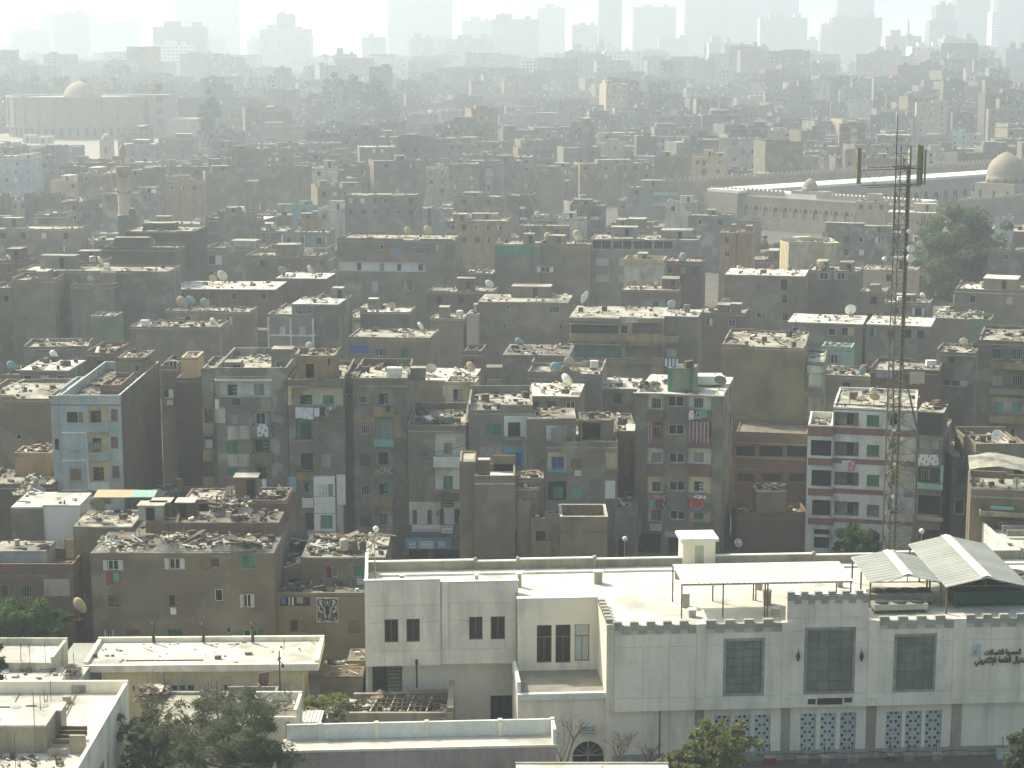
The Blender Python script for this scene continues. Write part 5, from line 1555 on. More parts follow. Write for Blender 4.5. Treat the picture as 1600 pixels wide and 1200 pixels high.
# ---- far left brown houses
h = H2('tall plain brown house at the left edge beside the light blue house', Z4, -90, 222, 226, 15.3, 12, 'brown_brick', par=.5); h.win(h.rc(Z4, (72, 395, 95, 420)), 'bare', 'none'); h.build(debris=30)
h = H2('small orange walled house with planks on top, left of the light blue house', Z4, 64, 226, 478, 11.0, 4, 'orange_plaster', par=.3, roof='roof_lime'); h.build(debris=50)
rubble('pale rubble heap beside the light blue house', (atz(35, 748, 9)[0], h.Y - 8, atz(78, 748, 9)[0], h.Y - 3.5, 8.2), 130, 1.6, 52)
h = H2('dark brown low house under the pale rubble heap, left edge', Z4, -80, 236, 610, 9.0, 8, 'dark_brick', par=.6, rough_top=.8); h.build(debris=30)
# ---- grey flats with the white loggia
h = H2('grey flats with a white top loggia and mixed balconies, fourth floor open', Z5, 118, 493, 182, 20.4, 14, 'grey_plaster', par=.9, rough_top=.2)
h.recess(h.rc(Z5, (122, 248, 414, 334)), 1.2, 'white_paint')
h.win(h.rc(Z5, (185, 268, 236, 334), off=-1.2), 'half', 'grey_shutter', base=1.2, name='balcony_door'); h.win(h.rc(Z5, (322, 266, 376, 328), off=-1.2), 'shut', 'grey_shutter', base=1.2)
h.balcony(h.rc(Z5, (120, 334, 414, 385)), .25, 'grey_plaster'); h.panel(h.rc(Z5, (118, 240, 416, 249)), 'white_paint', t=.3, name='cornice')
for r, k, c in (((180, 425, 240, 478), 'shut', 'grey_shutter'), ((180, 565, 240, 628), 'shut', 'green_paint'), ((185, 705, 240, 745), 'shut', 'green_paint')): h.win(h.rc(Z5, r), k, c)
for r, dr, k, c in (((310, 410, 412, 484), (332, 416, 384, 476), 'open', 'pale_shutter'), ((310, 548, 410, 630), (330, 555, 404, 625), 'half', 'green_paint'), ((325, 688, 422, 770), (335, 698, 390, 768), 'half', 'green_paint')):
 h.recess(h.rc(Z5, r), .9, 'pale_plaster'); h.win(h.rc(Z5, dr, off=-.9), k, c, base=.9, name='balcony_door')
h.balcony(h.rc(Z5, (306, 484, 420, 540)), .5, 'grey_plaster'); h.balcony(h.rc(Z5, (306, 630, 420, 674)), .5, 'brown_brick'); h.balcony(h.rc(Z5, (318, 770, 428, 812)), .5, 'grey_plaster')
for r in ((185, 485, 240, 555), (242, 485, 300, 555), (185, 632, 240, 696), (242, 632, 300, 696)): h.panel(h.rc(Z5, r), 'pale_plaster', t=.012)
h.panel(h.rc(Z5, (120, 388, 175, 470)), 'pale_plaster', t=.01)
h.build(debris=46, hut=[(.6, 2.5, 1.8, 2, 1.0), (5.2, 6.5, 2.4, 2.4, 1.8)])
for lab, x0, x1, y0, y1, m, s2 in (('white sheet hung from the left end of the white loggia', 120, 142, 346, 398, 'cloth_white', None), ('dark shirt hung from the white loggia', 210, 250, 342, 376, 'cloth_dark', None), ('blue and white patterned cloth over the third floor balcony of the grey flats', 338, 398, 476, 540, 'cloth_white', 'cloth_blue'), ('purple cloth blown sideways from the third floor balcony of the grey flats', 398, 458, 466, 484, 'cloth_purple', None), ('white cloth on the lowest visible balcony of the grey flats', 364, 388, 762, 812, 'cloth_white', None)):
 q = h.rc(Z5, (x0, y0, x1, y1), off=.6); cloth(lab, h.lw(((q[0] + q[2]) / 2, -.6, q[3])), q[2] - q[0], q[3] - q[1], m, x0, second=s2)
GREY = h
h = H2('narrow strip of ochre balconies on the left side of the grey flats', Z5, 48, 116, 184, 20.2, 8, 'grey_brown', par=.5)
for r, k, c in (((68, 256, 114, 314), 'shut', 'grey_shutter'),): h.win(h.rc(Z5, r), k, c)
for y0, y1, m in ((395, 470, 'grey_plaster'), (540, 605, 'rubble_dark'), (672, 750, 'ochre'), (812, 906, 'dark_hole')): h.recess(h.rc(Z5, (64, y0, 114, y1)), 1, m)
for y0, y1 in ((318, 375), (474, 525), (612, 668), (752, 806)): h.panel(h.rc(Z5, (58, y0, 116, y1)), 'ochre', t=.1, name='balcony_front')
q = h.rc(Z5, (64, 560, 104, 605)); h.panel(q, 'cloth_white', t=.03, base=.5, name='white_board')
h.build(debris=10)
# ---- flats with the yellow top floor
h = H2('flats with a yellow painted top floor and a white lower corner', Z5, 498, 792, 243, 19.4, 14, 'grey_brown', par=.7, rough_top=.2)
h.recess(h.rc(Z5, (520, 284, 788, 378)), .8, 'yellow_plaster')
h.panel(h.rc(Z5, (498, 284, 519, 378)), 'yellow_plaster', t=.01)
for r in ((562, 322, 627, 390), (682, 325, 740, 374)): h.win(h.rc(Z5, r, off=-.8), 'half' if r[0] < 600 else 'shut', 'green_paint', base=.8, name='balcony_door')
h.balcony(h.rc(Z5, (535, 378, 750, 396)), .6, 'grey_plaster')
h.recess(h.rc(Z5, (540, 445, 630, 560)), .9, 'turquoise'); h.win(h.rc(Z5, (566, 470, 622, 556), off=-.9), 'shut', 'dark_green', base=.9, name='balcony_door'); h.balcony(h.rc(Z5, (536, 538, 634, 562)), .4, 'concrete', rail='dark_metal')
for r, k, c in (((662, 484, 722, 540), 'shut', 'dish_green'), ((668, 630, 724, 700), 'shut', 'grey_shutter'), ((566, 626, 630, 712), 'shut', 'dark_hole')): h.win(h.rc(Z5, r), k, c)
h.balcony(h.rc(Z5, (545, 690, 634, 722)), .5, 'rust_metal', rail='dark_metal'); h.panel(h.rc(Z5, (545, 724, 634, 764)), 'ochre', t=.03)
# white boxed lower corner
q = h.rc(Z5, (636, 745, 752, 1060)); mb = MB(); h.fbox(mb, 'F', q[0], -.7, q[1], q[2], -.003, q[3]); mb.build('bay', 'clean_white', h.root)
q2 = h.rc(Z5, (754, 738, 802, 890)); mb = MB(); h.fbox(mb, 'F', q2[0], -.5, q2[1], q2[2], -.003, q2[3]); mb.build('bay', 'white_paint', h.root)
q3 = h.rc(Z5, (754, 892, 792, 1060)); mb = MB(); h.fbox(mb, 'F', q3[0], -.35, q3[1], q3[2], -.003, q3[3]); mb.build('bay', 'pale_plaster', h.root)
mb = MB()
for r in ((636, 850, 752, 853), (694, 853, 697, 1060), (636, 938, 752, 941)): 
 q = h.rc(Z5, r, off=.7); h.fbox(mb, 'F', q[0], -.73, q[1], q[2], -.7, q[3])
mb.build('joint_strip', 'grey_shutter', h.root)
h.recess(h.rc(Z5, (580, 775, 634, 852)), .7, 'mint'); h.recess(h.rc(Z5, (592, 940, 634, 1022)), .5, 'dark_green')
h.panel(h.rc(Z5, (506, 748, 545, 825)), 'turquoise', t=.3, name='screen'); h.balcony(h.rc(Z5, (575, 856, 634, 905)), .5, 'clean_white')
h.win(h.rc(Z5, (585, 782, 612, 832), off=-.7), 'half', 'mint', base=.7)
def bwin(h, T_, r, k, c, off, frame='white_frame', name='window'): return h.win(h.rc(T_, r, off=off), k, c, frame, base=-off, name=name)
bwin(h, Z5, (676, 788, 708, 850), 'curtain', 'none', .71); bwin(h, Z5, (648, 788, 672, 850), 'shut', 'white_frame', .71); bwin(h, Z5, (710, 788, 734, 850), 'shut', 'turquoise', .71); bwin(h, Z5, (672, 950, 732, 1018), 'shut', 'green_paint', .71)
h.sign(h.rc(Z5, (604, 1030, 696, 1070), off=.75), 'pale_plaster', 'letter_brown', 2, base=-.75); h.sign(h.rc(Z5, (700, 1034, 746, 1064), off=.75), 'blue_paint', 'clean_white', 2, base=-.75)
h.panel(h.rc(Z5, (594, 1076, 654, 1104), off=.6), 'deep_blue', t=.1, base=-.6, name='awning')
h.build(debris=30)
YEL = h
for i, (x0, x1, y0, y1, m, s2, lab) in enumerate(((538, 580, 388, 446, 'cloth_white', None, 'leftmost white sheet on the line below the yellow top floor'), (580, 632, 390, 450, 'cloth_white', 'cloth_pale_blue', 'pale blue patterned sheet on the line below the yellow top floor'), (636, 664, 392, 436, 'cloth_white', None, 'narrow white cloth in the middle of the line below the yellow floor'), (668, 690, 388, 432, 'cloth_dark', None, 'black cloth on the line below the yellow floor'), (692, 712, 386, 430, 'cloth_grey', 'cloth_dark', 'grey cloth right of the black cloth below the yellow floor'), (714, 728, 384, 404, 'cloth_pale_blue', None, 'small pale cloth at the right end of the line below the yellow floor'))):
 q = h.rc(Z5, (x0, y0, x1, y1), off=.7); cloth(lab, h.lw(((q[0] + q[2]) / 2, -.7, q[3])), q[2] - q[0], q[3] - q[1], m, i + 60, second=s2)
P = atz(487, 590, 17.0)
h2 = House('ochre roof room with a dark doorway on the yellow topped flats', h.X + .8, h.Y + 1.2, 4.2, 4, 21.9, 'ochre', z0=19.0, par=.3, roof='roof_lime')
h2.hole(h2.rc(Z5, (592, 162, 636, 234)), .5); h2.win(h2.rc(Z5, (704, 130, 722, 175)), 'bare', 'none'); h2.build(debris=20)
# recessed strip + tan flats with balconies
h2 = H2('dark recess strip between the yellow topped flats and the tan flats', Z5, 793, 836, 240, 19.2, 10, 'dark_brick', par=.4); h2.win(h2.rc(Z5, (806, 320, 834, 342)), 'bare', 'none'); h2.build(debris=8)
h = H2('grey brown flats with a column of ochre balconies, roof tank on top', Z5, 836, 1120, 236, 19.4, 13, 'grey_brown', par=.8, rough_top=.25)
for r, k in (((866, 328, 912, 368), 'grille'), ((880, 478, 926, 530), 'grille'), ((875, 632, 930, 690), 'shut'), ((880, 792, 932, 848), 'grille'), ((876, 950, 935, 1005), 'shut')): h.win(h.rc(Z5, r), k, 'rubble_dark' if k == 'shut' else 'none', 'pale_shutter')
for y0, y1, m, k, c in ((292, 380, 'pale_plaster', 'half', 'grey_shutter'), (450, 548, 'mint', 'shut', 'grey_shutter'), (600, 695, 'pale_plaster', 'shut', 'dark_hole'), (760, 850, 'mint', 'half', 'turquoise'), (915, 1008, 'pale_plaster', 'grille', 'none')):
 h.recess(h.rc(Z5, (956, y0, 1046, y1)), .9, m); h.win(h.rc(Z5, (972, y0 + 22, 1022, y1 - 2), off=-.9), k, c, base=.9, name='balcony_door')
for y0, y1, m in ((382, 432, 'ochre'), (550, 590, 'turquoise'), (697, 742, 'ochre'), (852, 906, 'ochre'), (1010, 1060, 'trim_brown')): h.balcony(h.rc(Z5, (948, y0, 1052, y1)), .45, m)
h.panel(h.rc(Z5, (1052, 428, 1090, 545)), 'ochre', t=.012); h.panel(h.rc(Z5, (845, 440, 950, 468)), 'ochre', t=.012)
h.build(debris=34, hut=[(6.0, 3, 1.6, 1.4, 1.3)])
TAN = h
for lab, x0, x1, y0, y1, m, s2 in (('dark trousers on the top ochre balcony of the tan flats', 1012, 1032, 378, 412, 'cloth_dark', None), ('mixed dark and white washing on the third ochre balcony', 968, 1044, 700, 734, 'cloth_grey', 'cloth_dark')):
 q = h.rc(Z5, (x0, y0, x1, y1), off=.5); cloth(lab, h.lw(((q[0] + q[2]) / 2, -.52, q[3])), q[2] - q[0], q[3] - q[1], m, x0, second=s2)
tank('white box water tank on a stand on the tan flats', h.lw((4.2, 4, h.z - .75)), .8, 1.0, 'clean_white', True)
# ---- shop building
h = H2('low grey brown flats with a white balcony bay and shop signs', Z5, 1124, 1430, 472, 14.9, 12, 'grey_brown', par=.8, rough_top=.4)
h.recess(h.rc(Z5, (1265, 522, 1424, 640)), 1.0, 'white_paint'); h.win(h.rc(Z5, (1312, 572, 1356, 638), off=-1), 'shut', 'trim_brown', base=1.0, name='balcony_door')
h.balcony(h.rc(Z5, (1258, 640, 1402, 696)), .55, 'clean_white')
h.panel(h.rc(Z5, (1268, 700, 1424, 815)), 'white_paint', t=.02); h.win(h.rc(Z5, (1308, 745, 1358, 812)), 'shut', 'green_paint', base=-.022)
h.panel(h.rc(Z5, (1260, 818, 1420, 832)), 'concrete', t=.4, name='ledge'); h.panel(h.rc(Z5, (1130, 880, 1420, 1000)), 'pale_plaster', t=.012)
for r, k, c in (((1172, 582, 1226, 640), 'shut', 'grey_brown'), ((1170, 752, 1228, 815), 'shut', 'dish_green')): h.win(h.rc(Z5, r), k, c)
h.win(h.rc(Z5, (1172, 922, 1226, 995)), 'curtain', 'dark_green', base=-.014); h.win(h.rc(Z5, (1312, 915, 1366, 995)), 'curtain', 'dark_green', base=-.014)
h.sign(h.rc(Z5, (1296, 874, 1362, 906), off=.05), 'dark_metal', 'pale_shutter', 2, base=-.05); h.panel(h.rc(Z5, (1272, 922, 1294, 948)), 'dish_green', t=.35, name='air_conditioner_box'); h.panel(h.rc(Z5, (1372, 918, 1408, 944)), 'dark_metal', t=.35, name='air_conditioner_box')
h.sign(h.rc(Z5, (1147, 1000, 1294, 1050), off=.1), 'clean_white', 'cloth_red', 1, base=-.1, t=.1); h.panel(h.rc(Z5, (1147, 1036, 1294, 1050), off=.22), 'deep_blue', t=.02, base=-.22, name='sign_stripe'); h.sign(h.rc(Z5, (1298, 1004, 1360, 1044), off=.1), 'clean_white', 'deep_blue', 2, base=-.1)
h.panel(h.rc(Z5, (1112, 1068, 1352, 1126), off=.2), 'blue_paint', t=.06, base=-.2, name='shop_front')
for r in ((1130, 1086, 1166, 1120), (1184, 1085, 1258, 1122), (1282, 1085, 1320, 1118)): h.sign(h.rc(Z5, r, off=.27), 'clean_white', 'letter_brown', 2, base=-.27, t=.03)
h.hole(h.rc(Z5, (1130, 1130, 1230, 1175)), .8); h.hole(h.rc(Z5, (1260, 1130, 1400, 1175)), .8)
h.build(debris=70)
tank('orange water barrel on the roof of the shop flats', h.lw((6.6, 1.6, h.z - .75)), .5, .5, 'orange_plaster')
tank('dark grey water tank on the roof of the shop flats', h.lw((4.2, 2.4, h.z - .75)), .6, .9, 'dish_green')
rubble('dark jumble of broken furniture on the shop flats', (h.X + .4, h.Y + .6, h.X + 4.2, h.Y + 3.4, h.z - .78), 90, .6, 66, mats=['rubble_dark', 'dark_metal', 'wood', 'rust_metal', 'pane_pale', 'cloth_dark'])
# ---- patch fronted house
h = H2('grey house with a white plaster patch and a light blue doorway', Z6, 105, 442, 376, 16.8, 12, 'grey_plaster', par=.9, rough_top=.6)
h.win(h.rc(Z6, (196, 476, 280, 534)), 'shut', 'green_paint'); h.panel(h.rc(Z6, (292, 432, 438, 560)), 'white_paint', t=.012); h.win(h.rc(Z6, (312, 466, 376, 540)), 'pane', 'none', 'dark_green', base=-.014)
h.panel(h.rc(Z6, (290, 540, 400, 550)), 'concrete', t=.5, name='ledge'); h.panel(h.rc(Z6, (392, 560, 440, 740)), 'pale_plaster', t=.01)
q = h.rc(Z6, (290, 592, 396, 622)); h.panel(q, 'blue_paint', t=.03); h.panel(h.rc(Z6, (384, 624, 396, 690)), 'blue_paint', t=.03); h.win(h.rc(Z6, (352, 624, 384, 700)), 'shut', 'deep_blue', name='door')
h.panel(h.rc(Z6, (150, 560, 286, 640)), 'grey_plaster', t=.1, name='balcony_front')
h.build(debris=60)
# ---- stepped grey flats with blue and teal doors
h = H2('stepped grey flats with blue and teal balcony doors', Z6, 510, 885, 566, 13.3, 12, 'grey_brown', par=.6, rough_top=.2)
for r, m, dr, c in (((520, 622, 618, 722), 'cream_wall', (540, 645, 602, 720), 'deep_blue'), ((822, 622, 886, 716), 'cream_wall', None, None), ((520, 774, 616, 872), 'dark_green', (548, 800, 600, 868), 'turquoise')):
 h.recess(h.rc(Z6, r), .9, m)
 if dr: h.win(h.rc(Z6, dr, off=-.9), 'shut', c, base=.9, name='balcony_door')
h.balcony(h.rc(Z6, (516, 700, 620, 724)), .35, 'blue_paint', rail='blue_paint'); h.balcony(h.rc(Z6, (818, 700, 890, 718)), .3, 'concrete', rail='rust_metal')
h.win(h.rc(Z6, (640, 656, 696, 706)), 'shut', 'red_brick'); h.win(h.rc(Z6, (640, 806, 706, 862)), 'shut', 'turquoise'); h.panel(h.rc(Z6, (818, 770, 870, 862)), 'clean_white', t=.15, name='white_screen')
h.build(debris=50)
h2 = House('upper room with grey shutters on the stepped grey flats', h.X - 2.0, h.Y + 1.15, 5.2, 6, 15.7, 'grey_brown', z0=0, par=.15, roof='roof_lime')
h2.panel(h2.rc(Z6, (512, 482, 618, 566)), 'pale_plaster', t=.01); h2.win(h2.rc(Z6, (536, 495, 590, 570)), 'shut', 'grey_shutter', base=-.012); h2.build(debris=20)
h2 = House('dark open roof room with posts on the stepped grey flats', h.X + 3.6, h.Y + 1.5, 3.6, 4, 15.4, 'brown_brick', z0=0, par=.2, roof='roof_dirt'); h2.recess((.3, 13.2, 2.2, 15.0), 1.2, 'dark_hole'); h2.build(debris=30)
# ---- blank brown block and the ruins in front
zA = 12.0
h = H2('tall blank brown block with a small white roof, beside the ruined walls', D6, 222, 560, 284, zA, 5.6, 'brown_brick', par=.75, roof='roof_white', rough_top=0)
BLK = h; h.build(debris=0)
mb = MB(); mb.box(.1, 1.6, zA - .74, 1.5, 2.6, zA + 1.3); mb.box(0, 1.5, zA + 1.302, 1.6, 2.7, zA + 1.42)
h.panel((0.0, 5.0, 0.2, 5.2), 'brown_brick') if False else None
h2 = House('red brick chimney like roof stub on the tall blank brown block', h.X + .3, h.Y + 2.0, 1.2, .9, zA + 1.2, 'red_brick', z0=zA - .6, par=0, roof='roof_white'); h2.build(debris=0)
h2 = House('yellow brown side wall buttress at the left of the tall blank block', h.X - 1.55, h.Y + 1.2, 1.6, 5, zA + 1.2, 'tan_brick', par=.2); h2.build(debris=0)
mb = MB(); mb.box(1.8, 5.4, zA - .74, h.w, 5.58, zA + .9); mb.build('rear_parapet', 'brown_brick', h.root)
h2 = H2('low tan wall box at the foot of the tall blank block', D6, 330, 618, 800, 5.4, 3, 'tan_brick', par=.5, roof='roof_dirt', rough_top=.5); h2.build(debris=12)
h3 = H2('roofless square brick room with bright wall tops, in the ruins', D6, 935, 1330, 628, 8.0, 5.2, 'tan_brick', par=1.5, roof='roof_dirt', rough_top=0); h3.build(debris=22)
mb = MB(); mb.box(-.04, -.04, 8.0, h3.w + .04, .24, 8.06); mb.box(-.04, h3.d - .24, 8.0, h3.w + .04, h3.d + .04, 8.06); mb.box(-.04, .25, 8.0, .24, h3.d - .25, 8.06); mb.box(h3.w - .24, .25, 8.0, h3.w + .04, h3.d - .25, 8.06); mb.build('wall_top', 'rubble_pale', h3.root)
h4 = H2('broken brick wall with open cells between the blank block and the roofless room', D6, 572, 936, 790, 5.7, 4.5, 'tan_brick', par=.3, roof='roof_dirt', rough_top=.6); h4.build(debris=36)
for i, (x0, x1, yt, z, m) in enumerate(((575, 690, 490, 9.4, 'brown_brick'), (692, 860, 640, 7.7, 'tan_brick'), (810, 940, 595, 8.2, 'brown_brick'))):
 g = H2(('narrow pier of brown wall', 'arched remnant of plaster wall', 'stub of brown wall')[i] + ' standing in the ruins right of the blank block', D6, x0, x1, yt, z, .5 + i * .3, m, par=.2, rough_top=.9, roof='roof_dirt')
 if i == 1: g.hole((.5, 5.4, 2.2, 6.4), .3)
 g.build(debris=4)
h5 = H2('split level ruin with bright rubble floors above the broken wall', D6, 574, 760, 375, 10.6, 3.5, 'brown_brick', par=.25, roof='roof_lime', rough_top=.6); h5.build(debris=50)
h5 = H2('upper bright floor of the split level ruin', D6, 574, 800, 305, 11.3, 3.5, 'brown_brick', par=.25, roof='roof_lime', rough_top=.6); h5.build(debris=34)
p = atz(966, 862, 1.0); globe_lamp('white globe lamp standing right of the ruins', (atz(966, 840, 5)[0], atz(966, 870, .5)[1] - 20, 0), 7.5)
p = atz(1440, 834, 9); globe_lamp('white globe lamp on a pole behind the smaller gabled canopy', (at(1440, 834, 165)[0], 165, 0), at(1440, 834, 165)[2])
# ---- five storey flats with sliding windows
h = H2('five storey brown flats with white framed sliding windows and bright laundry', A10z, 90, 618, 205, 18.0, 12, 'grey_brown', par=0.05, roof='roof_white', rot=rad(-12), trim='red_brick')
FIVE = h
for i, (y0, y1) in enumerate(((226, 294), (398, 464), (570, 635), (740, 803), (918, 978))):
 h.win(h.rc(A10z, (285 + 3 * i, y0, 382 + 1.5 * i, y1)), 'pane', 'none', 'white_frame')
for y0, y1, m in ((208, 310, 'white_paint'), (380, 478, 'brown_brick'), (540, 640, 'white_paint'), (712, 815, 'cream_wall'), (885, 990, 'cream_wall')):
 h.recess(h.rc(A10z, (164, y0, 256, y1)), 1.0, m); h.recess(h.rc(A10z, (410, y0, 545, y1)), 1.0, m)
 k = 'shut' if y0 in (540, 885) else 'grille'; c = 'grey_shutter' if y0 == 540 else 'green_paint' if y0 == 885 else 'none'
 h.win(h.rc(A10z, (186, y0 + 28, 244, y1 - 4), off=-1), k, c, base=1.0, name='balcony_door'); h.win(h.rc(A10z, (442, y0 + 28, 500, y1 - 4), off=-1), 'half' if y0 == 712 else k, c if c != 'none' else 'pale_shutter', base=1.0, name='balcony_door')
 h.balcony(h.rc(A10z, (160, y1, 262, y1 + 62)), .3, 'red_brick' if y0 < 700 else 'brown_brick'); h.balcony(h.rc(A10z, (406, y1, 548, y1 + 62)), .3, 'red_brick' if y0 < 700 else 'brown_brick')
h.sign(h.rc(A10z, (176, 998, 246, 1042), off=.35), 'clean_white', 'letter_brown', 3, base=-.35); h.panel(h.rc(A10z, (268, 1045, 416, 1078), off=.3), 'pane_pale', t=.5, base=-.3, name='shop_canopy'); h.hole(h.rc(A10z, (110, 1060, 240, 1180)), .8); h.hole(h.rc(A10z, (290, 1085, 540, 1180)), .8)
for y in (190, 350): h.win(h.rc(A10z, (655, y, 664, y + 50), 'R'), 'bare', 'none', side='R')
h.build(debris=34)
mb = MB(); mb.box(-.25, -.25, h.z - .10, h.w + .25, -.003, h.z + .02); mb.build('roof_edge', 'roof_white', h.root)
h2 = House('dark green roof room under laundry on the five storey flats', h.lw((3.2, 1.4, 0))[0], h.lw((3.2, 1.4, 0))[1], 2.9, 3, h.z + 2.6, 'dish_green', rot=h.rot, z0=h.z, par=.1, roof='roof_dirt')
h2.panel((.1, h.z + .1, .45, h.z + 2.4), 'green_paint', t=.05); h2.panel((2.3, h.z + .1, 2.7, h.z + 2.4), 'green_paint', t=.05); h2.build(debris=10)
tank('pair of white vaulted sheet covers on the five storey flats roof', h.lw((7.0, 6, h.z)), 1.6, .9, 'clean_white', True)
dish('large green grey dish at the back right of the five storey flats roof', h.lw((8.6, 3.2, h.z)), 1.35, 'dish_green', az=-25, el=35, mast=.5)
rubble('jumble of tanks and boards on the left of the five storey flats roof', (h.X + .3, h.Y + .6, h.X + 2.8, h.Y + 3, h.z), 80, .6, 77)
for lab, x0, x1, y0, y1, m, s2, st in (('striped multicolour washing on the roof room of the five storey flats', 258, 346, 0, 52, 'cloth_blue', 'cloth_white', 1), ('white and pink cloth at the left of the top balcony line', 412, 440, 312, 372, 'cloth_white', 'cloth_pink', 0), ('dark patterned shirt on the top balcony line', 444, 484, 318, 368, 'cloth_grey', 'cloth_dark', 0), ('bright green shirt on the top balcony line', 486, 522, 314, 362, 'cloth_green', None, 0), ('wide maroon and grey striped sheet over the fourth floor balcony', 412, 532, 380, 512, 'cloth_grey', 'cloth_maroon', 1), ('narrow grey striped curtain at the left fourth floor balcony', 164, 196, 384, 518, 'cloth_grey', 'cloth_maroon', 1), ('pink and blue washing along the left second floor balcony', 164, 268, 824, 850, 'cloth_pink', 'cloth_blue', 0), ('turquoise shirt on the left second floor balcony', 168, 206, 852, 902, 'turquoise', None, 0), ('maroon shirt on the left second floor balcony', 212, 248, 852, 908, 'cloth_maroon', None, 0), ('black and white cloth at the right of the left second floor balcony', 250, 270, 836, 908, 'cloth_dark', 'cloth_white', 0), ('red blanket with a yellow ring hung on the right second floor balcony', 406, 502, 842, 916, 'cloth_red', None, 0), ('blue sheet under the red blanket on the second floor balcony', 404, 516, 890, 936, 'cloth_blue', None, 0), ('white cloth above the red blanket on the second floor balcony', 440, 516, 826, 852, 'cloth_white', 'cloth_blue', 0)):
 o_ = .36 if 'blue sheet' not in lab else .33
 q = h.rc(A10z, (x0, y0, x1, y1), off=o_)
 if y0 == 0:
  q = h2.rc(A10z, (x0, y0, x1, y1), off=.1); cloth(lab, h2.lw(((q[0] + q[2]) / 2, -.1, q[3])), q[2] - q[0], q[3] - q[1], m, x0, h.rot, second=s2, stripes=st); continue
 c_ = cloth(lab, h.lw(((q[0] + q[2]) / 2, -o_, q[3])), q[2] - q[0], q[3] - q[1], m, x0, h.rot, second=s2, stripes=st)
 if 'yellow ring' in lab:
  mb = MB(); W = q[2] - q[0]; H = q[3] - q[1]; pts = [(W * .38 * math.cos(t) + .1, -.1, -H * .55 + H * .36 * math.sin(t)) for t in [math.pi * (.85 + 1.3 * i / 12) for i in range(13)]]
  for a, b in zip(pts, pts[1:]): mb.bar(a, b, .06)
  mb.build('yellow_ring', 'gold', c_)
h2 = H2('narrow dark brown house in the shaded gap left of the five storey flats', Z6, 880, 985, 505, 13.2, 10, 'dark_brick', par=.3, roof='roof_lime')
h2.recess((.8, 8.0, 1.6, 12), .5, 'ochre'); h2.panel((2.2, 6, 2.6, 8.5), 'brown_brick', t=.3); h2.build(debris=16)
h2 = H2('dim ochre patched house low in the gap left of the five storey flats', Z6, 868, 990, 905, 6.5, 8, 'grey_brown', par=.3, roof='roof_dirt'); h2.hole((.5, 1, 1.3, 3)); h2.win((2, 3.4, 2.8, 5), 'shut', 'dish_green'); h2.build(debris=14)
# ---- tall blank brick and the red banded block
h = H2('tall blank brick block with a cluttered roof, right of the five storey flats', Z7, 22, 416, 172, 20.3, 13, 'tan_brick', par=.4, rough_top=.7, roof='roof_lime', rot=rad(-11), bands=[17.2, 14.0, 10.8], trim='tan_brick')
h.recess((2.0, 21, 2.1, 21.1), .1) if False else None
h.build(debris=70)
BLANK = h
q = h.lw((h.w + .02, .8, 0)); h2 = House('grey side bay with small balconies on the tall blank brick block', q[0], q[1], 2.2, 9, 18.4, 'grey_plaster', par=.2, rot=h.rot)
h2.recess((.4, 15.4, 2.0, 17.6), .8, 'white_paint'); h2.recess((.4, 12.2, 2.0, 14.4), .8, 'pale_plaster'); h2.balcony((.2, 17.2, 2.2, 18.0), .5, 'pale_plaster'); h2.hole((.6, 6, 1.6, 7.6)); h2.hole((.6, 9, 1.6, 10.6)); h2.build(debris=6)
h = H2('red brick block with dark strip windows below the tall blank brick block', Z7, 90, 424, 582, 11.4, 9, 'red_brick', par=.2, trim='concrete', rot=rad(-11), roof='roof_dirt')
for r in ((92, 650, 178, 702), (200, 650, 308, 702), (330, 650, 418, 702)): h.hole(h.rc(Z7, r), .4)
for r in ((95, 776, 176, 822), (210, 776, 305, 822), (335, 776, 416, 822)): h.win(h.rc(Z7, r), 'grille', 'none', 'brown_shutter')
for r in ((90, 630, 424, 649), (90, 756, 424, 774), (90, 706, 424, 708)): h.panel(h.rc(Z7, r), 'concrete', t=.05, name='floor_band')
h.build(debris=0)
h2 = H2('broken low red brick walls with a rubble topped shed before the red block', Z7, 95, 426, 945, 4.6, 5, 'red_brick', par=1.0, rough_top=.8, roof='roof_dirt'); h2.build(debris=50)
h3 = H2('small tan shed with a heap of pale planks on top, before the red block', Z7, 185, 328, 860, 6.6, 3, 'tan_brick', par=.05, roof='roof_lime'); h3.build(debris=50)
rubble('sunlit rubble pile behind the white roof parapet', (atz(1205, 862, 2)[0], 168, atz(1262, 862, 2)[0], 176, 2.0), 190, 2.3, 81, sc=1.2)
h2 = House('long low yard wall with a stepped top behind the white roof', atz(1255, 868, 4)[0], 166, 8.0, 1.0, 4.9, 'trim_brown', par=.6, roof='roof_dirt', rough_top=.4); h2.build(debris=12)
h2 = House('low brown yard shed behind the mast foot on the roof side', atz(1122, 868, 4)[0], 166, 6.0, 4.0, 4.6, 'brown_brick', par=.4, roof='roof_dirt', rough_top=.6); h2.build(debris=30)
dish('round grey dish on a short pole behind the long metal canopy', atz(1153, 872, 4.6), .9, 'dish_grey', az=200, el=25, mast=1.2)
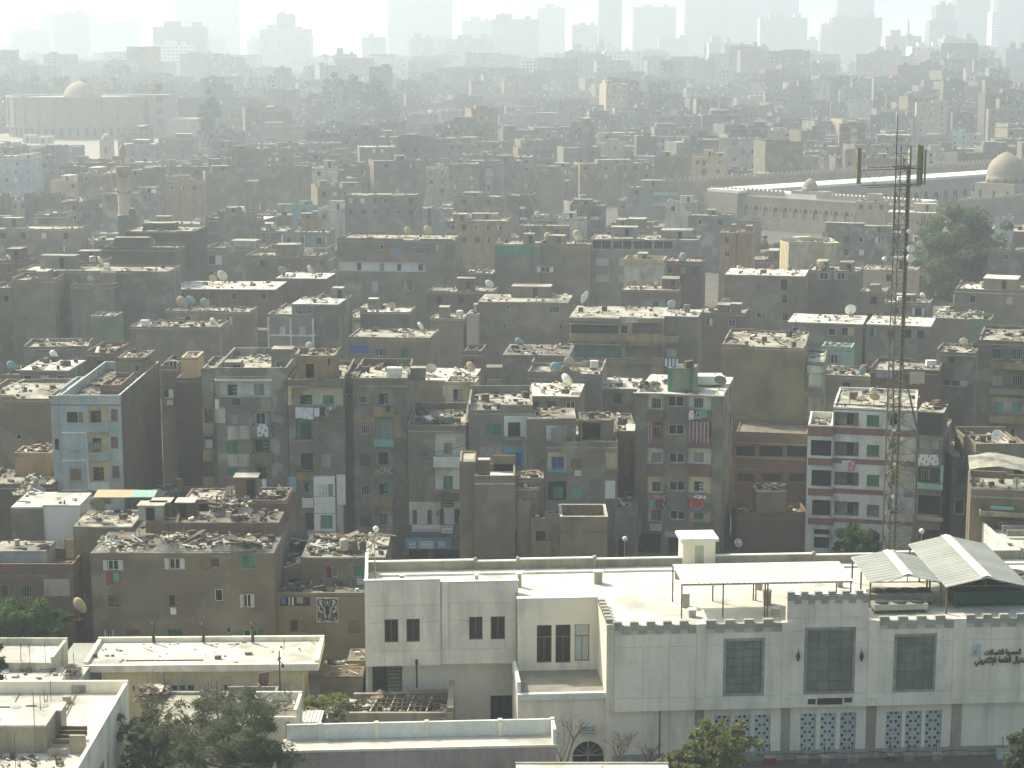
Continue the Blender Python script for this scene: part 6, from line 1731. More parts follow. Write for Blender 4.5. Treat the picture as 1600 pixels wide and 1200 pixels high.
# ---- white and red striped flats
def stripes(h, T_, x0, x1, rows):
 for y0, y1 in rows: h.panel(h.rc(T_, (x0, y0, x1, y1)), 'red_band', t=.06, name='floor_band'); 
h = H2('white flats with red floor bands and green shutters, behind the mast', Z7, 546, 936, 462, 16.2, 12, 'white_paint', par=.3, roof='roof_lime', rot=rad(-13))
STR = h
for r in ((552, 490, 664, 558), (552, 628, 664, 700), (552, 770, 664, 838), (552, 908, 664, 980), (804, 492, 880, 558), (804, 612, 880, 700), (804, 752, 880, 840), (804, 892, 880, 975)): h.recess(h.rc(Z7, r), 1.0, 'grey_plaster' if r[0] < 700 else 'cream_wall')
for r in ((704, 505, 760, 558), (704, 645, 760, 698), (704, 785, 760, 838), (704, 925, 760, 978)): h.win(h.rc(Z7, r), 'shut', 'green_paint' if r[1] < 900 else 'grey_brown', 'pale_plaster')
for y in (498, 635, 778, 915):
 h.win(h.rc(Z7, (612, y, 640, y + 58), off=-1), 'shut', 'dark_hole', base=1.0, name='balcony_door'); h.win(h.rc(Z7, (815, y, 848, y + 58), off=-1), 'shut', 'green_paint' if y > 600 else 'dark_hole', base=1.0, name='balcony_door')
h.panel(h.rc(Z7, (575, 520, 608, 558), off=-.6), 'orange_plaster', t=.05, base=.6, name='screen'); h.panel(h.rc(Z7, (640, 522, 664, 556), off=-.6), 'orange_plaster', t=.05, base=.6, name='screen')
for y0, y1 in ((562, 610), (706, 748), (848, 890), (986, 1026), (450, 472)): h.panel(h.rc(Z7, (546, y0, 936, y1)), 'red_band', t=.07, name='floor_band')
h.hole(h.rc(Z7, (600, 1050, 760, 1160)), .6); h.build(debris=50)
for lab, x0, x1, y0, y1, m in (('white cloth hung on the third floor of the red banded flats', 586, 616, 718, 768, 'cloth_white'), ('pink and white cloth beside the white one on the red banded flats', 618, 648, 716, 772, 'cloth_pink'), ('pale blue sheet hung behind the mast on the red banded flats', 812, 880, 850, 948, 'cloth_pale_blue')):
 q = h.rc(Z7, (x0, y0, x1, y1), off=.2); cloth(lab, h.lw(((q[0] + q[2]) / 2, -.2, q[3])), q[2] - q[0], q[3] - q[1], m, x0, second='cloth_white' if 'pink' in lab else None)
dish('tan dish on the roof of the red banded flats', h.lw((4.2, 2.2, h.z - .25)), 1.25, 'dish_tan', az=-30, el=40)
dish('small cream dish left of the tan dish on the red banded flats', h.lw((2.9, 2.0, h.z - .25)), .8, 'dish_cream', az=-30, el=40)
h2 = H2('lower left wing of the red banded flats with large dark openings', Z7, 428, 544, 552, 14.1, 8, 'white_paint', par=.7, rot=rad(-11), rough_top=0)
for r in ((442, 622, 536, 698), (445, 762, 540, 840), (448, 902, 540, 978), (455, 1040, 530, 1066), (455, 1076, 525, 1130)): h2.hole(h2.rc(Z7, r), .6)
for y0, y1 in ((558, 606), (706, 744), (848, 886), (986, 1022)): h2.panel(h2.rc(Z7, (428, y0, 545, y1)), 'red_band', t=.06, name='floor_band')
h2.build(debris=14)
h = H2('dark narrow flats with a black roof shed and a turquoise bay, right of the mast', Z7, 940, 1062, 600, 14.4, 10, 'grey_brown', par=.2, rot=rad(-18))
for r in ((950, 620, 980, 668), (1008, 622, 1040, 668)): h.win(h.rc(Z7, r), 'shut', 'grey_shutter')
h.recess(h.rc(Z7, (945, 748, 1050, 824)), .8, 'dark_green'); h.panel(h.rc(Z7, (942, 824, 1060, 856)), 'mint', t=.3, name='balcony_front'); h.panel(h.rc(Z7, (1050, 740, 1060, 822)), 'mint', t=.3, name='balcony_side'); h.win(h.rc(Z7, (960, 760, 995, 820), off=-.8), 'grille', 'none', base=.8)
h.recess(h.rc(Z7, (945, 880, 1055, 975)), .8, 'dark_hole'); h.panel(h.rc(Z7, (942, 978, 1060, 1004)), 'pink_plaster', t=.3, name='balcony_front'); h.hole(h.rc(Z7, (950, 1040, 1050, 1100)), .5)
h.build(debris=20)
h2 = House('black timber roof shed above the turquoise bay', h.X, h.Y + .2, h.w, 5, 17.0, 'dark_metal', rot=h.rot, z0=14.2, par=.1, roof='roof_lime'); h2.build(debris=30)
q = h.rc(Z7, (945, 688, 1040, 744), off=.3); cloth('row of white washing above the turquoise bay', h.lw(((q[0] + q[2]) / 2, -.35, q[3])), q[2] - q[0], q[3] - q[1], 'cloth_white', 7, second='cloth_grey')
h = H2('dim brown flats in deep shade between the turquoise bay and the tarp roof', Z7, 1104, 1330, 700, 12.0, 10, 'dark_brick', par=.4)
for r, k, c in (((1116, 900, 1162, 972), 'bare', 'none'), ((1130, 760, 1165, 830), 'shut', 'dark_green'), ((1200, 780, 1240, 840), 'shut', 'dark_green')): h.win(h.rc(Z7, r), k, c)
h.build(debris=24)
h = H2('open topped grey brick house with a broken ledge before the yellow balcony flats', Z7, 1215, 1460, 640, 14.0, 9, 'brown_brick', par=.8, rough_top=.6); h.hole((4, 10.5, 5, 12)); h.build(debris=50)
h = H2('flats with a yellow balcony floor and pale bands, right edge', Z7, 1226, 1470, 152, 20.4, 13, 'grey_brown', par=.4, roof='roof_lime', rough_top=.3, rot=rad(-17))
for r in ((1290, 192, 1340, 246), (1376, 192, 1432, 248)): h.win(h.rc(Z7, r), 'grille', 'none', 'pale_shutter')
for r, k in (((1292, 320, 1340, 370), 'shut'), ((1388, 318, 1430, 370), 'grille')): h.win(h.rc(Z7, r), k, 'trim_brown')
h.recess(h.rc(Z7, (1284, 418, 1470, 500)), .8, 'yellow_plaster')
for r in ((1296, 442, 1342, 492), (1384, 446, 1430, 500)): h.win(h.rc(Z7, r, off=-.8), 'shut', 'turquoise', base=.8, name='balcony_door')
for r in ((1300, 566, 1336, 600), (1376, 568, 1410, 616)): h.win(h.rc(Z7, r), 'half', 'trim_brown')
for y0, y1, m in ((250, 292, 'ochre'), (374, 412, 'concrete'), (503, 546, 'ochre')): h.balcony(h.rc(Z7, (1280, y0, 1470, y1)), .7, m)
h.build(debris=40)
dish('white dish on the broken ledge house before the yellow balcony flats', (atz(1558, 680, 14.2)[0], atz(1558, 680, 14.2)[1], 13.3), 1.1, 'dish_white', az=170, el=30, mast=.5)
# ================================================================ lattice mast
MY = 172.0
def mp(px, py): p = at(px, py, MY); return p[0], p[2]
xl, _ = mp(1382, 760); xr, _ = mp(1431, 760); xm = mp(1414, 500)[0]
e = empty('lattice_mast', ((xl + xr) / 2, MY, 0), 0, 'tall steel lattice radio mast with panel antennas behind the white building', 'radio mast')
ex = (xl + xr) / 2
zt1 = mp(1382, 676)[1]; zt2 = mp(1396, 572)[1]; ztop = mp(1414, 228)[1]; zwhip = mp(1393, 178)[1]
xa, xb = mp(1395, 400)[0] - ex, mp(1417, 400)[0] - ex
Wb = (xr - xl)
legs0 = [(xl - ex, 0), (xr - ex, 0), (xm - ex - .2, Wb * .85)]
legs1 = [(xa, 0), (xb, 0), ((xa + xb) / 2, (xb - xa) * .85)]
def legpt(i, z):
 t = ss(zt1, zt2, z) if zt1 < z < zt2 else (0 if z <= zt1 else 1)
 t = min(1, max(0, (z - zt1) / (zt2 - zt1)))
 return Vector((legs0[i][0] * (1 - t) + legs1[i][0] * t, legs0[i][1] * (1 - t) + legs1[i][1] * t, z))
for i in range(3):
 mb = MB(); r = .10 if i else .08
 mb.bar(legpt(i, -.2), legpt(i, zt1), r, n=6); mb.bar(legpt(i, zt1), legpt(i, zt2), r, r2=.08, n=6)
 mb.bar(legpt(i, zt2), legpt(i, ztop if i else zwhip - 2), .085 if i == 1 else .055, n=6)
 mb.build('leg', 'mast_steel', e)
zs = [0]
while zs[-1] < ztop - 1:
 zs.append(zs[-1] + (2.0 if zs[-1] < zt1 else 1.5 if zs[-1] < zt2 else 1.1))
for k in range(len(zs) - 1):
 for i in range(3):
  j = (i + 1) % 3
  mb = MB(); rr = .05 if zs[k] < zt1 else .03
  a, b = (i, j) if k % 2 else (j, i)
  mb.bar(legpt(a, zs[k]), legpt(b, zs[k + 1]), rr)
  if zs[k] < zt1: mb.bar(legpt(b, zs[k]), legpt(a, zs[k + 1]), rr * .7)
  mb.bar(legpt(i, zs[k + 1]), legpt(j, zs[k + 1]), rr * .8)
  mb.build('brace', 'mast_steel', e)
# cable ladder up the right leg
mb = MB()
c = legpt(1, zt2)
for dx in (-.28, .02): mb.bar((c.x + dx - .05, -.14, 1), (c.x + dx - .05, -.14, ztop), .03)
z = 1.0
while z < ztop:
 mb.box(c.x - .33, -.16, z, c.x - .03, -.12, z + .05); z += .45
mb.build('ladder', 'antenna_olive', e)
mb = MB()
for dx in (-.24, -.18, -.11): mb.bar((c.x + dx, -.05, 1), (c.x + dx, -.05, ztop - 2), .035)
mb.build('feeder_cable', 'dark_metal', e)
mb = MB(); mb.bar(legpt(0, zwhip - 6), legpt(0, zwhip), .08, r2=.04, n=5); mb.build('whip_antenna', 'mast_steel', e)
def mz(py): return mp(1400, py)[1]
def mx(px): return mp(px, 265)[0] - ex
mb = MB()
for y, k in ((266, 1346), (262, 1356), (290, 1346), (293, 1356)): mb.bar((mx(k), -.1, mz(y)), (mx(1440), -.1, mz(y - 3)), .05)
mb.bar((mx(1392), -.1, mz(259)), (mx(1436), -.5, mz(263)), .05); mb.bar((mx(1392), .5, mz(290)), (mx(1446), .6, mz(288)), .05)
for a, b in (((1348, 267), (1370, 289)), ((1385, 267), (1362, 289)), ((1346, 266), (1346, 290))): mb.bar((mx(a[0]), -.1, mz(a[1])), (mx(b[0]), -.1, mz(b[1])), .025)
mb.build('boom', 'mast_steel', e)
for px, y0, y1, w_, dy in ((1341.5, 232, 287, .36, -.15), (1433.5, 226, 289, .28, -.4), (1441.5, 228, 288, .26, .5), (1446, 234, 287, .16, .2), (1412, 246, 262, .14, .2), (1400, 298, 357, .2, .2), (1422, 300, 356, .12, .3)):
 mb = MB(); x = mx(px); mb.box(x - w_ / 2, dy - .1, mz(y1), x + w_ / 2, dy + .1, mz(y0)); po = mb.build('panel_antenna', 'antenna_olive', e)
 mb = MB(); mb.bar((x, dy + .15, mz(y1) - .15), (x, dy + .15, mz(y0) + .1), .035); mb.build('mounting_pole', 'mast_steel', po)
for px, py, r in ((1424, 388, .36), (1424, 403, .38), (1384, 404, .2), (1421, 361, .2)):
 mb = MB(); mb.lathe((0, 0, 0), [(r * .9, 0), (r, .06), (r, .32), (r * .8, .36)], 16)
 o = mb.build('microwave_drum', 'dish_white', e); o.location = (mx(px), -.4, mz(py)); o.rotation_euler = (rad(80), 0, rad(25))
 mb = MB(); mb.bar((mx(px), -.25, mz(py)), (mx(1414 if px > 1400 else 1395), 0, mz(py)), .04); mb.build('dish_arm', 'mast_steel', e)
for py in (262, 290, 358, 392):
 mb = MB(); z = mz(py); mb.box(xa - .15, -.25, z - .06, xb + .25, .45, z + .02); mb.build('platform', 'mast_steel', e)
mb = MB(); mb.box(-1.0, -1.0, -.3, 1.6, 2.4, .25); mb.build('base_block', 'concrete', e)
for px, py in ((1412, 672), (1414, 725), (1413, 776), (1424, 686)):
 mb = MB(); mb.box(mx(px) - .12, -.2, mz(py) - .1, mx(px) + .12, -.08, mz(py) + .12); mb.build('junction_box', 'dish_white', e)

# ================================================================ mosque with open court
def V2(a): return (math.cos(a), math.sin(a))
C0 = atz(1163, 297, 12.0)
E1 = atz(1425, 313, 12.0)              # near wing runs from C0 to E1
E2 = atz(1548, 271, 12.0)              # far wing runs from C0 to E2
d1 = Vector((E1[0] - C0[0], E1[1] - C0[1])); L1 = d1.length; d1.normalize()
d2 = Vector((E2[0] - C0[0], E2[1] - C0[1])); L2 = d2.length; d2.normalize()
MQ = empty('mosque', (C0[0], C0[1], 0), math.atan2(d1.y, d1.x), 'low sandstone mosque court with arcades, crenellated walls and a small dome', 'mosque')
MQ['label'] = 'low sandstone mosque with arcades round a court and crenellated walls'
mrot = math.atan2(d1.y, d1.x)
def mloc(P):
 dx, dy = P[0] - C0[0], P[1] - C0[1]; c, s = math.cos(mrot), math.sin(mrot)
 return (dx * c + dy * s, -dx * s + dy * c)
# local x along the near wing, local y into the court / along the far wing
ang = math.atan2(d2.y, d2.x) - mrot
ux, uy = math.cos(ang), math.sin(ang)
WD = 11.0
def arcade(name, fr, L, z0, z1, pitch, aw, ah, zsill, dep=1.6, m='mosque_stone', slots=True):
 """wall with pointed openings set in it"""
 mb = MB(); hs = []
 n = int(L / pitch)
 off = (L - n * pitch) / 2
 holes = []
 for i in range(n):
  u = off + (i + .5) * pitch
  holes.append((u - aw / 2, zsill, u + aw / 2, zsill + ah * .62, dep, 1))
  if slots: holes.append((u + pitch / 2 - .16, zsill + ah * .55, u + pitch / 2 + .16, zsill + ah * .95, .3, 1))
 ear(mb, fr, L, z0, z1, holes, 0)
 for i in range(n):
  u = off + (i + .5) * pitch; zb_ = zsill + ah * .62 - .002
  pts = [(-aw / 2, 0), (aw / 2, 0), (aw * .44, ah * .16), (aw * .27, ah * .29), (0, ah * .38), (-aw * .27, ah * .29), (-aw * .44, ah * .16)]
  mb.poly([fr(u + x, -.012, zb_ + z) for x, z in pts], 1)
 return mb.build(name, [m, 'dark_hole'], MQ)
near_fr = lambda u, k, z: (u - 16, k, z)
arcade('arcade_wall', near_fr, L1 + 18, -.5, 9.8, 3.75, 1.7, 3.2, 4.2)
mb = MB(); mb.box(-16.2, -.25, 9.8, L1 + 2.2, .3, 10.3); mb.build('wall_ledge', 'mosque_stone', MQ)
# roof of the near wing, its inner wall
mb = MB(); mb.box(-15.5, 2.0, 9.7, L1 + 2, WD, 11.6); mb.build('wing_roof', 'clean_white', MQ)
mb = MB(); mb.box(-15.9, .31, 9.6, L1 + 2, 2.0, 9.8); mb.box(-15.9, .32, -.5, L1 + 2, WD, 9.6); mb.build('wing_core', 'mosque_stone', MQ)
def crenels(x0, y0, x1, y1, zb_, n, h=.9, th=.5, openwork=False, base=1.2):
 dx, dy = x1 - x0, y1 - y0; L = math.hypot(dx, dy); c, s = dx / L, dy / L
 mb = MB()
 mb.obox(((x0 + x1) / 2, (y0 + y1) / 2, zb_ - base / 2), (c * L / 2, s * L / 2, 0), (-s * th / 2, c * th / 2, 0), (0, 0, base / 2))
 mb.build('crenel_wall', 'mosque_stone', MQ)
 m0 = None
 for i in range(n):
  t = (i + .5) / n
  if m0 is None:
   mb = MB(); w2 = L / n * .30
   prof = [(-w2, 0), (w2, 0), (w2 * 1.1, h * .45), (w2 * .5, h * .6), (w2 * .6, h * .8), (0, h), (-w2 * .6, h * .8), (-w2 * .5, h * .6), (-w2 * 1.1, h * .45)]
   f = [(p[0] * c - s * -th / 2 * .6, p[0] * s + c * -th / 2 * .6, p[1]) for p in prof]; b = [(p[0] * c + s * -th / 2 * .6, p[0] * s - c * -th / 2 * .6, p[1]) for p in prof]
   mb.poly(f); mb.poly(b[::-1])
   k = len(prof)
   for q in range(k): mb.quad(f[(q + 1) % k], f[q], b[q], b[(q + 1) % k])
   m0 = mb.build('crenel', 'mosque_stone', MQ); o = m0
  else:
   o = m0.copy(); COL.objects.link(o)
  o.location = (x0 + dx * t, y0 + dy * t, zb_)
crenels(-15.5, 2.0, 14, 2.0, 11.9, 18, .7)
crenels(26, 2.0, L1 + 2, 2.0, 11.9, 26, .7)
# block with the small dome
db = mloc(atz(1236, 306, 11.6)); bx, by = db[0] + 0, 3.2
mb = MB(); mb.box(bx - 5.5, by - 1.1, 9.7, bx + 6.0, by + 4.5, 12.6); mb.build('dome_block', 'mosque_stone', MQ)
mb = MB(); mb.lathe((bx - .5, by + 1.8, 12.6), [(2.35, 0), (2.35, .7), (2.25, .75), (2.2, 1.5), (1.85, 2.5), (1.1, 3.3), (.3, 3.75), (.02, 3.85)], 20); mb.build('small_dome', 'mosque_stone', MQ, smooth=True)
mb = MB()
for i in range(10):
 t = 2 * math.pi * i / 10; mb.obox((bx - .5 + 2.36 * math.cos(t), by + 1.8 + 2.36 * math.sin(t), 12.95), (-.22 * math.sin(t), .22 * math.cos(t), 0), (.03 * math.cos(t), .03 * math.sin(t), 0), (0, 0, .25))
mb.build('dome_windows', 'rubble_dark', MQ, kind='stuff')
# far wing along d2
def far(u, k, z): return (ux * u + uy * k, uy * u - ux * k, z)
fw = lambda u, k, z: far(u, -k, z)
arcade('court_wall', lambda u, k, z: far(u + WD, WD * 0 - k, z), L2 + 45, -.5, 10.9, 5.6, 3.0, 5.4, 2.0)
def strip(name, m, u0, u1, k0, k1, z0, z1):
 mb = MB(); P = [far(u0, k0, 0), far(u1, k0, 0), far(u1, k1, 0), far(u0, k1, 0)]
 lo = [(p[0], p[1], z0) for p in P]; hi = [(p[0], p[1], z1) for p in P]
 mb.poly(hi); mb.poly(lo[::-1])
 for i in range(4): mb.quad(lo[i], lo[(i + 1) % 4], hi[(i + 1) % 4], hi[i])
 return mb.build(name, m, MQ)
sgn = -1
strip('far_wing_roof', 'clean_white', -2, L2 + 52, -14, -.3, 11.0, 11.9)
strip('far_wing_core', 'mosque_stone', -2, L2 + 52, -14, -1.0, -.5, 10.99)
A = far(-14, -24, 0); B = far(L2 + 62, -24, 0)
strip('outer_wall', 'mosque_stone', -14, L2 + 62, -25, -24, -.5, 13.2)
crenels(A[0], A[1], B[0], B[1], 13.9, 92, 1.0, .5)
A = far(-14, -23.4, 0); B = far(L2 + 62, -23.4, 0)
crenels(A[0], A[1], B[0], B[1], 12.6, 92, .8, .3, base=.25)
# near right crenellated wall, parallel to the far wing
N0 = atz(1490, 313, 9.6); n0 = mloc(N0); N1 = atz(1640, 297, 9.6)
n1 = (n0[0] + ux * 45, n0[1] + uy * 45)
crenels(n0[0], n0[1], n1[0], n1[1], 9.3, 28, .8, .5, base=9.5)
# big domed hall in the court
dc = atz(1575, 308, 8.0)
Yh = dc[1] + 8; dr = 29.5 * Yh / F * 1.02; zdo = at(1571, 285, Yh)[2]; dh = at(1571, 236.5, Yh)[2] - zdo; s_ = dr * 1.14
e = empty('domed_hall', (at(1571, 290, Yh)[0], Yh, 0), mrot, 'big pointed sandstone dome on a square windowed hall, right edge', 'domed building')
mb = MB()
for f in (lambda u, k, z: (u - s_, k - s_, z), lambda u, k, z: (s_ - k, u - s_, z), lambda u, k, z: (k - s_, s_ - u, z), lambda u, k, z: (s_ - u, s_ - k, z)):
 ear(mb, f, 2 * s_, 0, zdo - .3, [(s_ * q - .45, zdo - 6, s_ * q + .45, zdo - 2.4, .4, 1) for q in (.32, 1.0, 1.68)], 0)
mb.box(-s_, -s_, zdo - .3, s_, s_, zdo, 0)
mb.build('hall_wall', ['mosque_stone', 'rubble_dark'], e)
for i in range(2):
 mb = MB(); mb.box(-s_ - 1.6 * (i + 1), -s_ + .3, 0, -s_ - 1.6 * i - .005, s_ - .3, zdo - 3.2 - 2 * i); mb.build('stepped_buttress', 'mosque_stone', e)
mb = MB(); mb.lathe((0, 0, zdo), [(dr * a_, dh * b_) for a_, b_ in ((1, 0), (1, .16), (.98, .17), (.985, .3), (.95, .42), (.86, .57), (.7, .72), (.48, .84), (.24, .93), (.07, .98), (.005, 1))], 32); mb.build('dome', 'mosque_stone', e, smooth=True)
mb = MB()
for i in range(12):
 t = 2 * math.pi * i / 12; mb.obox((dr * math.cos(t), dr * math.sin(t), zdo + dh * .085), (-.36 * math.sin(t), .36 * math.cos(t), 0), (.06 * math.cos(t), .06 * math.sin(t), 0), (0, 0, .5))
mb.build('drum_windows', 'rubble_dark', e, kind='stuff')
mb = MB(); mb.lathe((0, 0, zdo + dh), [(.1, 0), (.25, .3), (.1, .5), (.18, .75), (.05, 1), (.02, 1.5)], 8); mb.build('finial', 'rust_metal', e)

# ================================================================ drum-shaped hall
dcz = 27.0
Yd = 1100.0
cxp = 128
cc = at(cxp, 150, Yd + 45); R_ = (at(238, 150, Yd + 45)[0] - at(16, 150, Yd + 45)[0]) / 2 * 1.02
cx_ = (at(238, 150, Yd + 45)[0] + at(16, 150, Yd + 45)[0]) / 2
ztop_ = at(128, 153, Yd)[2]; gd = gz(cx_, Yd)
zled = at(128, 199, Yd)[2]
e = empty('drum_hall', (cx_, Yd + R_, gd), 0, 'huge round drum shaped stone hall with a shallow dome, upper left', 'hall')
N = 60
mb = MB()
def cyl(mb, r, z0, z1, m=0):
 for i in range(N):
  a, b = 2 * math.pi * i / N, 2 * math.pi * (i + 1) / N
  mb.quad((r * math.cos(a), r * math.sin(a), z0), (r * math.cos(b), r * math.sin(b), z0), (r * math.cos(b), r * math.sin(b), z1), (r * math.cos(a), r * math.sin(a), z1), m)
cyl(mb, R_ * .985, -1, zled - gd); cyl(mb, R_, zled - gd, ztop_ - gd)
mb.poly([(R_ * .985 * math.cos(2 * math.pi * i / N), R_ * .985 * math.sin(2 * math.pi * i / N), ztop_ - gd - .4) for i in range(N)], 1)
mb.build('drum_wall', ['drum_stone', 'roof_white'], e)
mb = MB(); cyl(mb, R_ * 1.012, zled - gd - .6, zled - gd + .7); 
for i in range(N):
 a, b = 2 * math.pi * i / N, 2 * math.pi * (i + 1) / N
 mb.quad((R_ * 1.012 * math.cos(a), R_ * 1.012 * math.sin(a), zled - gd + .7), (R_ * 1.012 * math.cos(b), R_ * 1.012 * math.sin(b), zled - gd + .7), (R_ * .98 * math.cos(b), R_ * .98 * math.sin(b), zled - gd + .7), (R_ * .98 * math.cos(a), R_ * .98 * math.sin(a), zled - gd + .7))
mb.build('ledge', 'drum_stone', e)
mb = MB(); cyl(mb, R_ * 1.008, ztop_ - gd - .1, ztop_ - gd + .7)
for i in range(N):
 a, b = 2 * math.pi * i / N, 2 * math.pi * (i + 1) / N
 mb.quad((R_ * 1.008 * math.cos(a), R_ * 1.008 * math.sin(a), ztop_ - gd + .7), (R_ * 1.008 * math.cos(b), R_ * 1.008 * math.sin(b), ztop_ - gd + .7), (R_ * .97 * math.cos(b), R_ * .97 * math.sin(b), ztop_ - gd + .6), (R_ * .97 * math.cos(a), R_ * .97 * math.sin(a), ztop_ - gd + .6))
mb.build('roof_rim', 'roof_white', e)
for i in range(28):
 a = 2 * math.pi * i / 28 + .06
 mb = MB(); mb.obox((R_ * 1.004 * math.cos(a), R_ * 1.004 * math.sin(a), (zled + ztop_) / 2 - gd), (-.5 * math.sin(a), .5 * math.cos(a), 0), (.8 * math.cos(a), .8 * math.sin(a), 0), (0, 0, (ztop_ - zled) / 2 - .8)); mb.build('buttress', 'drum_stone', e)
for i in range(56):
 a = 2 * math.pi * (i + .5) / 56
 if math.sin(a) > .25: continue
 mb = MB(); mb.obox((R_ * .986 * math.cos(a), R_ * .986 * math.sin(a), (zled - gd) * .62), (-.75 * math.sin(a), .75 * math.cos(a), 0), (.25 * math.cos(a), .25 * math.sin(a), 0), (0, 0, 2.2)); mb.build('slit_window', 'rubble_dark', e)
rd = (at(158, 147, Yd + R_)[0] - at(100, 147, Yd + R_)[0]) / 2; hd = at(128, 122, Yd + R_)[2] - at(128, 147, Yd + R_)[2]
xd = at(129, 147, Yd + R_)[0] - cx_
mb = MB(); mb.lathe((xd, 0, ztop_ - gd - .3), [(rd, 0)] + [(rd * math.cos(t), hd * math.sin(t)) for t in [math.pi / 2 * i / 9 for i in range(1, 9)]] + [(rd * .14, hd * .99)], 32); mb.build('dome', 'drum_stone', e, smooth=True)
mb = MB(); mb.lathe((xd + 1.2, 0, ztop_ - gd + hd * .93), [(rd * .2, 0), (rd * .2, 1.6), (rd * .24, 1.7), (rd * .24, 2.6)], 12); mb.build('lantern', 'drum_stone', e)
x0 = at(232, 150, Yd + 30)[0] - cx_; x1 = at(262, 150, Yd + 30)[0] - cx_; x2 = at(305, 186, Yd + 20)[0] - cx_
h = House('', cx_ + x0, Yd + 30, x1 - x0, 20, ztop_ + 1, 'drum_stone', z0=gd, par=.5)
bpy.data.objects.remove(h.root); h.root = e
mb = MB()
mb.box(x0, -R_ + 28, -1, x1, -R_ + 50, ztop_ - gd + 1.2, 0); mb.box(x0 + 12, -R_ + 18, -1, x2, -R_ + 50, at(250, 186, Yd + 20)[2] - gd, 0)
mb.build('stair_tower', 'drum_stone', e)
for i in range(4):
 mb = MB(); mb.box((x0 * .4 + x1 * .6) - 2, -R_ + 27.8, 8 + 7 * i, (x0 * .4 + x1 * .6) + 2, -R_ + 28.05, 12 + 7 * i) ; mb.build('window', 'rubble_dark', e)
# forecourt
mb = MB()
pa = [atz(-30, 258, 2)[:2], atz(215, 252, 2)[:2], atz(320, 222, 2)[:2], atz(300, 212, 2)[:2], atz(-30, 222, 2)[:2]]
mb.poly([(x, y, gz(x, y) + 1.2) for x, y in pa]); mb.poly([(x, y, gz(x, y) - 3) for x, y in pa][::-1])
for i in range(5):
 a, b = pa[i], pa[(i + 1) % 5]; mb.quad((*a, gz(*a) - 3), (*b, gz(*b) - 3), (*b, gz(*b) + 1.2), (*a, gz(*a) + 1.2))
tag(mb.build('forecourt_ground', 'sand_ground', None, kind='structure'), 'pale sandy forecourt before the drum shaped hall')
for i, (px, py, lab) in enumerate(((36, 222, 'low pale kiosk at the left foot of the drum hall'), (60, 224, 'pale kiosk with a sloping side at the foot of the drum hall'))):
 p = atz(px, py, gd + 1.2); h = House(lab, p[0], p[1], 7.5, 6, gd + 5.2, 'pale_plaster', z0=gd + 1.2, par=.1, roof='roof_white', name='kiosk', cat='kiosk'); h.hole((2, gd + 1.6, 3.2, gd + 3.8)); h.build(debris=0)
p = at(165, 225, 930); h = House('small domed tomb tower before the drum shaped hall', p[0] - 3, 930, 6, 6, at(165, 219, 930)[2], 'sand_stone', name='tomb', cat='tomb', par=0); h.hole((2.3, 6, 3.6, 9)); h.build(debris=0)
mb = MB(); mb.lathe((3, 3, h.z), [(2.7, 0), (2.6, 1), (2.0, 2.2), (1, 3), (.05, 3.3)], 16); mb.build('dome', 'sand_stone', h.root, smooth=True)

# ================================================================ minaret
Yn = 520.0
def npz(py): return at(192, py, Yn)[2]
xn = at(193, 280, Yn)[0]; pr = Yn / F * 1.02
e = empty('minaret', (xn, Yn, 0), 0, 'slim stone minaret with a pillared gallery and pear shaped top, left', 'minaret')
mb = MB(); r0 = 10 * pr; mb.lathe((0, 0, 0), [(r0 * 1.1, 0), (r0 * 1.1, npz(335)), (r0 * .95, npz(335)), (r0 * .95, npz(303))], 8); mb.build('shaft', 'sand_stone', e)
mb = MB(); mb.lathe((0, 0, npz(303)), [(r0 * .95, 0), (r0 * 1.3, .9), (r0 * 1.3, 1.6), (r0 * 1.2, 1.6), (r0 * 1.2, 1.0)], 8); mb.build('lower_gallery', 'sand_stone', e)
for i in range(8):
 t = 2 * math.pi * i / 8 + .39
 mb = MB(); mb.bar((r0 * .85 * math.cos(t), r0 * .85 * math.sin(t), npz(300)), (r0 * .85 * math.cos(t), r0 * .85 * math.sin(t), npz(277)), .2, n=6); mb.build('gallery_column', 'sand_stone', e)
mb = MB(); mb.lathe((0, 0, npz(300)), [(r0 * .3, 0), (r0 * .3, npz(277) - npz(300))], 8); mb.build('core', 'sand_stone', e)
mb = MB(); mb.lathe((0, 0, npz(277)), [(r0 * .95, 0), (r0 * 1.25, (npz(262) - npz(277)) * .8), (r0 * 1.25, npz(260) - npz(277)), (r0 * 1.1, npz(260) - npz(277))], 8); mb.build('upper_gallery', 'ochre', e)
k = npz(258)
mb = MB(); mb.lathe((0, 0, k), [(r0 * .5, 0), (r0 * .36, .5), (r0 * .3, npz(247) - k), (r0 * .42, npz(244) - k), (r0 * .6, npz(236) - k), (r0 * .55, npz(231) - k), (r0 * .3, npz(227) - k), (r0 * .12, npz(224) - k), (.02, npz(214) - k)], 12); mb.build('finial_bulb', 'sand_stone', e, smooth=True)
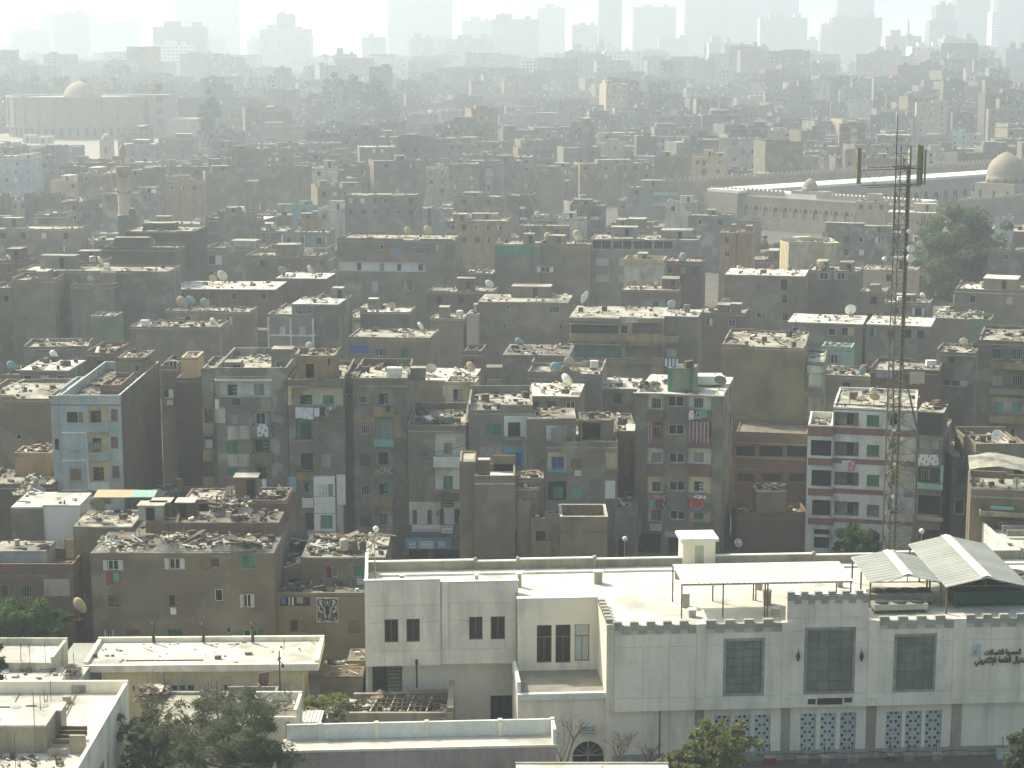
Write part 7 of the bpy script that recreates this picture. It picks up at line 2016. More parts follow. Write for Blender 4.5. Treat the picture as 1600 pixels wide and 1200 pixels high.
# ================================================================ middle distance: houses read from the photograph
# (pixel left, right, roof line, roof height, depth, wall, roof, what to say, windows, extra)
WCOL = ['green_paint', 'grey_shutter', 'brown_shutter', 'dark_hole', 'dark_hole', 'white_frame', 'dark_hole', 'dark_green', 'dark_hole', 'pale_shutter']
HOUSES = []      # every middle and far house: dict with X, Y, w, d, z, rot, wall, roof, trait
def mid(T_, x0, x1, yt, z, d, wall, trait, nw=None, roof='roof_lime', rot=None, par=.6, **k):
 a = T_(x0, yt)
 if rot is None: rot = -3 if a[0] < 300 else -6 if a[0] < 800 else -(math.degrees(math.atan((a[0] - 800) / F)) + 6)
 b = T_(x1, yt)
 P = atz(a[0], a[1], z)
 dx, dy = math.cos(rad(rot)), math.sin(rad(rot)); tx = (b[0] - 800) / F
 L = (tx * (P[1] * CP - (z - CAM_Z) * SP) - P[0]) / (dx - tx * dy * CP)
 HOUSES.append(dict(X=P[0], Y=P[1], w=L, d=d, z=z, rot=rad(rot), wall=wall, roof=roof, trait=trait, nw=nw, par=par, hand=True, T=T_, **k))
m = mid
# behind the first row
m(Z4, 90, 305, 105, 14.5, 8, 'grey_brown', 'grey brown house with a bright white flat roof', (3, 1), 'roof_white', par=.1)
m(ID, 135, 178, 548, 15.5, 8, 'red_brick', 'small reddish house block', (1, 1))
m(ID, 0, 34, 585, 13.6, 7, 'brown_brick', 'low brown house', (1, 1))
m(ID, 655, 738, 592, 13.9, 9, 'grey_brown', 'brown house with a bright white roof', (1, 3), 'roof_white', par=.1)
m(ID, 695, 742, 596, 14.8, 4, 'yellow_plaster', 'cream roof room', (1, 1), par=.25)
m(ID, 820, 905, 616, 12.5, 9, 'brown_brick', 'brown house with white shutters', (3, 2), 'roof_white', par=.15)
m(ID, 822, 940, 578, 13.6, 10, 'grey_plaster', 'grey house with an open walled roof', (1, 3), par=1.1)
m(ID, 785, 890, 553, 11.6, 10, 'grey_brown', 'low house under a rubble covered roof', None, 'roof_dirt', par=.1, junk=3)
m(ID, 722, 752, 548, 13.0, 6, 'red_brick', 'small red brick house', (1, 1))
m(ID, 940, 996, 605, 11, 8, 'grey_brown', 'low brown house with a white roof', (1, 1), 'roof_white', par=.1)
m(ID, 543, 672, 526, 14.2, 9, 'tan_brick', 'tan house with blue shutters', None, par=.3, wins=[(Z5, (820, 65, 865, 108), 'shut', 'deep_blue'), (Z5, (870, 65, 920, 108), 'shut', 'deep_blue'), (Z5, (955, 80, 992, 122), 'open', 'green_paint'), (Z5, (1090, 82, 1126, 135), 'shut', 'green_paint')])
m(ID, 430, 520, 551, 14.0, 6, 'brown_brick', 'brown open roof house', None, par=1.0)
m(ID, 1360, 1466, 574, 12.6, 9, 'red_brick', 'reddish house with pale sheets on its front', None, par=.5, sheets=True)
m(ID, 1463, 1526, 546, 14.2, 8, 'grey_brown', 'grey brown house with one dark window', None, wins=[(Z7, (1088, 232, 1140, 270), 'half', 'brown_shutter'), (Z7, (1056, 340, 1140, 372), 'open', 'pale_plaster')])
m(ID, 1285, 1360, 585, 11.4, 8, 'tan_brick', 'low tan house with scattered boards', (1, 1), par=.3, junk=3)
m(ID, 1283, 1330, 540, 11.5, 6, 'mint', 'mint green fronted low house', (1, 1))
# left block
m(M1, 80, 780, 540, 17.5, 9, 'grey_brown', 'long blank grey brown wall house', None, par=.3)
m(M1, 325, 525, 603, 15.8, 7, 'brown_brick', 'blank brown house with a tan dish', None)
m(M1, 50, 246, 575, 17.0, 9, 'tan_brick', 'tall narrow windowless tan house', None)
m(M1, -60, 108, 620, 15.0, 9, 'brown_brick', 'brown house with one blue window', (1, 1))
m(M1, 470, 812, 432, 19.0, 8, 'dark_brick', 'stepped dark windowless house', None)
m(M1, 582, 895, 358, 20.2, 12, 'dark_brick', 'tall dark blank house with a stepped roof', None, par=.2)
m(M1, -30, 110, 490, 15.5, 9, 'red_brick', 'red brown house', (1, 1))
m(M1, 780, 1275, 622, 12.2, 12, 'red_brick', 'red brick house with a broad white roof', (4, 1), 'roof_white', par=.15)
m(M1, 765, 1160, 726, 11.6, 6, 'brown_brick', 'low brown house with a row of dishes', (2, 1), par=.3, junk=2)
m(M1, 1275, 1510, 572, 12.6, 9, 'red_brick', 'red brick house with a white roof', None, 'roof_white', par=.15)
m(M1, 1237, 1452, 742, 14.0, 13, 'concrete', 'concrete framed house with a shed full of white bars', None, par=.4, wins=[(M1, (1292, 800, 1322, 840), 'shut', 'pale_shutter'), (M1, (1385, 800, 1415, 845), 'shut', 'pale_shutter')], frame=True)
m(M1, 1350, 1565, 692, 15.6, 7, 'grey_brown', 'roof storey with white barred windows', None, 'roof_white', par=.1, wins=[(M1, (1362, 705, 1402, 740), 'grille', 'none'), (M1, (1422, 705, 1445, 740), 'grille', 'none')])
m(M1, 955, 1225, 430, 14.2, 9, 'grey_plaster', 'grey house with a white corner loggia', None, par=.7, wins=[(M1, (962, 470, 1030, 515), 'half', 'white_frame'), (M1, (962, 545, 1010, 575), 'half', 'mint')])
m(M1, 1135, 1480, 470, 13.6, 9, 'brown_brick', 'brown house with blue washing', (2, 1), par=.4, junk=2)
m(M1, 1305, 1512, 362, 15.0, 9, 'concrete', 'unfinished concrete framed house', (3, 1), frame=True)
m(M1, -40, 352, 345, 14.0, 10, 'tan_brick', 'wide pale tan house', (4, 2), par=.4)
m(M1, 600, 1012, 800, 10.8, 8, 'brown_brick', 'low brown house with a long board strewn roof', None, par=.3, junk=4)
m(M1, 110, 402, 890, 11.8, 7, 'grey_brown', 'long low grey walled house', (1, 1), par=.5, rot=5, junk=2)
m(M1, 415, 530, 752, 14.5, 5, 'dish_green', 'dark green roof tank house', None, par=.2)
m(M1, 250, 480, 495, 17.6, 6, 'brown_brick', 'brown house with a porch of dark sheds', None)
m(M1, 1200, 1418, 52, 18.0, 11, 'brown_brick', 'large plain brown block', None)
m(M1, 950, 1135, 85, 16.2, 10, 'brown_brick', 'brown block with a red striped edge', None, stripe=True, rot=14)
m(M1, 0, 148, 22, 16.0, 12, 'light_blue', 'blue grey block with a grid of windows', (3, 3))
m(M1, 640, 780, 330, 12.4, 7, 'ochre', 'low ochre roofed house', (2, 1))
m(M1, 1350, 1455, 235, 14.5, 5, 'turquoise', 'turquoise roof room house', (1, 1))
m(M1, 1380, 1470, 300, 14.0, 5, 'orange_plaster', 'orange roof room house', None)
m(M1, 770, 925, 130, 14.0, 8, 'orange_plaster', 'orange brown low house', (3, 1))
m(M1, 545, 620, 290, 19.0, 5, 'dish_green', 'dark green timber roof shed house', None)
m(M1, 1010, 1150, 270, 16.5, 9, 'grey_brown', 'plain grey brown house', None)
m(M1, 110, 240, 185, 15.0, 9, 'grey_brown', 'blank grey house', None)
m(M1, 470, 720, 180, 15.2, 8, 'grey_plaster', 'grey house with a glazed balcony', (5, 1))
# middle block
m(M2, 240, 465, 30, 19.0, 12, 'brown_brick', 'broad brown block with one small window', (2, 1), rot=13)
m(M2, 470, 566, 62, 15.2, 9, 'pale_plaster', 'pale house with green windows', (2, 3))
m(M2, 110, 430, 182, 16.4, 11, 'brown_brick', 'wide brown house with two rows of windows', (6, 2), par=.4)
m(M2, 595, 810, 186, 13.4, 9, 'grey_brown', 'grey brown house', (2, 2))
m(M2, 560, 832, 298, 15.2, 11, 'ochre', 'ochre topped house with a window row', (5, 2), par=.3)
m(M2, 75, 595, 376, 18.0, 14, 'brown_brick', 'four storey brown house with a long white loggia', None, par=.6, wins=[(M2, (160, 488, 182, 524), 'bare', 'none'), (M2, (262, 492, 282, 526), 'shut', 'trim_brown'), (M2, (340, 494, 360, 526), 'bare', 'none'), (M2, (435, 494, 458, 526), 'bare', 'none'), (M2, (335, 420, 362, 450), 'shut', 'blue_paint'), (M2, (402, 418, 466, 448), 'grille', 'none'), (M2, (472, 418, 494, 446), 'grille', 'none'), (M2, (265, 405, 285, 430), 'bare', 'none'), (M2, (232, 570, 260, 615), 'shut', 'pale_shutter'), (M2, (385, 570, 410, 612), 'shut', 'green_paint'), (M2, (515, 408, 530, 432), 'shut', 'pale_shutter')], loggia=[(M2, (80, 480, 470, 528), 'clean_white'), (M2, (90, 566, 190, 612), 'pale_plaster'), (M2, (375, 566, 420, 614), 'cream_wall')])
m(M2, 780, 980, 402, 16.2, 9, 'brown_brick', 'brown house under a green painted top band', None, par=.3, band='green_paint', wins=[(M2, (985, 505, 1025, 530), 'open', 'white_frame')])
m(M2, 980, 1205, 400, 16.0, 9, 'tan_brick', 'blank tan house beside the green band', None, rot=-8)
m(M2, 1208, 1690, 378, 16.8, 11, 'concrete', 'long grey block with a glazed top floor', None, par=.25, wins=[(M2, (1215 + 92 * i, 384, 1300 + 92 * i, 428), 'pane', 'none') for i in range(4)] + [(M2, (1232, 466, 1290, 500), 'pale', 'none'), (M2, (1335, 466, 1360, 500), 'pale', 'none'), (M2, (1232, 540, 1290, 574), 'pale', 'none'), (M2, (1335, 540, 1360, 574), 'pale', 'none')])
m(M2, 1345, 1600, 606, 11.6, 8, 'red_brick', 'reddish house with a pale blue loggia', None, par=.2, loggia=[(M2, (1436, 642, 1540, 692), 'light_blue')], wins=[(M2, (1480, 660, 1510, 688), 'bare', 'none')])
m(M2, 1355, 1535, 470, 14.6, 7, 'yellow_plaster', 'pale yellow fronted house with two windows', None, par=.8, wins=[(M2, (1394, 570, 1420, 602), 'shut', 'grey_shutter'), (M2, (1480, 574, 1516, 604), 'shut', 'grey_shutter')], pale=True)
m(M2, 480, 775, 612, 11.4, 8, 'red_brick', 'long low reddish house', (3, 1), par=.3)
m(M2, 705, 1108, 656, 13.2, 10, 'brown_brick', 'two toned brown house with a white grille', None, par=.15, wins=[(M2, (1018, 680, 1070, 712), 'grille', 'none'), (M2, (830, 675, 846, 695), 'bare', 'none'), (M2, (815, 758, 832, 780), 'bare', 'none'), (M2, (1068, 764, 1084, 784), 'bare', 'none')])
m(M2, 1112, 1535, 724, 14.0, 13, 'ochre', 'ochre banded house with green balconies', None, par=.15, loggia=[(M2, (1120, 760, 1330, 804), 'dark_green'), (M2, (1395, 756, 1530, 806), 'brown_brick'), (M2, (1115, 852, 1345, 912), 'green_paint'), (M2, (1365, 855, 1530, 910), 'brown_brick')], wins=[(M2, (1340, 765, 1375, 806), 'bare', 'none'), (M2, (1550, 872, 1590, 910), 'shut', 'grey_shutter')], gb=True)
m(M2, -40, 92, 655, 14.0, 10, 'grey_brown', 'plain grey brown side house', None)
m(M2, 180, 398, 705, 11.5, 7, 'brown_brick', 'low brown house with two cream dishes', None, 'roof_white', par=.2)
m(M2, 490, 640, 735, 10.6, 7, 'tan_brick', 'low tan shed house with a blue sheet', None, par=.2)
m(M2, 655, 705, 715, 11.4, 5, 'pink_plaster', 'pale pink wall house', (1, 1))
m(M2, 600, 775, 530, 10.4, 7, 'brown_brick', 'low house under tangled boards', None, 'roof_white', par=.2, junk=3)
m(M2, 975, 1082, 80, 17, 9, 'tan_brick', 'plain tan block', None)
m(M2, 1160, 1480, 42, 15.4, 11, 'ochre', 'wide house with a bright left edge and many windows', (7, 2), rot=10)
m(M2, 1372, 1600, 145, 13.8, 9, 'concrete', 'grey house with mint green balconies', (3, 2), mint=True)
m(M2, 1495, 1640, 8, 18.5, 10, 'brown_brick', 'tall blank brown block', None)
m(M2, 940, 1110, 285, 12.2, 8, 'grey_brown', 'grey house with tan dishes on top', (1, 1), 'roof_white')
m(M2, 1060, 1180, 285, 13.2, 7, 'pale_plaster', 'pale house with a dark side', None)
m(M2, 890, 1110, 640 / 2.0, 12.8, 6, 'brown_brick', 'long brown house under bright boards', (2, 1), par=.3)
# right block
m(M3, 630, 865, 690, 15.2, 10, 'brown_brick', 'brown house with green shutters and washing', None, par=.3, wins=[(M3, (690, 702, 724, 735), 'open', 'grey_shutter'), (M3, (766, 704, 800, 736), 'open', 'grey_shutter'), (M3, (698, 784, 726, 814), 'shut', 'green_paint'), (M3, (778, 790, 806, 816), 'shut', 'green_paint')])
m(M3, 265, 622, 706, 15.6, 10, 'brown_brick', 'wide brown house with a bright roof edge', None, 'roof_white', par=.15, wins=[(M3, (512, 730, 546, 786), 'bare', 'none'), (M3, (518, 800, 546, 842), 'bare', 'none'), (M3, (520, 884, 550, 918), 'bare', 'none'), (M3, (405, 880, 428, 906), 'bare', 'none')])
m(M3, 550, 778, 565, 13.0, 9, 'yellow_plaster', 'yellow and brown stepped house', None, par=.8, rot=4)
m(M3, 318, 385, 522, 15.5, 8, 'orange_plaster', 'orange plastered narrow house', None, par=.2)
m(M3, 240, 314, 524, 15.4, 8, 'orange_plaster', 'orange house with a dark left side', (1, 2), par=.3)
m(M3, 700, 1052, 518, 13.2, 10, 'grey_plaster', 'grey house with pale windows', (5, 2), par=.4)
m(M3, 870, 985, 784, 12.6, 8, 'tan_brick', 'tan house with a white window', (1, 2), par=.3)
m(M3, 880, 1120, 685, 12.6, 8, 'sand_stone', 'sandy walled house', (1, 1), par=.3)
m(M3, 545, 882, 918, 11.8, 10, 'grey_brown', 'low house with a white roof and a roof tank', None, 'roof_white', par=.12, wins=[(M3, (725, 950, 760, 985), 'bare', 'none'), (M3, (785, 945, 840, 985), 'half', 'peach'), (M3, (565, 945, 595, 970), 'bare', 'none')])
m(M3, 895, 1185, 928, 12.0, 10, 'grey_brown', 'low house with a white roof behind the mast', (4, 1), 'roof_white', par=.12)
m(M3, 1290, 1620, 766, 12.6, 12, 'tan_brick', 'sandy house with a U shaped open roof', (2, 1), 'roof_white', par=.8)
m(M3, -10, 162, 650, 13.8, 9, 'red_brick', 'reddish brown house with a pale dish', (3, 1), par=.5)
m(M3, -20, 145, 892, 14.0, 8, 'tan_brick', 'tan house end with a white roof', None, 'roof_white', par=.1)
m(M3, 150, 355, 880, 11.2, 8, 'red_brick', 'low reddish house with two small windows', (2, 1), par=.3)
m(M3, 975, 1180, 830, 11.4, 7, 'grey_brown', 'grey brown stepped house', (2, 1), par=.3)
m(M3, 1440, 1600, 590, 13.4, 8, 'grey_brown', 'grey brown house right of the big tree', (1, 1))
m(M3, 1470, 1545, 460, 13.0, 6, 'light_blue', 'blue glazed roof house', (3, 1))
m(M3, 1360, 1450, 905, 13.6, 6, 'dish_green', 'dull green roof room house', None)
m(M3, 1190, 1410, 900, 10.0, 8, 'tan_brick', 'low house under a pale rubble roof', None, 'roof_lime', par=.1, junk=4)
m(M3, 100, 300, 440, 14.4, 8, 'grey_plaster', 'grey house with a water tank room', (2, 1))
m(M3, 0, 130, 385, 13.5, 8, 'pale_plaster', 'pale house with a bright top room', (2, 1))
m(M3, 150, 420, 465, 10.5, 8, 'tan_brick', 'low tan flat roofed house by the mosque', (1, 1))
m(M3, 850, 985, 385, 11.8, 8, 'sand_stone', 'sandstone house with three dark slits', (3, 1), par=.2)
m(M3, 990, 1210, 430, 10.6, 8, 'sand_stone', 'sandstone flat roofed house by the mosque', None, 'roof_white', par=.1)
# far, still picked out
m(T2 if False else Zm(500, 0, 2.857), 645, 880, 432, 24.0, 16, 'brown_brick', 'tall dark block with a green tinted edge', None)
m(Zm(500, 0, 2.857), 495, 640, 448, 22.0, 14, 'yellow_plaster', 'tan yellow block', (3, 2))
m(Zm(500, 0, 2.857), 540, 640, 495, 20.0, 12, 'grey_brown', 'grey block with a bright left edge', None, rot=13)
m(Zm(500, 0, 2.857), 1030, 1200, 408, 26.0, 14, 'brown_brick', 'dark brown block', None)
m(Zm(500, 0, 2.857), 800, 1115, 512, 19.0, 14, 'brown_brick', 'long brown block with a tall left pier', (3, 1), rot=10)
m(Zm(1040, 0, 2.857), 318, 505, 440, 24.0, 14, 'brown_brick', 'tall dark tower block with a bright balcony edge', None, rot=4, roof='roof_white')
m(Zm(1040, 0, 2.857), 945, 1120, 312, 34.0, 16, 'grey_brown', 'tall block with a bright left pier', (4, 2), rot=4)
m(Zm(1040, 0, 2.857), 725, 885, 305, 36.0, 18, 'sand_stone', 'banded block with a dish crowned roof', (4, 2))
m(Zm(1040, 0, 2.857), 30, 145, 262, 40.0, 14, 'grey_brown', 'slender grey tower block', (2, 2), rot=8)
m(Zm(1040, 0, 2.857), 95, 300, 415, 22.0, 16, 'pale_plaster', 'pale flat roofed house', (4, 1), roof='roof_white')
m(Zm(1040, 0, 2.857), 735, 900, 500, 18.0, 12, 'brown_brick', 'brown block with a white roof edge', (3, 2))
m(Zm(1040, 0, 2.857), 1280, 1345, 595, 15.0, 10, 'mint', 'narrow house with a mint green storey', (2, 2), roof='roof_white')
m(Zm(1040, 0, 2.857), 1130, 1278, 605, 15.0, 10, 'brown_brick', 'plain brown block with a white roof', None, roof='roof_white')
m(Zm(1040, 0, 2.857), 680, 720, 720, 12.0, 6, 'pink_bright', 'small pink house', (1, 1))
m(Zm(1040, 0, 2.857), 1555, 1640, 365, 28.0, 14, 'brown_brick', 'tall brown block with white balconies', (2, 4))
m(Zm(0, 0, 2.963), 1160, 1400, 580, 18.0, 14, 'brown_brick', 'wide brown block with a bright roof edge', None, roof='roof_white')

# ================================================================ fill: rows of houses behind
FWALL = ['brown_brick'] * 6 + ['grey_brown'] * 5 + ['tan_brick'] * 3 + ['dark_brick'] * 2 + ['grey_plaster'] * 3 + ['red_brick'] * 2 + ['concrete', 'pale_plaster', 'ochre', 'pink_plaster', 'sand_stone', 'grey_brown', 'grey_plaster']
WORD = {'brown_brick': 'brown brick', 'grey_brown': 'grey brown', 'tan_brick': 'tan brick', 'dark_brick': 'dark brick', 'grey_plaster': 'grey plastered', 'red_brick': 'red brick', 'concrete': 'bare concrete', 'pale_plaster': 'pale plastered', 'ochre': 'ochre', 'pink_plaster': 'dusty pink', 'light_blue': 'pale blue', 'sand_stone': 'sandy'}
# screen-space item buffer so that fill houses do not hide what was read from the photograph
GW, GH = 400, 300
buf = np.full((GH, GW), 1e9); ids = np.full((GH, GW), -1, int)
def pxbox(X, Y, w, d, z, rot, g=0.0):
 c, s = math.cos(rot), math.sin(rot)
 pts = [proj(X + a * c - b * s, Y + a * s + b * c, q) for a in (0, w) for b in (0, d) for q in (g, z)]
 return min(p[0] for p in pts), min(p[1] for p in pts), max(p[0] for p in pts), max(p[1] for p in pts)
def front_box(H):
 a = proj(H['X'], H['Y'], H['z']); b = proj(H['X'] + H['w'] * math.cos(H['rot']), H['Y'] + H['w'] * math.sin(H['rot']), H['z'])
 c = proj(H['X'], H['Y'], gz(H['X'], H['Y'])); r = proj(H['X'] + H['w'] * math.cos(H['rot']), H['Y'] + H['d'], H['z'])
 return min(a[0], b[0]), min(a[1], b[1], r[1]), max(a[0], b[0], r[0]), c[1]
foot = [(H['X'], H['Y'], H['X'] + H['w'] * math.cos(H['rot']), H['Y'] + H['d']) for H in HOUSES]
# landmarks keep their own ground
mqx = [C0[0], E1[0], E2[0]]
def in_mosque(x, y):
 lx, ly = mloc((x, y)); 
 u = lx * ux + ly * uy; k = lx * uy - ly * ux
 return -20 < u < 215 and -34 < k < 78 and (True)
def in_drum(x, y): return (x - cx_) ** 2 + (y - Yd - R_) ** 2 < (R_ + 14) ** 2 or (atz(-30, 240, 2)[0] - 20 < x < cx_ + R_ + 45 and Yd - 95 < y < Yd + 60)
# views to keep open: (x0, y0, x1, y1, Y of the thing seen)
KEEP = [(16, 118, 310, 228, Yd), (150, 216, 320, 250, Yd - 60), (183, 214, 206, 336, Yn - 8), (1080, 250, 1600, 350, 560), (1135, 340, 1345, 372, 560), (1440, 325, 1560, 470, 395), (-5, 116, 145, 152, 1375), (515, 115, 628, 190, 1180), (310, 142, 350, 205, 1010)]
for H in HOUSES:
 x0, y0, x1, y1 = front_box(H)
 vis = min(y1, y0 + max(12, (y1 - y0) * (.8 if H['Y'] < 800 else .5)))
 KEEP.append((x0, y0, x1, vis, H['Y']))
rf = random.Random(99)
Y = 262.0
fills = []
while Y < 2900:
 sc = 1 if Y < 520 else 1.15 if Y < 800 else 1.4 if Y < 1650 else 2.6
 half = Y * 0.33 + 45
 x = -half + rf.uniform(-8, 0)
 while x < half:
  wdt = rf.uniform(6.5, 14.5) * sc; dep = rf.uniform(9, 14) * sc
  z = rf.choice((8, 9.5, 11, 12.5, 12.5, 14, 15.5, 17, 18.5)) * rf.uniform(.92, 1.1)
  if Y > 760: z += rf.choice((0, 0, 2, 4, 7)) + 3 * ss(800, 1400, Y)
  if rf.random() < .12: z *= 1.3
  if Y > 1650: z += rf.choice((0, 3, 8, 14, 24))
  yy = Y + rf.uniform(-5, 6); g = gz(x, yy); z += g
  rot = rad(rf.choice((-12, -10, -10, -8, -6, -4, 0, 3, 8, 14)))
  ok = True
  for q in foot:
   if x < q[2] + .6 and x + wdt > q[0] - .6 and yy < q[3] + .6 and yy + dep > q[1] - .6: ok = False; break
  if ok and any(in_mosque(x + a * wdt, yy + b * dep) or in_drum(x + a * wdt, yy + b * dep) for a in (0, .5, 1) for b in (0, .5, 1)): ok = False
  if ok and (x - xn) ** 2 + (yy - Yn) ** 2 < 12 ** 2: ok = False
  if ok:
   for _ in range(8):
    bx = pxbox(x, yy, wdt, dep, z, rot, g)
    bad = False
    for k in KEEP:
     if k[4] > yy + 2 and bx[0] < k[2] and bx[2] > k[0] and bx[1] < k[3] - 1.5 and bx[3] > k[1]:
      bad = True; break
    if not bad: break
    z -= 1.6
    if z < g + 4.5: break
   if z < g + 4.5: ok = False
  if ok:
   foot.append((x, yy, x + wdt, yy + dep))
   fills.append(dict(X=x, Y=yy, w=wdt, d=dep, z=z, rot=rot, wall=rf.choice(FWALL), roof=rf.choice(('roof_lime', 'roof_lime', 'roof_dirt', 'roof_white', 'roof_dirt', 'roof_dirt')), trait=None, nw=None, par=rf.choice((.4, .7, .9, 1.1)), hand=False, T=ID))
  x += wdt + (rf.uniform(.1, .9) if rf.random() < .82 else rf.uniform(2.5, 6))
 Y += (13.5 if Y < 520 else 17 if Y < 800 else 24 if Y < 1650 else 75) * rf.uniform(.95, 1.15)
for k in range(9):
 for sd_ in (-1, 1):
  for j in range(4):
   yy = 148 + 13.5 * k; x = sd_ * (.276 * yy + 18 + 12 * j) - (10 if sd_ < 0 else 0)
   fills.append(dict(X=x, Y=yy, w=rf.uniform(8, 11), d=rf.uniform(9, 12.5), z=rf.uniform(8, 15), rot=0, wall=rf.choice(FWALL), roof='roof_dirt', trait=None, nw=None, par=.7, hand=False, T=ID))
ALL = HOUSES + fills
# how much of each house is seen (painter's order, far to near)
near_boxes = []
for o in bpy.data.objects:
 if o.parent is None and o.get('category') in ('house', 'building') and o.type == 'EMPTY':
  ww_ = [c for c in o.children if c.name.startswith('wall')]
  if ww_:
   bb = ww_[0].bound_box; M_ = o.matrix_basis
   pts = [proj(*(M_ @ Vector(v))) for v in bb]
   near_boxes.append((o.location.y, min(p[0] for p in pts), min(p[1] for p in pts), max(p[0] for p in pts), max(p[1] for p in pts)))
order = sorted(range(len(ALL)), key=lambda i: -ALL[i]['Y'])
near_boxes.sort(key=lambda t: -t[0])
ni = 0
def paint(b, v):
 x0, y0, x1, y1 = [int(round(q / 4)) for q in b]
 if x1 > 0 and y1 > 0 and x0 < GW and y0 < GH: ids[max(0, y0):min(GH, y1), max(0, x0):min(GW, x1)] = v
for i in order:
 H = ALL[i]
 while ni < len(near_boxes) and near_boxes[ni][0] > H['Y']: paint(near_boxes[ni][1:], -1); ni += 1
 paint(front_box(H), i)
while ni < len(near_boxes): paint(near_boxes[ni][1:], -1); ni += 1
cnt = np.bincount(ids[ids >= 0].ravel(), minlength=len(ALL))
cen = {}
for i in range(len(ALL)):
 if cnt[i]:
  yy, xx = np.nonzero(ids == i); cen[i] = (xx.mean() * 4 + 2, yy.mean() * 4 + 2)
offs = lambda i: abs(ALL[i]['X'] + ALL[i]['w'] / 2) > .268 * ALL[i]['Y']
seen = [i for i in range(len(ALL)) if cnt[i] > 0 or ALL[i]['hand'] or offs(i)]
near_count = sum(1 for o in bpy.data.objects if o.parent is None and o.get('category') == 'house')
budget = 300 - near_count - 4
seen.sort(key=lambda i: (not ALL[i]['hand'], -cnt[i]))
single = seen[:max(0, budget)]
mass = [i for i in seen[max(0, budget):]]
# ---- labels that single each one out
LM = [('minaret', 192, 270), ('drum shaped hall', 128, 180), ('small mosque dome', 1236, 290), ('big pointed dome', 1570, 275), ('mast top antennas', 1395, 260), ('big round tree', 1500, 400), ('far tree clump', 565, 150), ('green banded house', 806, 390), ('long white loggia', 590, 418), ('tall dark blank house', 250, 400), ('broad white roof', 365, 450), ('glazed top floor', 1010, 385), ('pale yellow fronted house', 1005, 435), ('green balcony house', 960, 510), ('concrete framed house', 455, 520), ('tall blank brick block', 1195, 600), ('large plain brown block', 440, 280), ('broad brown block', 620, 275), ('tall dark tower block', 1180, 185), ('peach roof room', 302, 573), ('wide brown two row house', 590, 330), ('bright left pier block', 1380, 130), ('mast foot', 1405, 700), ('mint balcony house', 1020, 310), ('tan pier block', 830, 190), ('blue windowed block', 20, 275), ('wide bright edged block', 430, 205)]
ORD = ['first', 'second', 'third', 'fourth', 'fifth', 'sixth', 'seventh', 'eighth', 'ninth', 'tenth', 'eleventh', 'twelfth', 'thirteenth', 'fourteenth', 'fifteenth', 'sixteenth', 'seventeenth', 'eighteenth', 'nineteenth', 'twentieth']
buckets = {}
for i in single:
 H = ALL[i]
 if i not in cen:
  b = front_box(H); cen[i] = ((b[0] + b[2]) / 2, b[1] + 6)
 cx, cy_ = cen[i]
 k = min(range(len(LM)), key=lambda q: ((LM[q][1] - cx) ** 2 + (1.6 * (LM[q][2] - cy_)) ** 2))
 dx, dy = cx - LM[k][1], cy_ - LM[k][2]
 rel = ('left of' if dx < 0 else 'right of') if abs(dx) > 1.6 * abs(dy) else ('beyond' if dy < 0 else 'in front of')
 buckets.setdefault((k, rel), []).append((math.hypot(dx, dy), i))
for (k, rel), lst in buckets.items():
 lst.sort()
 for n_, (dist, i) in enumerate(lst):
  H = ALL[i]
  tr = H['trait'] or (WORD[H['wall']] + ' house ' + ('with a stair hut' if i % 3 == 0 else 'with a white roof' if H['roof'] == 'roof_white' else 'with low parapet' if H['par'] < .5 else 'with walled roof'))
  H['where'] = ORD[min(n_, 19)] + ' ' + rel + ' the ' + LM[k][0]
  tr = ' '.join(tr.split()[:16 - len(H['where'].split())])
  for _ in range(3):
   if tr.split()[-1] in ('a', 'of', 'with', 'and', 'the', 'full', 'under', 'its', 'on', 'tan', 'pale', 'by', 'white', 'roof'): tr = ' '.join(tr.split()[:-1]) if tr.split()[-1] != 'roof' else tr
  H['label'] = tr + ', ' + H['where']
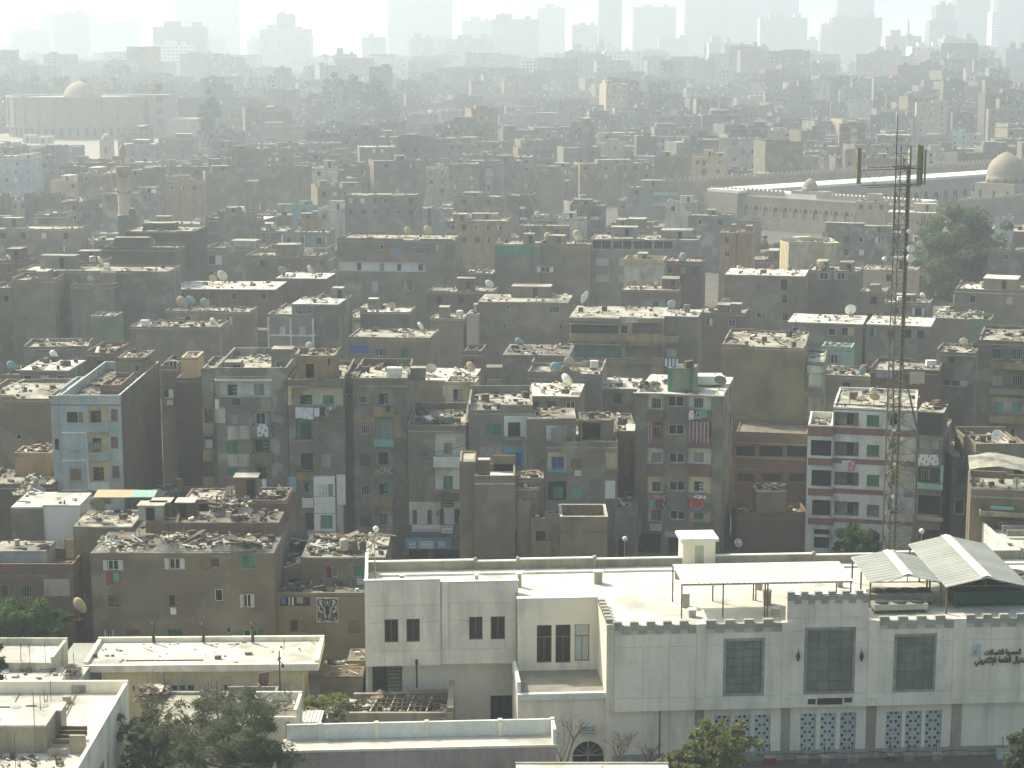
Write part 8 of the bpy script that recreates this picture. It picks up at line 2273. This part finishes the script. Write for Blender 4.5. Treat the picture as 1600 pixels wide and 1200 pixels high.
# ---- build
def add_windows(h, H, joined):
 r = h.r
 px_m = F / H['Y']
 nf = max(2, int((h.z - h.g) / 3.0)); used_b = []
 if H['nw']:
  nx, nz = H['nw']
 elif H['hand']:
  return None
 else:
  if r.random() < .15: return None
  nx, nz = r.randint(max(1, int(h.w / 4)), max(1, int(h.w / 2.7))), r.randint(max(1, nf - 2), nf)
  if r.random() < .35 and h.w > 5:
   bu = r.uniform(.6, h.w - 3.4); bm = r.choice(('pale_plaster', 'white_paint', 'cream_wall', 'light_blue', 'pale_plaster', 'brown_brick'))
   for j in range(min(nf, 3)):
    zb_ = h.z - h.par - 2.9 - 3 * j
    if zb_ > h.g + 1:
     h.recess((bu, zb_ + .3, bu + 2.6, zb_ + 2.3), .9, bm); h.panel((bu - .1, zb_ - .5, bu + 2.7, zb_ + .3), r.choice((h.wall, h.wall, 'concrete', bm)), t=.5, name='balcony_front'); used_b.append((bu - .3, bu + 2.9))
     if r.random() < .5: h.win((bu + .5, zb_ + .35, bu + 1.4, zb_ + 2.1), 'bare' if r.random() < .5 else 'shut', r.choice(('grey_shutter', 'green_paint', 'brown_shutter')), base=.9, name='balcony_door')
     if r.random() < .35: h.panel((bu + r.uniform(0, .6), zb_ - .3, bu + r.uniform(1.2, 2.4), zb_ + .4), r.choice(('cloth_white', 'cloth_white', 'cloth_pale_blue', 'cloth_grey', 'cloth_pink')), t=.53, base=0, name='washing')
 mb = MB(); used = []
 ztop_w = h.z - h.par - .7
 for j in range(nz):
  zb_ = ztop_w - 1.3 - j * 3.0
  if zb_ < h.g + .5: break
  for i in range(nx):
   if not H['nw'] and r.random() < .25: continue
   u = h.w * (i + .5) / nx + r.uniform(-.3, .3); a, c = u - .55, u + .55
   if a < .3 or c > h.w - .3 or any(a < q[1] and c > q[0] for q in used_b): continue
   q = (a, zb_, c, zb_ + 1.35)
   col = r.choice(WCOL)
   if not joined:
    h.win(q, 'bare' if col == 'dark_hole' else r.choice(('shut', 'half', 'open')) if col != 'white_frame' else 'pane', col if col != 'dark_hole' else 'none', 'white_frame' if r.random() < .4 else 'wood')
   else:
    h.hole(q, .18, 'dark_hole')
    mi = WMI[col]
    t = .08
    fm = 0 if r.random() < .35 else mi
    h.fbox(mb, 'F', a, -.03, zb_, a + t, .1, q[3], fm); h.fbox(mb, 'F', c - t, -.03, zb_, c, .1, q[3], fm); h.fbox(mb, 'F', a + t, -.03, zb_, c - t, .1, zb_ + t, fm); h.fbox(mb, 'F', a + t, -.03, q[3] - t, c - t, .1, q[3], fm)
    if col != 'dark_hole' : h.fbox(mb, 'F', a + t, .02, zb_ + t, u if r.random() < .4 else c - t, .06, q[3] - t, mi)
 # a few openings on the sunny left side
 if r.random() < .5:
  for _ in range(r.randint(1, 4)):
   u = r.uniform(1, h.d - 1); zb_ = ztop_w - 1.3 - 3 * r.randint(0, max(0, nf - 2))
   if zb_ > h.g + .5: h.hole((u - .5, zb_, u + .5, zb_ + 1.2), .2, 'dark_hole', r.choice(('L', 'R')))
 return mb if mb.f else None
WM = ['white_frame', 'green_paint', 'grey_shutter', 'brown_shutter', 'dark_hole', 'turquoise', 'dark_green', 'pale_shutter']
WMI = {c: i for i, c in enumerate(WM)}
BYTRAIT = {}
for i in single:
 H = ALL[i]
 h = House(H['label'], H['X'], H['Y'], H['w'], H['d'], H['z'], H['wall'], rot=H['rot'], roof=H['roof'], par=H['par'], seed=i * 7 + 3, rough_top=.45, group='houses of the old quarter')
 if H['trait']: BYTRAIT[H['trait']] = h
 joined = H['Y'] > 430
 r = h.r
 if not H['hand'] and r.random() < .3:
  zz = h.z - h.par - 3.1
  while zz > h.g + 1: h.bands.append(zz); zz -= 3.0
 if H.get('frame'):
  zz = h.z - h.par - 2.9
  while zz > h.g + 1: h.bands.append(zz); zz -= 2.9
  n = max(2, int(h.w / 3.5)); h.cols = [.13 + (h.w - .26) * k / n for k in range(n + 1)]; h.trim = 'white_paint'; h.mats[2] = 'white_paint'
 for (T_, q, mm) in H.get('loggia', ()): h.recess(h.rc(T_, q), 1.1, mm)
 for (T_, q, kind, col) in H.get('wins', ()):
  qq = h.rc(T_, q)
  inlog = any(T_ is lT and lq[0] < q[0] and lq[2] > q[2] and lq[1] - 8 < q[1] and lq[3] + 8 > q[3] for lT, lq, _m in H.get('loggia', ()))
  h.win(qq, kind, col, base=1.1 if inlog else 0.0)
 mb = add_windows(h, H, joined)
 if mb: mb.build('window_frames', WM, h.root, kind='stuff')
 if H.get('band'): h.panel((0.02, h.z - 2.6, h.w - .02, h.z - .5), H['band'], t=.05, name='painted_band')
 if H.get('stripe'):
  for k in range(4): h.panel((.1 + k * .55, h.g + 1, .35 + k * .55, h.z - .5), 'red_band', t=.06, name='stripe') 
 if H.get('mint'): h.panel((h.w * .5, h.z - 2.8, h.w - .1, h.z - 1.8), 'mint', t=.4, name='balcony_front'); h.panel((h.w * .5, h.z - 6, h.w - .1, h.z - 5.0), 'light_blue', t=.4, name='balcony_front')
 if H.get('pale'): h.panel((.02, h.z - 4.3, h.w - .02, h.z - 1.6), 'pale_plaster', t=.02)
 if H.get('gb'):
  for a, b in (((1115, 806), (1600, 842)), ((1112, 730), (1340, 752)), ((1110, 914), (1540, 942))): h.panel(h.rc(M2, (*a, *b)), 'ochre' if a[1] == 806 else 'tan_brick', t=.5, name='balcony_front')
  h.panel(h.rc(M2, (1335, 728, 1420, 756)), 'pale_plaster', t=.03)
  for a in ((1118, 756, 1330, 761), (1112, 846, 1345, 852)): h.panel(h.rc(M2, a), 'mint', t=.9, name='awning')
 hut = []
 if not H['hand'] or (H['Y'] > 300 and not H.get('frame')):
  for _ in range(r.choice((0, 1, 2, 2)) if H['hand'] else r.choice((0, 1, 2, 2, 3))):
   hw = r.uniform(.18, .5) * h.w; hd = r.uniform(.25, .5) * h.d
   c_ = (r.uniform(.3, max(.4, h.w - hw - .3)), r.uniform(1.0, max(1.1, h.d - hd - .3)), hw, hd, r.uniform(1.3, 2.7) if not H['hand'] else r.uniform(1.0, 2.4))
   if all(c_[0] + c_[2] + .2 < q[0] or q[0] + q[2] + .2 < c_[0] or c_[1] + c_[3] + .2 < q[1] or q[1] + q[3] + .2 < c_[1] for q in hut): hut.append(c_)
 jn = H.get('junk', 1)
 h.build(hut=hut, debris=int((22 + h.w * h.d / 8) * (1 if jn == 1 else jn * .8) * (1 if H['Y'] < 420 else .8 if H['Y'] < 700 else .5)))
 if H.get('sheets'):
  for k, (a, b, c_) in enumerate(((748, 292, 870), (905, 300, 1000))):
   q = h.rc(Z7, (a, b, c_, 362 if k else 334), off=.15); cloth(('left', 'right')[k] + ' one of two long pale sheets hung behind the mast', h.lw(((q[0] + q[2]) / 2, -.15, q[3])), q[2] - q[0], q[3] - q[1], 'cloth_grey' if not k else 'dish_cream', k + 90)
 H['h'] = h
# ---- the rest of the quarter: one mass too far off to tell apart
mb = MB(); FM = sorted(set(FWALL)) + ['roof_lime', 'roof_white', 'roof_dirt', 'dark_hole', 'white_frame', 'turquoise']
for i in mass:
 H = ALL[i]; c, s = math.cos(H['rot']), math.sin(H['rot'])
 def B(x0, y0, z0, x1, y1, z1, m_):
  cx2, cy2 = (x0 + x1) / 2, (y0 + y1) / 2
  mb.obox((H['X'] + cx2 * c - cy2 * s, H['Y'] + cx2 * s + cy2 * c, (z0 + z1) / 2), (c * (x1 - x0) / 2, s * (x1 - x0) / 2, 0), (-s * (y1 - y0) / 2, c * (y1 - y0) / 2, 0), (0, 0, (z1 - z0) / 2), FM.index(m_))
 w_, d_, z_, g = H['w'], H['d'], H['z'], gz(H['X'], H['Y'])
 B(0, 0, g - .5, w_, d_, z_ - .5, H['wall']); B(.2, .2, z_ - .5, w_ - .2, d_ - .2, z_ - .42, H['roof'])
 B(0, 0, z_ - .499, w_, .2, z_ - .05, H['wall']); B(0, .2, z_ - .499, .2, d_, z_, H['wall']); B(w_ - .2, .2, z_ - .499, w_, d_, z_, H['wall']); B(.2, d_ - .2, z_ - .499, w_ - .2, d_, z_ + .1, H['wall'])
 r = random.Random(i)
 if r.random() < .45:
  hx = r.uniform(0, w_ * .6); B(hx, 2, z_ - .41, hx + r.uniform(2, 5), 5, z_ + r.uniform(1.4, 2.6), H['wall'])
 for _ in range(5):
  hx, hy = r.uniform(.5, w_ - 2), r.uniform(.5, d_ - 2); B(hx, hy, z_ - .41, hx + r.uniform(.4, 1.8), hy + r.uniform(.3, 1.2), z_ + r.uniform(0, .7), r.choice(('roof_white', 'roof_lime', 'dark_hole', 'roof_dirt')))
 for fl in range(int((z_ - g) / 3.2)):
  for k in range(int(w_ / 3.2)):
   if r.random() < .55: continue
   u = 1.2 + k * 3.0; zz = z_ - 2.6 - fl * 3.1
   if u + 1.2 < w_ and zz > g + .5: B(u, -.06, zz, u + 1.1, -.002, zz + 1.3, r.choice(('dark_hole', 'dark_hole', 'dark_hole', 'white_frame', 'turquoise')))
tag(mb.build('distant_houses', FM, None, kind='stuff'), 'hazy mass of flat roofed houses filling the far quarter', 'houses')
# ================================================================ skyline in the haze
SKY = [ # pixel left, right, top, distance, wall, label
 (17, 68, 47, 2500, 'grey_plaster', 'faint stepped block at the far left of the skyline'), (64, 80, 23, 2750, 'concrete', 'faint thin slab beside the far left skyline block'), (83, 133, 22, 2500, 'grey_brown', 'faint tall block third from the left on the skyline'),
 (135, 214, 31, 2900, 'pale_plaster', 'wide faint pale slab left of the tallest left tower'), (272, 370, -14, 2900, 'grey_plaster', 'huge faint tower behind the cream stepped block'), (238, 319, 42, 1900, 'sand_stone', 'cream stepped block with a crown storey on the left skyline'),
 (240, 300, 70, 1880, 'clean_white', 'white lower block before the cream stepped block'), (405, 484, 45, 2200, 'pale_plaster', 'pale stepped apartment block with a small tower'), (432, 458, 22, 2210, 'concrete', 'little tower on top of the pale stepped apartment block'), (460, 486, 55, 2300, 'grey_plaster', 'grey shoulder right of the pale stepped block'),
 (352, 391, 108, 1450, 'sand_stone', 'sandy apartment house with a stair tower, right of the drum hall'), (349, 366, 97, 1448, 'grey_brown', 'narrow stair tower on the sandy apartment house'), (167, 228, 124, 1420, 'grey_brown', 'low brown block right behind the drum hall'), (45, 82, 108, 1600, 'grey_plaster', 'low grey block behind the trees at far left'),
 (523, 554, 84, 1700, 'brown_brick', 'dark narrow tower left of the twin central towers'), (565, 602, 58, 2300, 'pale_plaster', 'pale block just left of the big central tower'),
 (605, 706, -14, 2900, 'grey_plaster', 'huge faint central tower running off the top'), (640, 676, 60, 2200, 'grey_brown', 'darker block at the foot of the central tower'), (676, 700, 58, 2150, 'pale_plaster', 'pale strip block at the foot of the central tower'), (698, 772, 61, 2100, 'grey_plaster', 'broad block right of the central tower foot'),
 (722, 770, 32, 2700, 'concrete', 'faint slab behind the broad block'), (768, 842, 30, 2400, 'grey_brown', 'faint stepped block in the middle of the skyline'), (775, 800, 22, 2450, 'grey_plaster', 'top of the faint stepped middle block'), (840, 883, 13, 2800, 'grey_plaster', 'tall faint slab right of the stepped middle block'),
 (894, 934, 39, 2300, 'pale_plaster', 'pale block left of the dark slender tower'), (936, 972, -14, 2500, 'grey_brown', 'slender darker tower running off the top, right of centre'), (990, 1057, 11, 2700, 'grey_plaster', 'wide sloping topped slab right of the slender tower'), (887, 929, 80, 1750, 'sand_stone', 'cream apartment block with window rows, right of centre'), (943, 994, 79, 1800, 'clean_white', 'whitish apartment block below the slender tower'), (930, 960, 70, 1900, 'concrete', 'grey block behind the whitish apartments'), (1005, 1046, 82, 1850, 'grey_brown', 'grey brown block right of the whitish apartments'),
 (815, 839, 92, 1500, 'clean_white', 'small white house tower on the edge of the quarter'), (866, 888, 88, 1650, 'pale_plaster', 'small pale tower left of the cream apartment block'),
 (1072, 1141, -14, 2700, 'grey_brown', 'left half of the twin slab hotel running off the top'), (1140, 1249, -14, 2750, 'grey_plaster', 'right half of the twin slab hotel running off the top'), (1188, 1262, 28, 2300, 'pale_plaster', 'pale block with a bright strip before the twin slab'), (1108, 1145, 66, 1900, 'sand_stone', 'low sandy block at the foot of the twin slab'), (1171, 1201, 74, 1650, 'grey_brown', 'dark low block at the foot of the twin slab'),
 (1310, 1367, -14, 2650, 'grey_plaster', 'faint tower right of the twin slab, running off the top'), (1301, 1379, 27, 2350, 'grey_brown', 'wide base block of the faint right tower'), (1284, 1302, 38, 2300, 'sand_stone', 'thin cream balcony tower before the right base block'),
 (1366, 1409, 78, 1600, 'grey_brown', 'grey block above the bright left pier'), (1425, 1477, 72, 1650, 'clean_white', 'white gridded apartment block on the right'), (1475, 1527, 60, 1680, 'sand_stone', 'sandy yellow apartment block on the right'), (1384, 1440, 56, 1900, 'pink_plaster', 'pinkish block with windows on the right'),
 (1453, 1496, 32, 2200, 'grey_plaster', 'faint block left of the pair of far right towers'), (1463, 1493, 8, 2250, 'concrete', 'crown of the faint block by the far right towers'), (1495, 1548, -14, 2600, 'grey_brown', 'left of the two far right towers running off the top'), (1562, 1612, -14, 2550, 'grey_brown', 'right of the two far right towers at the picture edge'), (1551, 1562, 18, 2400, 'clean_white', 'thin bright white block between the far right towers'), (1572, 1612, 76, 1550, 'grey_brown', 'brown block at the right edge below the towers'),
 (560, 640, 92, 1800, 'pale_plaster', 'low pale block under the far trees'), (440, 520, 92, 2000, 'pale_plaster', 'long pale block with window strips left of the far trees'), (486, 522, 95, 1750, 'clean_white', 'white block left of the far tree clump'),
 (385, 410, 60, 2600, 'concrete', 'faint block between the left towers'), (1030, 1075, 60, 2400, 'concrete', 'faint block left of the twin slab'), (1255, 1290, 62, 2500, 'grey_plaster', 'faint block right of the twin slab'), (0, 40, 70, 2700, 'grey_plaster', 'faint low block at the left picture edge'), (320, 350, 60, 2400, 'pale_plaster', 'faint block right of the cream stepped block')]
for k, (x0, x1, yt, Yk, wall, lab) in enumerate(SKY):
 Yk *= 1.22
 a = at(x0, yt, Yk); b = at(x1, yt, Yk); g = gz(a[0], Yk)
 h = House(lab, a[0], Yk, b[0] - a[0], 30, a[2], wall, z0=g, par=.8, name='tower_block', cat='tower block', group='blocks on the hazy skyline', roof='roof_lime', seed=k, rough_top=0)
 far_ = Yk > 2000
 st = 4.2 if far_ else 3.4; sw_ = 5.0 if far_ else 3.6
 nz = min(16, int((h.z - g - 8) / st)); nx = max(2, min(14, int(h.w / sw_)))
 for j in range(nz):
  for i in range(nx):
   u = h.w * (i + .5) / nx; zz = h.z - 3.2 - j * st
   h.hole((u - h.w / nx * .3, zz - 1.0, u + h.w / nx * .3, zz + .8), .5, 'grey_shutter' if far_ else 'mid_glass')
 r = h.r; h.build(hut=[(h.w * r.uniform(.05, .3), 4, h.w * r.uniform(.2, .35), 10, r.uniform(3, 9)), (h.w * r.uniform(.66, .75), 8, h.w * r.uniform(.1, .22), 8, r.uniform(2, 7))], debris=0, topnoise=False)
# minarets faint on the skyline
for px, yt, Yk, lab in ((216, 88, 1500, 'faint distant minaret behind the drum hall'), (32, 100, 1700, 'tiny faint minaret over the trees at far left'), (1420, 25, 2300, 'thin faint minaret on the right skyline')):
 p = at(px, yt, Yk); e = empty('minaret', (p[0], Yk, gz(p[0], Yk)), 0, lab, 'minaret'); H_ = p[2] - gz(p[0], Yk); s = Yk / F
 mb = MB(); mb.lathe((0, 0, 0), [(3.2 * s, 0), (3 * s, H_ * .5), (2.4 * s, H_ * .72)], 8); mb.build('shaft', 'sand_stone', e)
 mb = MB(); mb.lathe((0, 0, H_ * .72), [(4 * s, 0), (4 * s, 2), (2 * s, 2.1), (1.6 * s, H_ * .14)], 8); mb.build('gallery', 'sand_stone', e)
 mb = MB(); mb.lathe((0, 0, H_ * .86), [(1.4 * s, 0), (2 * s, H_ * .03), (.8 * s, H_ * .07), (.1, H_ * .14)], 8); mb.build('finial_bulb', 'sand_stone', e)

# ================================================================ trees
def gtree(label, px, ybase, ytop, Yt, halfpx, n, **k):
 p = at(px, ybase, Yt); g = gz(p[0], Yt); H = at(px, ytop, Yt)[2] - g
 s = Yt / F; ch = min(H * .85, max(H * .72, at(px, ytop, Yt)[2] - at(px, ybase, Yt)[2]))
 return tree(label, (p[0], Yt, g), H, halfpx * s, ch, n, **k)
gtree('big round grey green tree standing before the mosque', 1500, 470, 328, 402, 66, 34000, leaf='leaf_far', size=.42, clusters=200, seed=5, open_=.42)
gtree('slim tree hanging below the big round tree', 1487, 490, 420, 396, 24, 5000, leaf='leaf_far', size=.45, clusters=30, seed=6)
for i, (px, yb, yt, Yt, hp, n) in enumerate(((540, 170, 116, 1240, 30, 5000), (590, 190, 128, 1180, 30, 5000), (605, 195, 150, 1150, 20, 2500))):
 gtree(('left and tallest tree of the far clump', 'middle tree of the far clump', 'right and lowest tree of the far clump')[i], px, yb, yt, Yt, hp, n, leaf='leaf_hazy', size=1.0, clusters=40, seed=10 + i)
for i, (px, yb, yt, Yt, hp, n, lab) in enumerate(((20, 150, 118, 1400, 34, 4000, 'hazy tree at the left edge behind the drum hall'), (55, 150, 117, 1380, 26, 3500, 'second hazy tree left of the shallow dome'), (100, 145, 118, 1390, 26, 3500, 'hazy tree directly left of the shallow dome'), (215, 150, 133, 1330, 28, 3000, 'low hazy bush right of the shallow dome'), (330, 200, 142, 1020, 19, 3500, 'single round tree right of the drum hall'), (322, 212, 172, 1000, 14, 2200, 'small tree in front of the single round tree'), (693, 160, 133, 1500, 20, 2500, 'small hazy tree right of the far clump'), (175, 142, 122, 1400, 14, 1500, 'tiny hazy tree just right of the shallow dome'))):
 gtree(lab, px, yb, yt, Yt, hp, n, leaf='leaf_hazy', size=1.0, clusters=32, seed=30 + i)
for i, (px, yb, yt, Yt, hp, lab) in enumerate(((1195, 420, 372, 470, 16, 'dry grey bush left of the yellow stepped house'), (1222, 425, 380, 465, 15, 'dry grey bush before the mosque wall'), (1205, 435, 400, 455, 14, 'dull bush in the gap before the mosque'))):
 gtree(lab, px, yb, yt, Yt, hp, 2500, leaf='leaf_dry', size=.4, clusters=24, seed=50 + i, open_=.7)
p = at(30, 1000, 150.5); tree('bright green bushy tree above the roof at the left edge', (p[0] - .3, 150.6, 0), at(45, 944, 150.6)[2], 3.3, 4.4, 11000, leaf='leaf_green', size=.26, clusters=46, seed=61)
p = at(86, 1000, 151.5); tree('lower green bush right of the bright green tree', (p[0], 151.2, 0), at(86, 962, 151.2)[2], 1.7, 3.2, 5000, leaf='leaf_green', size=.26, clusters=24, seed=62)
p = at(5, 1020, 133); tree('small green sprig at the very left edge', (p[0] - .6, 133, 0), at(5, 1018, 133)[2], 1.0, 2.5, 2200, leaf='leaf_green', size=.22, clusters=14, seed=63)
for i, (px, yt, Yt, rr, ch, n, lab) in enumerate(((358, 1090, 119, 4.0, 6.0, 12000, 'large dark feathery tree at the bottom, right of two'), (232, 1100, 121, 2.7, 5.8, 7500, 'dark feathery tree at the bottom, left of two'))):
 p = at(px, yt, Yt); tree(lab, (p[0], Yt, 0), p[2], rr, ch, n, leaf='leaf_dark', size=.28, clusters=150 - 50 * i, seed=70 + i, feather=True, open_=.34)
p = at(415, 1150, 118.5); tree('small dark feathery sapling beside the white block', (p[0], 118.5, 0), p[2], 1.5, 4.5, 4500, leaf='leaf_dark', size=.32, clusters=26, seed=75, feather=True)
p = at(1125, 1130, 126.5); tree('olive leaved tree before the star lattice windows', (p[0], 126.5, 0), p[2] + .2, 2.2, 4.0, 6500, leaf='leaf_olive', size=.2, clusters=90, seed=80, open_=.32)
p = at(1065, 1178, 126.5); tree('small olive bush left of the olive leaved tree', (p[0], 126.5, 0), p[2] + .3, 1.5, 1.9, 2200, leaf='leaf_olive', size=.22, clusters=22, seed=81, open_=.45)
p = at(1600, 1140, 127.5); tree('dark green tree cut by the right edge at the bottom', (p[0] + .4, 127.5, 0), p[2] + .6, 1.6, 4.5, 5000, leaf='leaf_dark', size=.26, clusters=26, seed=82)
p = at(1335, 838, 190); tree('dark shaded tree at the foot of the red banded flats', (p[0], 190, 0), at(1335, 822, 190)[2], 2.2, 3.4, 3600, leaf='leaf_green', size=.28, clusters=30, seed=83)
for i, (px, dx, hgt, lab) in enumerate(((880, 0, 6.4, 'bare leafless tree before the arched entrance'), (850, 0, 5.4, 'smaller bare tree left of the arched entrance'), (966, 0, 4.8, 'bare leafless tree right of the arched entrance'), (1012, 0, 3.6, 'low bare shrub before the white wall'))):
 p = at(px, 1190, 128.8 + i * .6); bare_tree(lab, (p[0], 128.8 + i * .6, 0), hgt, .62, 90 + i)
e = empty('lamp_post', (at(1030, 1195, 129)[0], 129, 0), 0, 'thin black post before the white wall, left of the olive tree', 'lamp post')
mb = MB(); mb.bar((0, 0, 0), (0, 0, at(1030, 1114, 129)[2]), .08, r2=.06, n=6); mb.build('pole', 'dark_metal', e)
mb = MB(); mb.lathe((0, 0, at(1030, 1114, 129)[2]), [(.07, 0), (.09, .06), (.02, .2)], 6); mb.build('cap', 'dark_metal', e)
# weeds in the debris
wd = tree('weedy castor plants growing in the planks heap', (atz(512, 1110, 3)[0], atz(512, 1110, 3)[1], 2.3), 1.9, 2.3, 1.5, 1600, leaf='leaf_olive', size=.2, clusters=22, seed=95, trunk_r=.04, name='shrub')

# ================================================================ dishes and tanks on the middle roofs
def roof_at(px, py):
 """the roof seen at a pixel, if a house there has one"""
 best = None
 for i in single:
  h = ALL[i]['h']; p = h.wl(atz(px, py, h.z - h.par))
  if 0 < p[0] < h.w and 0 < p[1] < h.d:
   q = h.lw((p[0], p[1], h.z - h.par))
   if best is None or q[1] < best[1]: best = q
 return best
DL = [(915, 478, 11, 'dish_white', 'big tilted white dish above the ochre green balcony house', 60), (284, 478, 11, 'dish_tan', 'big tan dish before the broad white roof', -30), (297, 482, 9, 'dish_blue', 'pale blue dish between the tan and the grey one', -20), (320, 484, 8, 'dish_grey', 'grey dish right of the pale blue one', -20), (347, 442, 9, 'dish_cream', 'cream dish on the broad white roof', -25), (116, 452, 8, 'dish_tan', 'tan dish on the blank brown house at left', -25),
      (248, 392, 5, 'dish_cream', 'small cream dish on the tall dark blank house', -40), (441, 424, 7, 'dish_grey', 'grey dish by the blue washing', -20), (637, 370, 7, 'dish_tan', 'left tan dish on the long loggia house', -30), (668, 370, 8, 'dish_tan', 'right tan dish on the long loggia house', -30), (786, 384, 7, 'dish_grey', 'grey dish at the left of the green banded roof', -25), (829, 381, 8, 'dish_cream', 'cream dish on the green banded roof', -30), (863, 378, 9, 'dish_tan', 'middle tan dish on the green banded roof', -35), (902, 372, 10, 'dish_tan', 'largest tan dish near the glazed top floor', -40),
      (604, 494, 9, 'dish_cream', 'cream dish left of the low reddish house', -25), (640, 536, 9, 'dish_cream', 'cream dish above the blue shuttered house', -30), (735, 586, 9, 'dish_tan', 'tan dish on a pole above the cream roof room', -40), (868, 590, 11, 'dish_blue', 'blue dish on the open walled grey roof', -25), (889, 578, 9, 'dish_grey', 'grey dish behind the blue one', -20), (883, 592, 9, 'dish_green', 'dull green dish by the blue one', -20), (1049, 478, 7, 'dish_blue', 'pale blue dish right of the pale blue loggia', -20), (281, 535, 8, 'dish_green', 'dark dish on the board strewn roof', -25),
      (1211, 320, 5, 'dish_grey', 'small dish on the grey house by the mosque', -20), (1050, 476, 6, 'dish_cream', 'cream dish behind the pale blue loggia', -20), (18, 585, 9, 'dish_blue', 'pale bluish dish at the left edge', -20), (1208, 525, 9, 'dish_blue', 'bluish dish behind the tall blank brick block', -30), (1260, 530, 8, 'dish_cream', 'cream dish on the tall blank brick block', -30), (712, 336, 6, 'dish_tan', 'tan dish on the ochre topped house', -30), (840, 335, 6, 'dish_cream', 'cream dish on the grey dish house', -30), (528, 257, 5, 'dish_tan', 'small tan dish right of the large plain brown block', -30), (24, 312, 7, 'dish_tan', 'tan dish on the far left blank house', -30)]
allh = [(o.location.y, o) for o in bpy.data.objects]
for px, py, rpx, col, lab, az in DL:
 q = roof_at(px, py)
 if q is None:
  q = roof_at(px, py + 8) or roof_at(px + 6, py + 14) or roof_at(px - 6, py + 4)
 if q is None: continue
 dish(lab, q, min(3.0, 2 * rpx * q[1] / F), col, az=az, el=20, mast=.5)
# smaller dishes and tanks scattered on other roofs
rd_ = random.Random(5)
nD = 0
for i in single:
 H = ALL[i]; h = H['h']
 if H['Y'] > 700 or h.w < 5: continue
 lab0 = H['label'].split(',')
 short = (H['trait'] or '') and H['trait']
 if rd_.random() < .5:
  p = h.lw((rd_.uniform(1, h.w - 1), rd_.uniform(1, h.d - 1), h.z - h.par))
  where = H['label'].split(', ')[-1]
  col = rd_.choice(('dish_cream', 'dish_tan', 'dish_grey', 'dish_white', 'dish_blue')); cn = col.split('_')[1]
  dish(cn + ' dish on the house ' + where, p, rd_.uniform(1.0, 1.9), col, az=rd_.uniform(-60, 10), el=rd_.uniform(12, 35), mast=.4)
  nD += 1
 if rd_.random() < .3:
  p = h.lw((rd_.uniform(1, h.w - 1), rd_.uniform(1, h.d - 1), h.z - h.par)); where = H['label'].split(', ')[-1]
  tank('water tank on the house ' + where, p, rd_.uniform(.45, .8), rd_.uniform(.7, 1.2), rd_.choice(('grey_metal', 'dish_green', 'clean_white', 'rust_metal')), rd_.random() < .4)
for i, (px, py, lab) in enumerate(((186, 566, 'left of two dark box tanks on the roof edge'), (205, 566, 'right of two dark box tanks on the roof edge'))):
 p = atz(px, py, 17.0); e = tank(lab, (p[0], p[1], 15.4), .75, 1.35, 'dish_green', True)

# ================================================================ slack cables between the roofs
for i, (A, B, sg, lab) in enumerate((((198, 600, 18.4), (318, 585, 20.6), .8, 'slack black cable from the light blue house to the grey flats'), ((420, 640, 17.5), (545, 650, 17.2), .6, 'slack cable across the yellow topped flats'), ((735, 650, 14.6), (1000, 640, 17.0), 1.6, 'long slack cable from the patched grey house to the five storey flats'), ((1150, 640, 17.0), (1290, 655, 15.5), .9, 'slack cable before the tall blank brick block'), ((600, 700, 12.5), (735, 690, 13.0), .7, 'slack cable before the shop flats'), ((470, 905, 8.9), (590, 840, 13.6), .5, 'thin cable from the carpet house to the globe lamp'))):
 a = Vector(atz(*A)) ; b = Vector(atz(*B)); a.y -= .8; b.y -= .8
 mb = MB(); pts = [a.lerp(b, t / 14) - Vector((0, 0, 4 * sg * (t / 14) * (1 - t / 14))) for t in range(15)]
 for p, q in zip(pts, pts[1:]): mb.bar(p, q, .03, n=3)
 tag(mb.build('overhead_cable', 'dark_metal'), lab, 'cable', 'cables between the roofs')

# ================================================================ air
hz = bpy.data.meshes.new('haze')
x0, x1, y0, y1, z0, z1 = -4000, 4000, -60, 9000, -6, 185
hz.from_pydata([(x0, y0, z0), (x1, y0, z0), (x1, y1, z0), (x0, y1, z0), (x0, y0, z1), (x1, y0, z1), (x1, y1, z1), (x0, y1, z1)], [], [(0, 3, 2, 1), (4, 5, 6, 7), (0, 1, 5, 4), (1, 2, 6, 5), (2, 3, 7, 6), (3, 0, 4, 7)])
hm = bpy.data.materials.new('haze'); hm.use_nodes = True
n = hm.node_tree.nodes; n.remove(n['Principled BSDF'])
pv = n.new('ShaderNodeVolumePrincipled')
pv.inputs['Color'].default_value = (0.79, 0.882, 0.888, 1)
pv.inputs['Density'].default_value = HAZE_DENSITY
pv.inputs['Anisotropy'].default_value = 0.3
hm.node_tree.links.new(pv.outputs[0], n['Material Output'].inputs['Volume'])
hz.materials.append(hm)
ho = bpy.data.objects.new('haze', hz); COL.objects.link(ho)
tag(ho, 'pale dusty haze filling the air over the city', 'haze', kind='stuff')
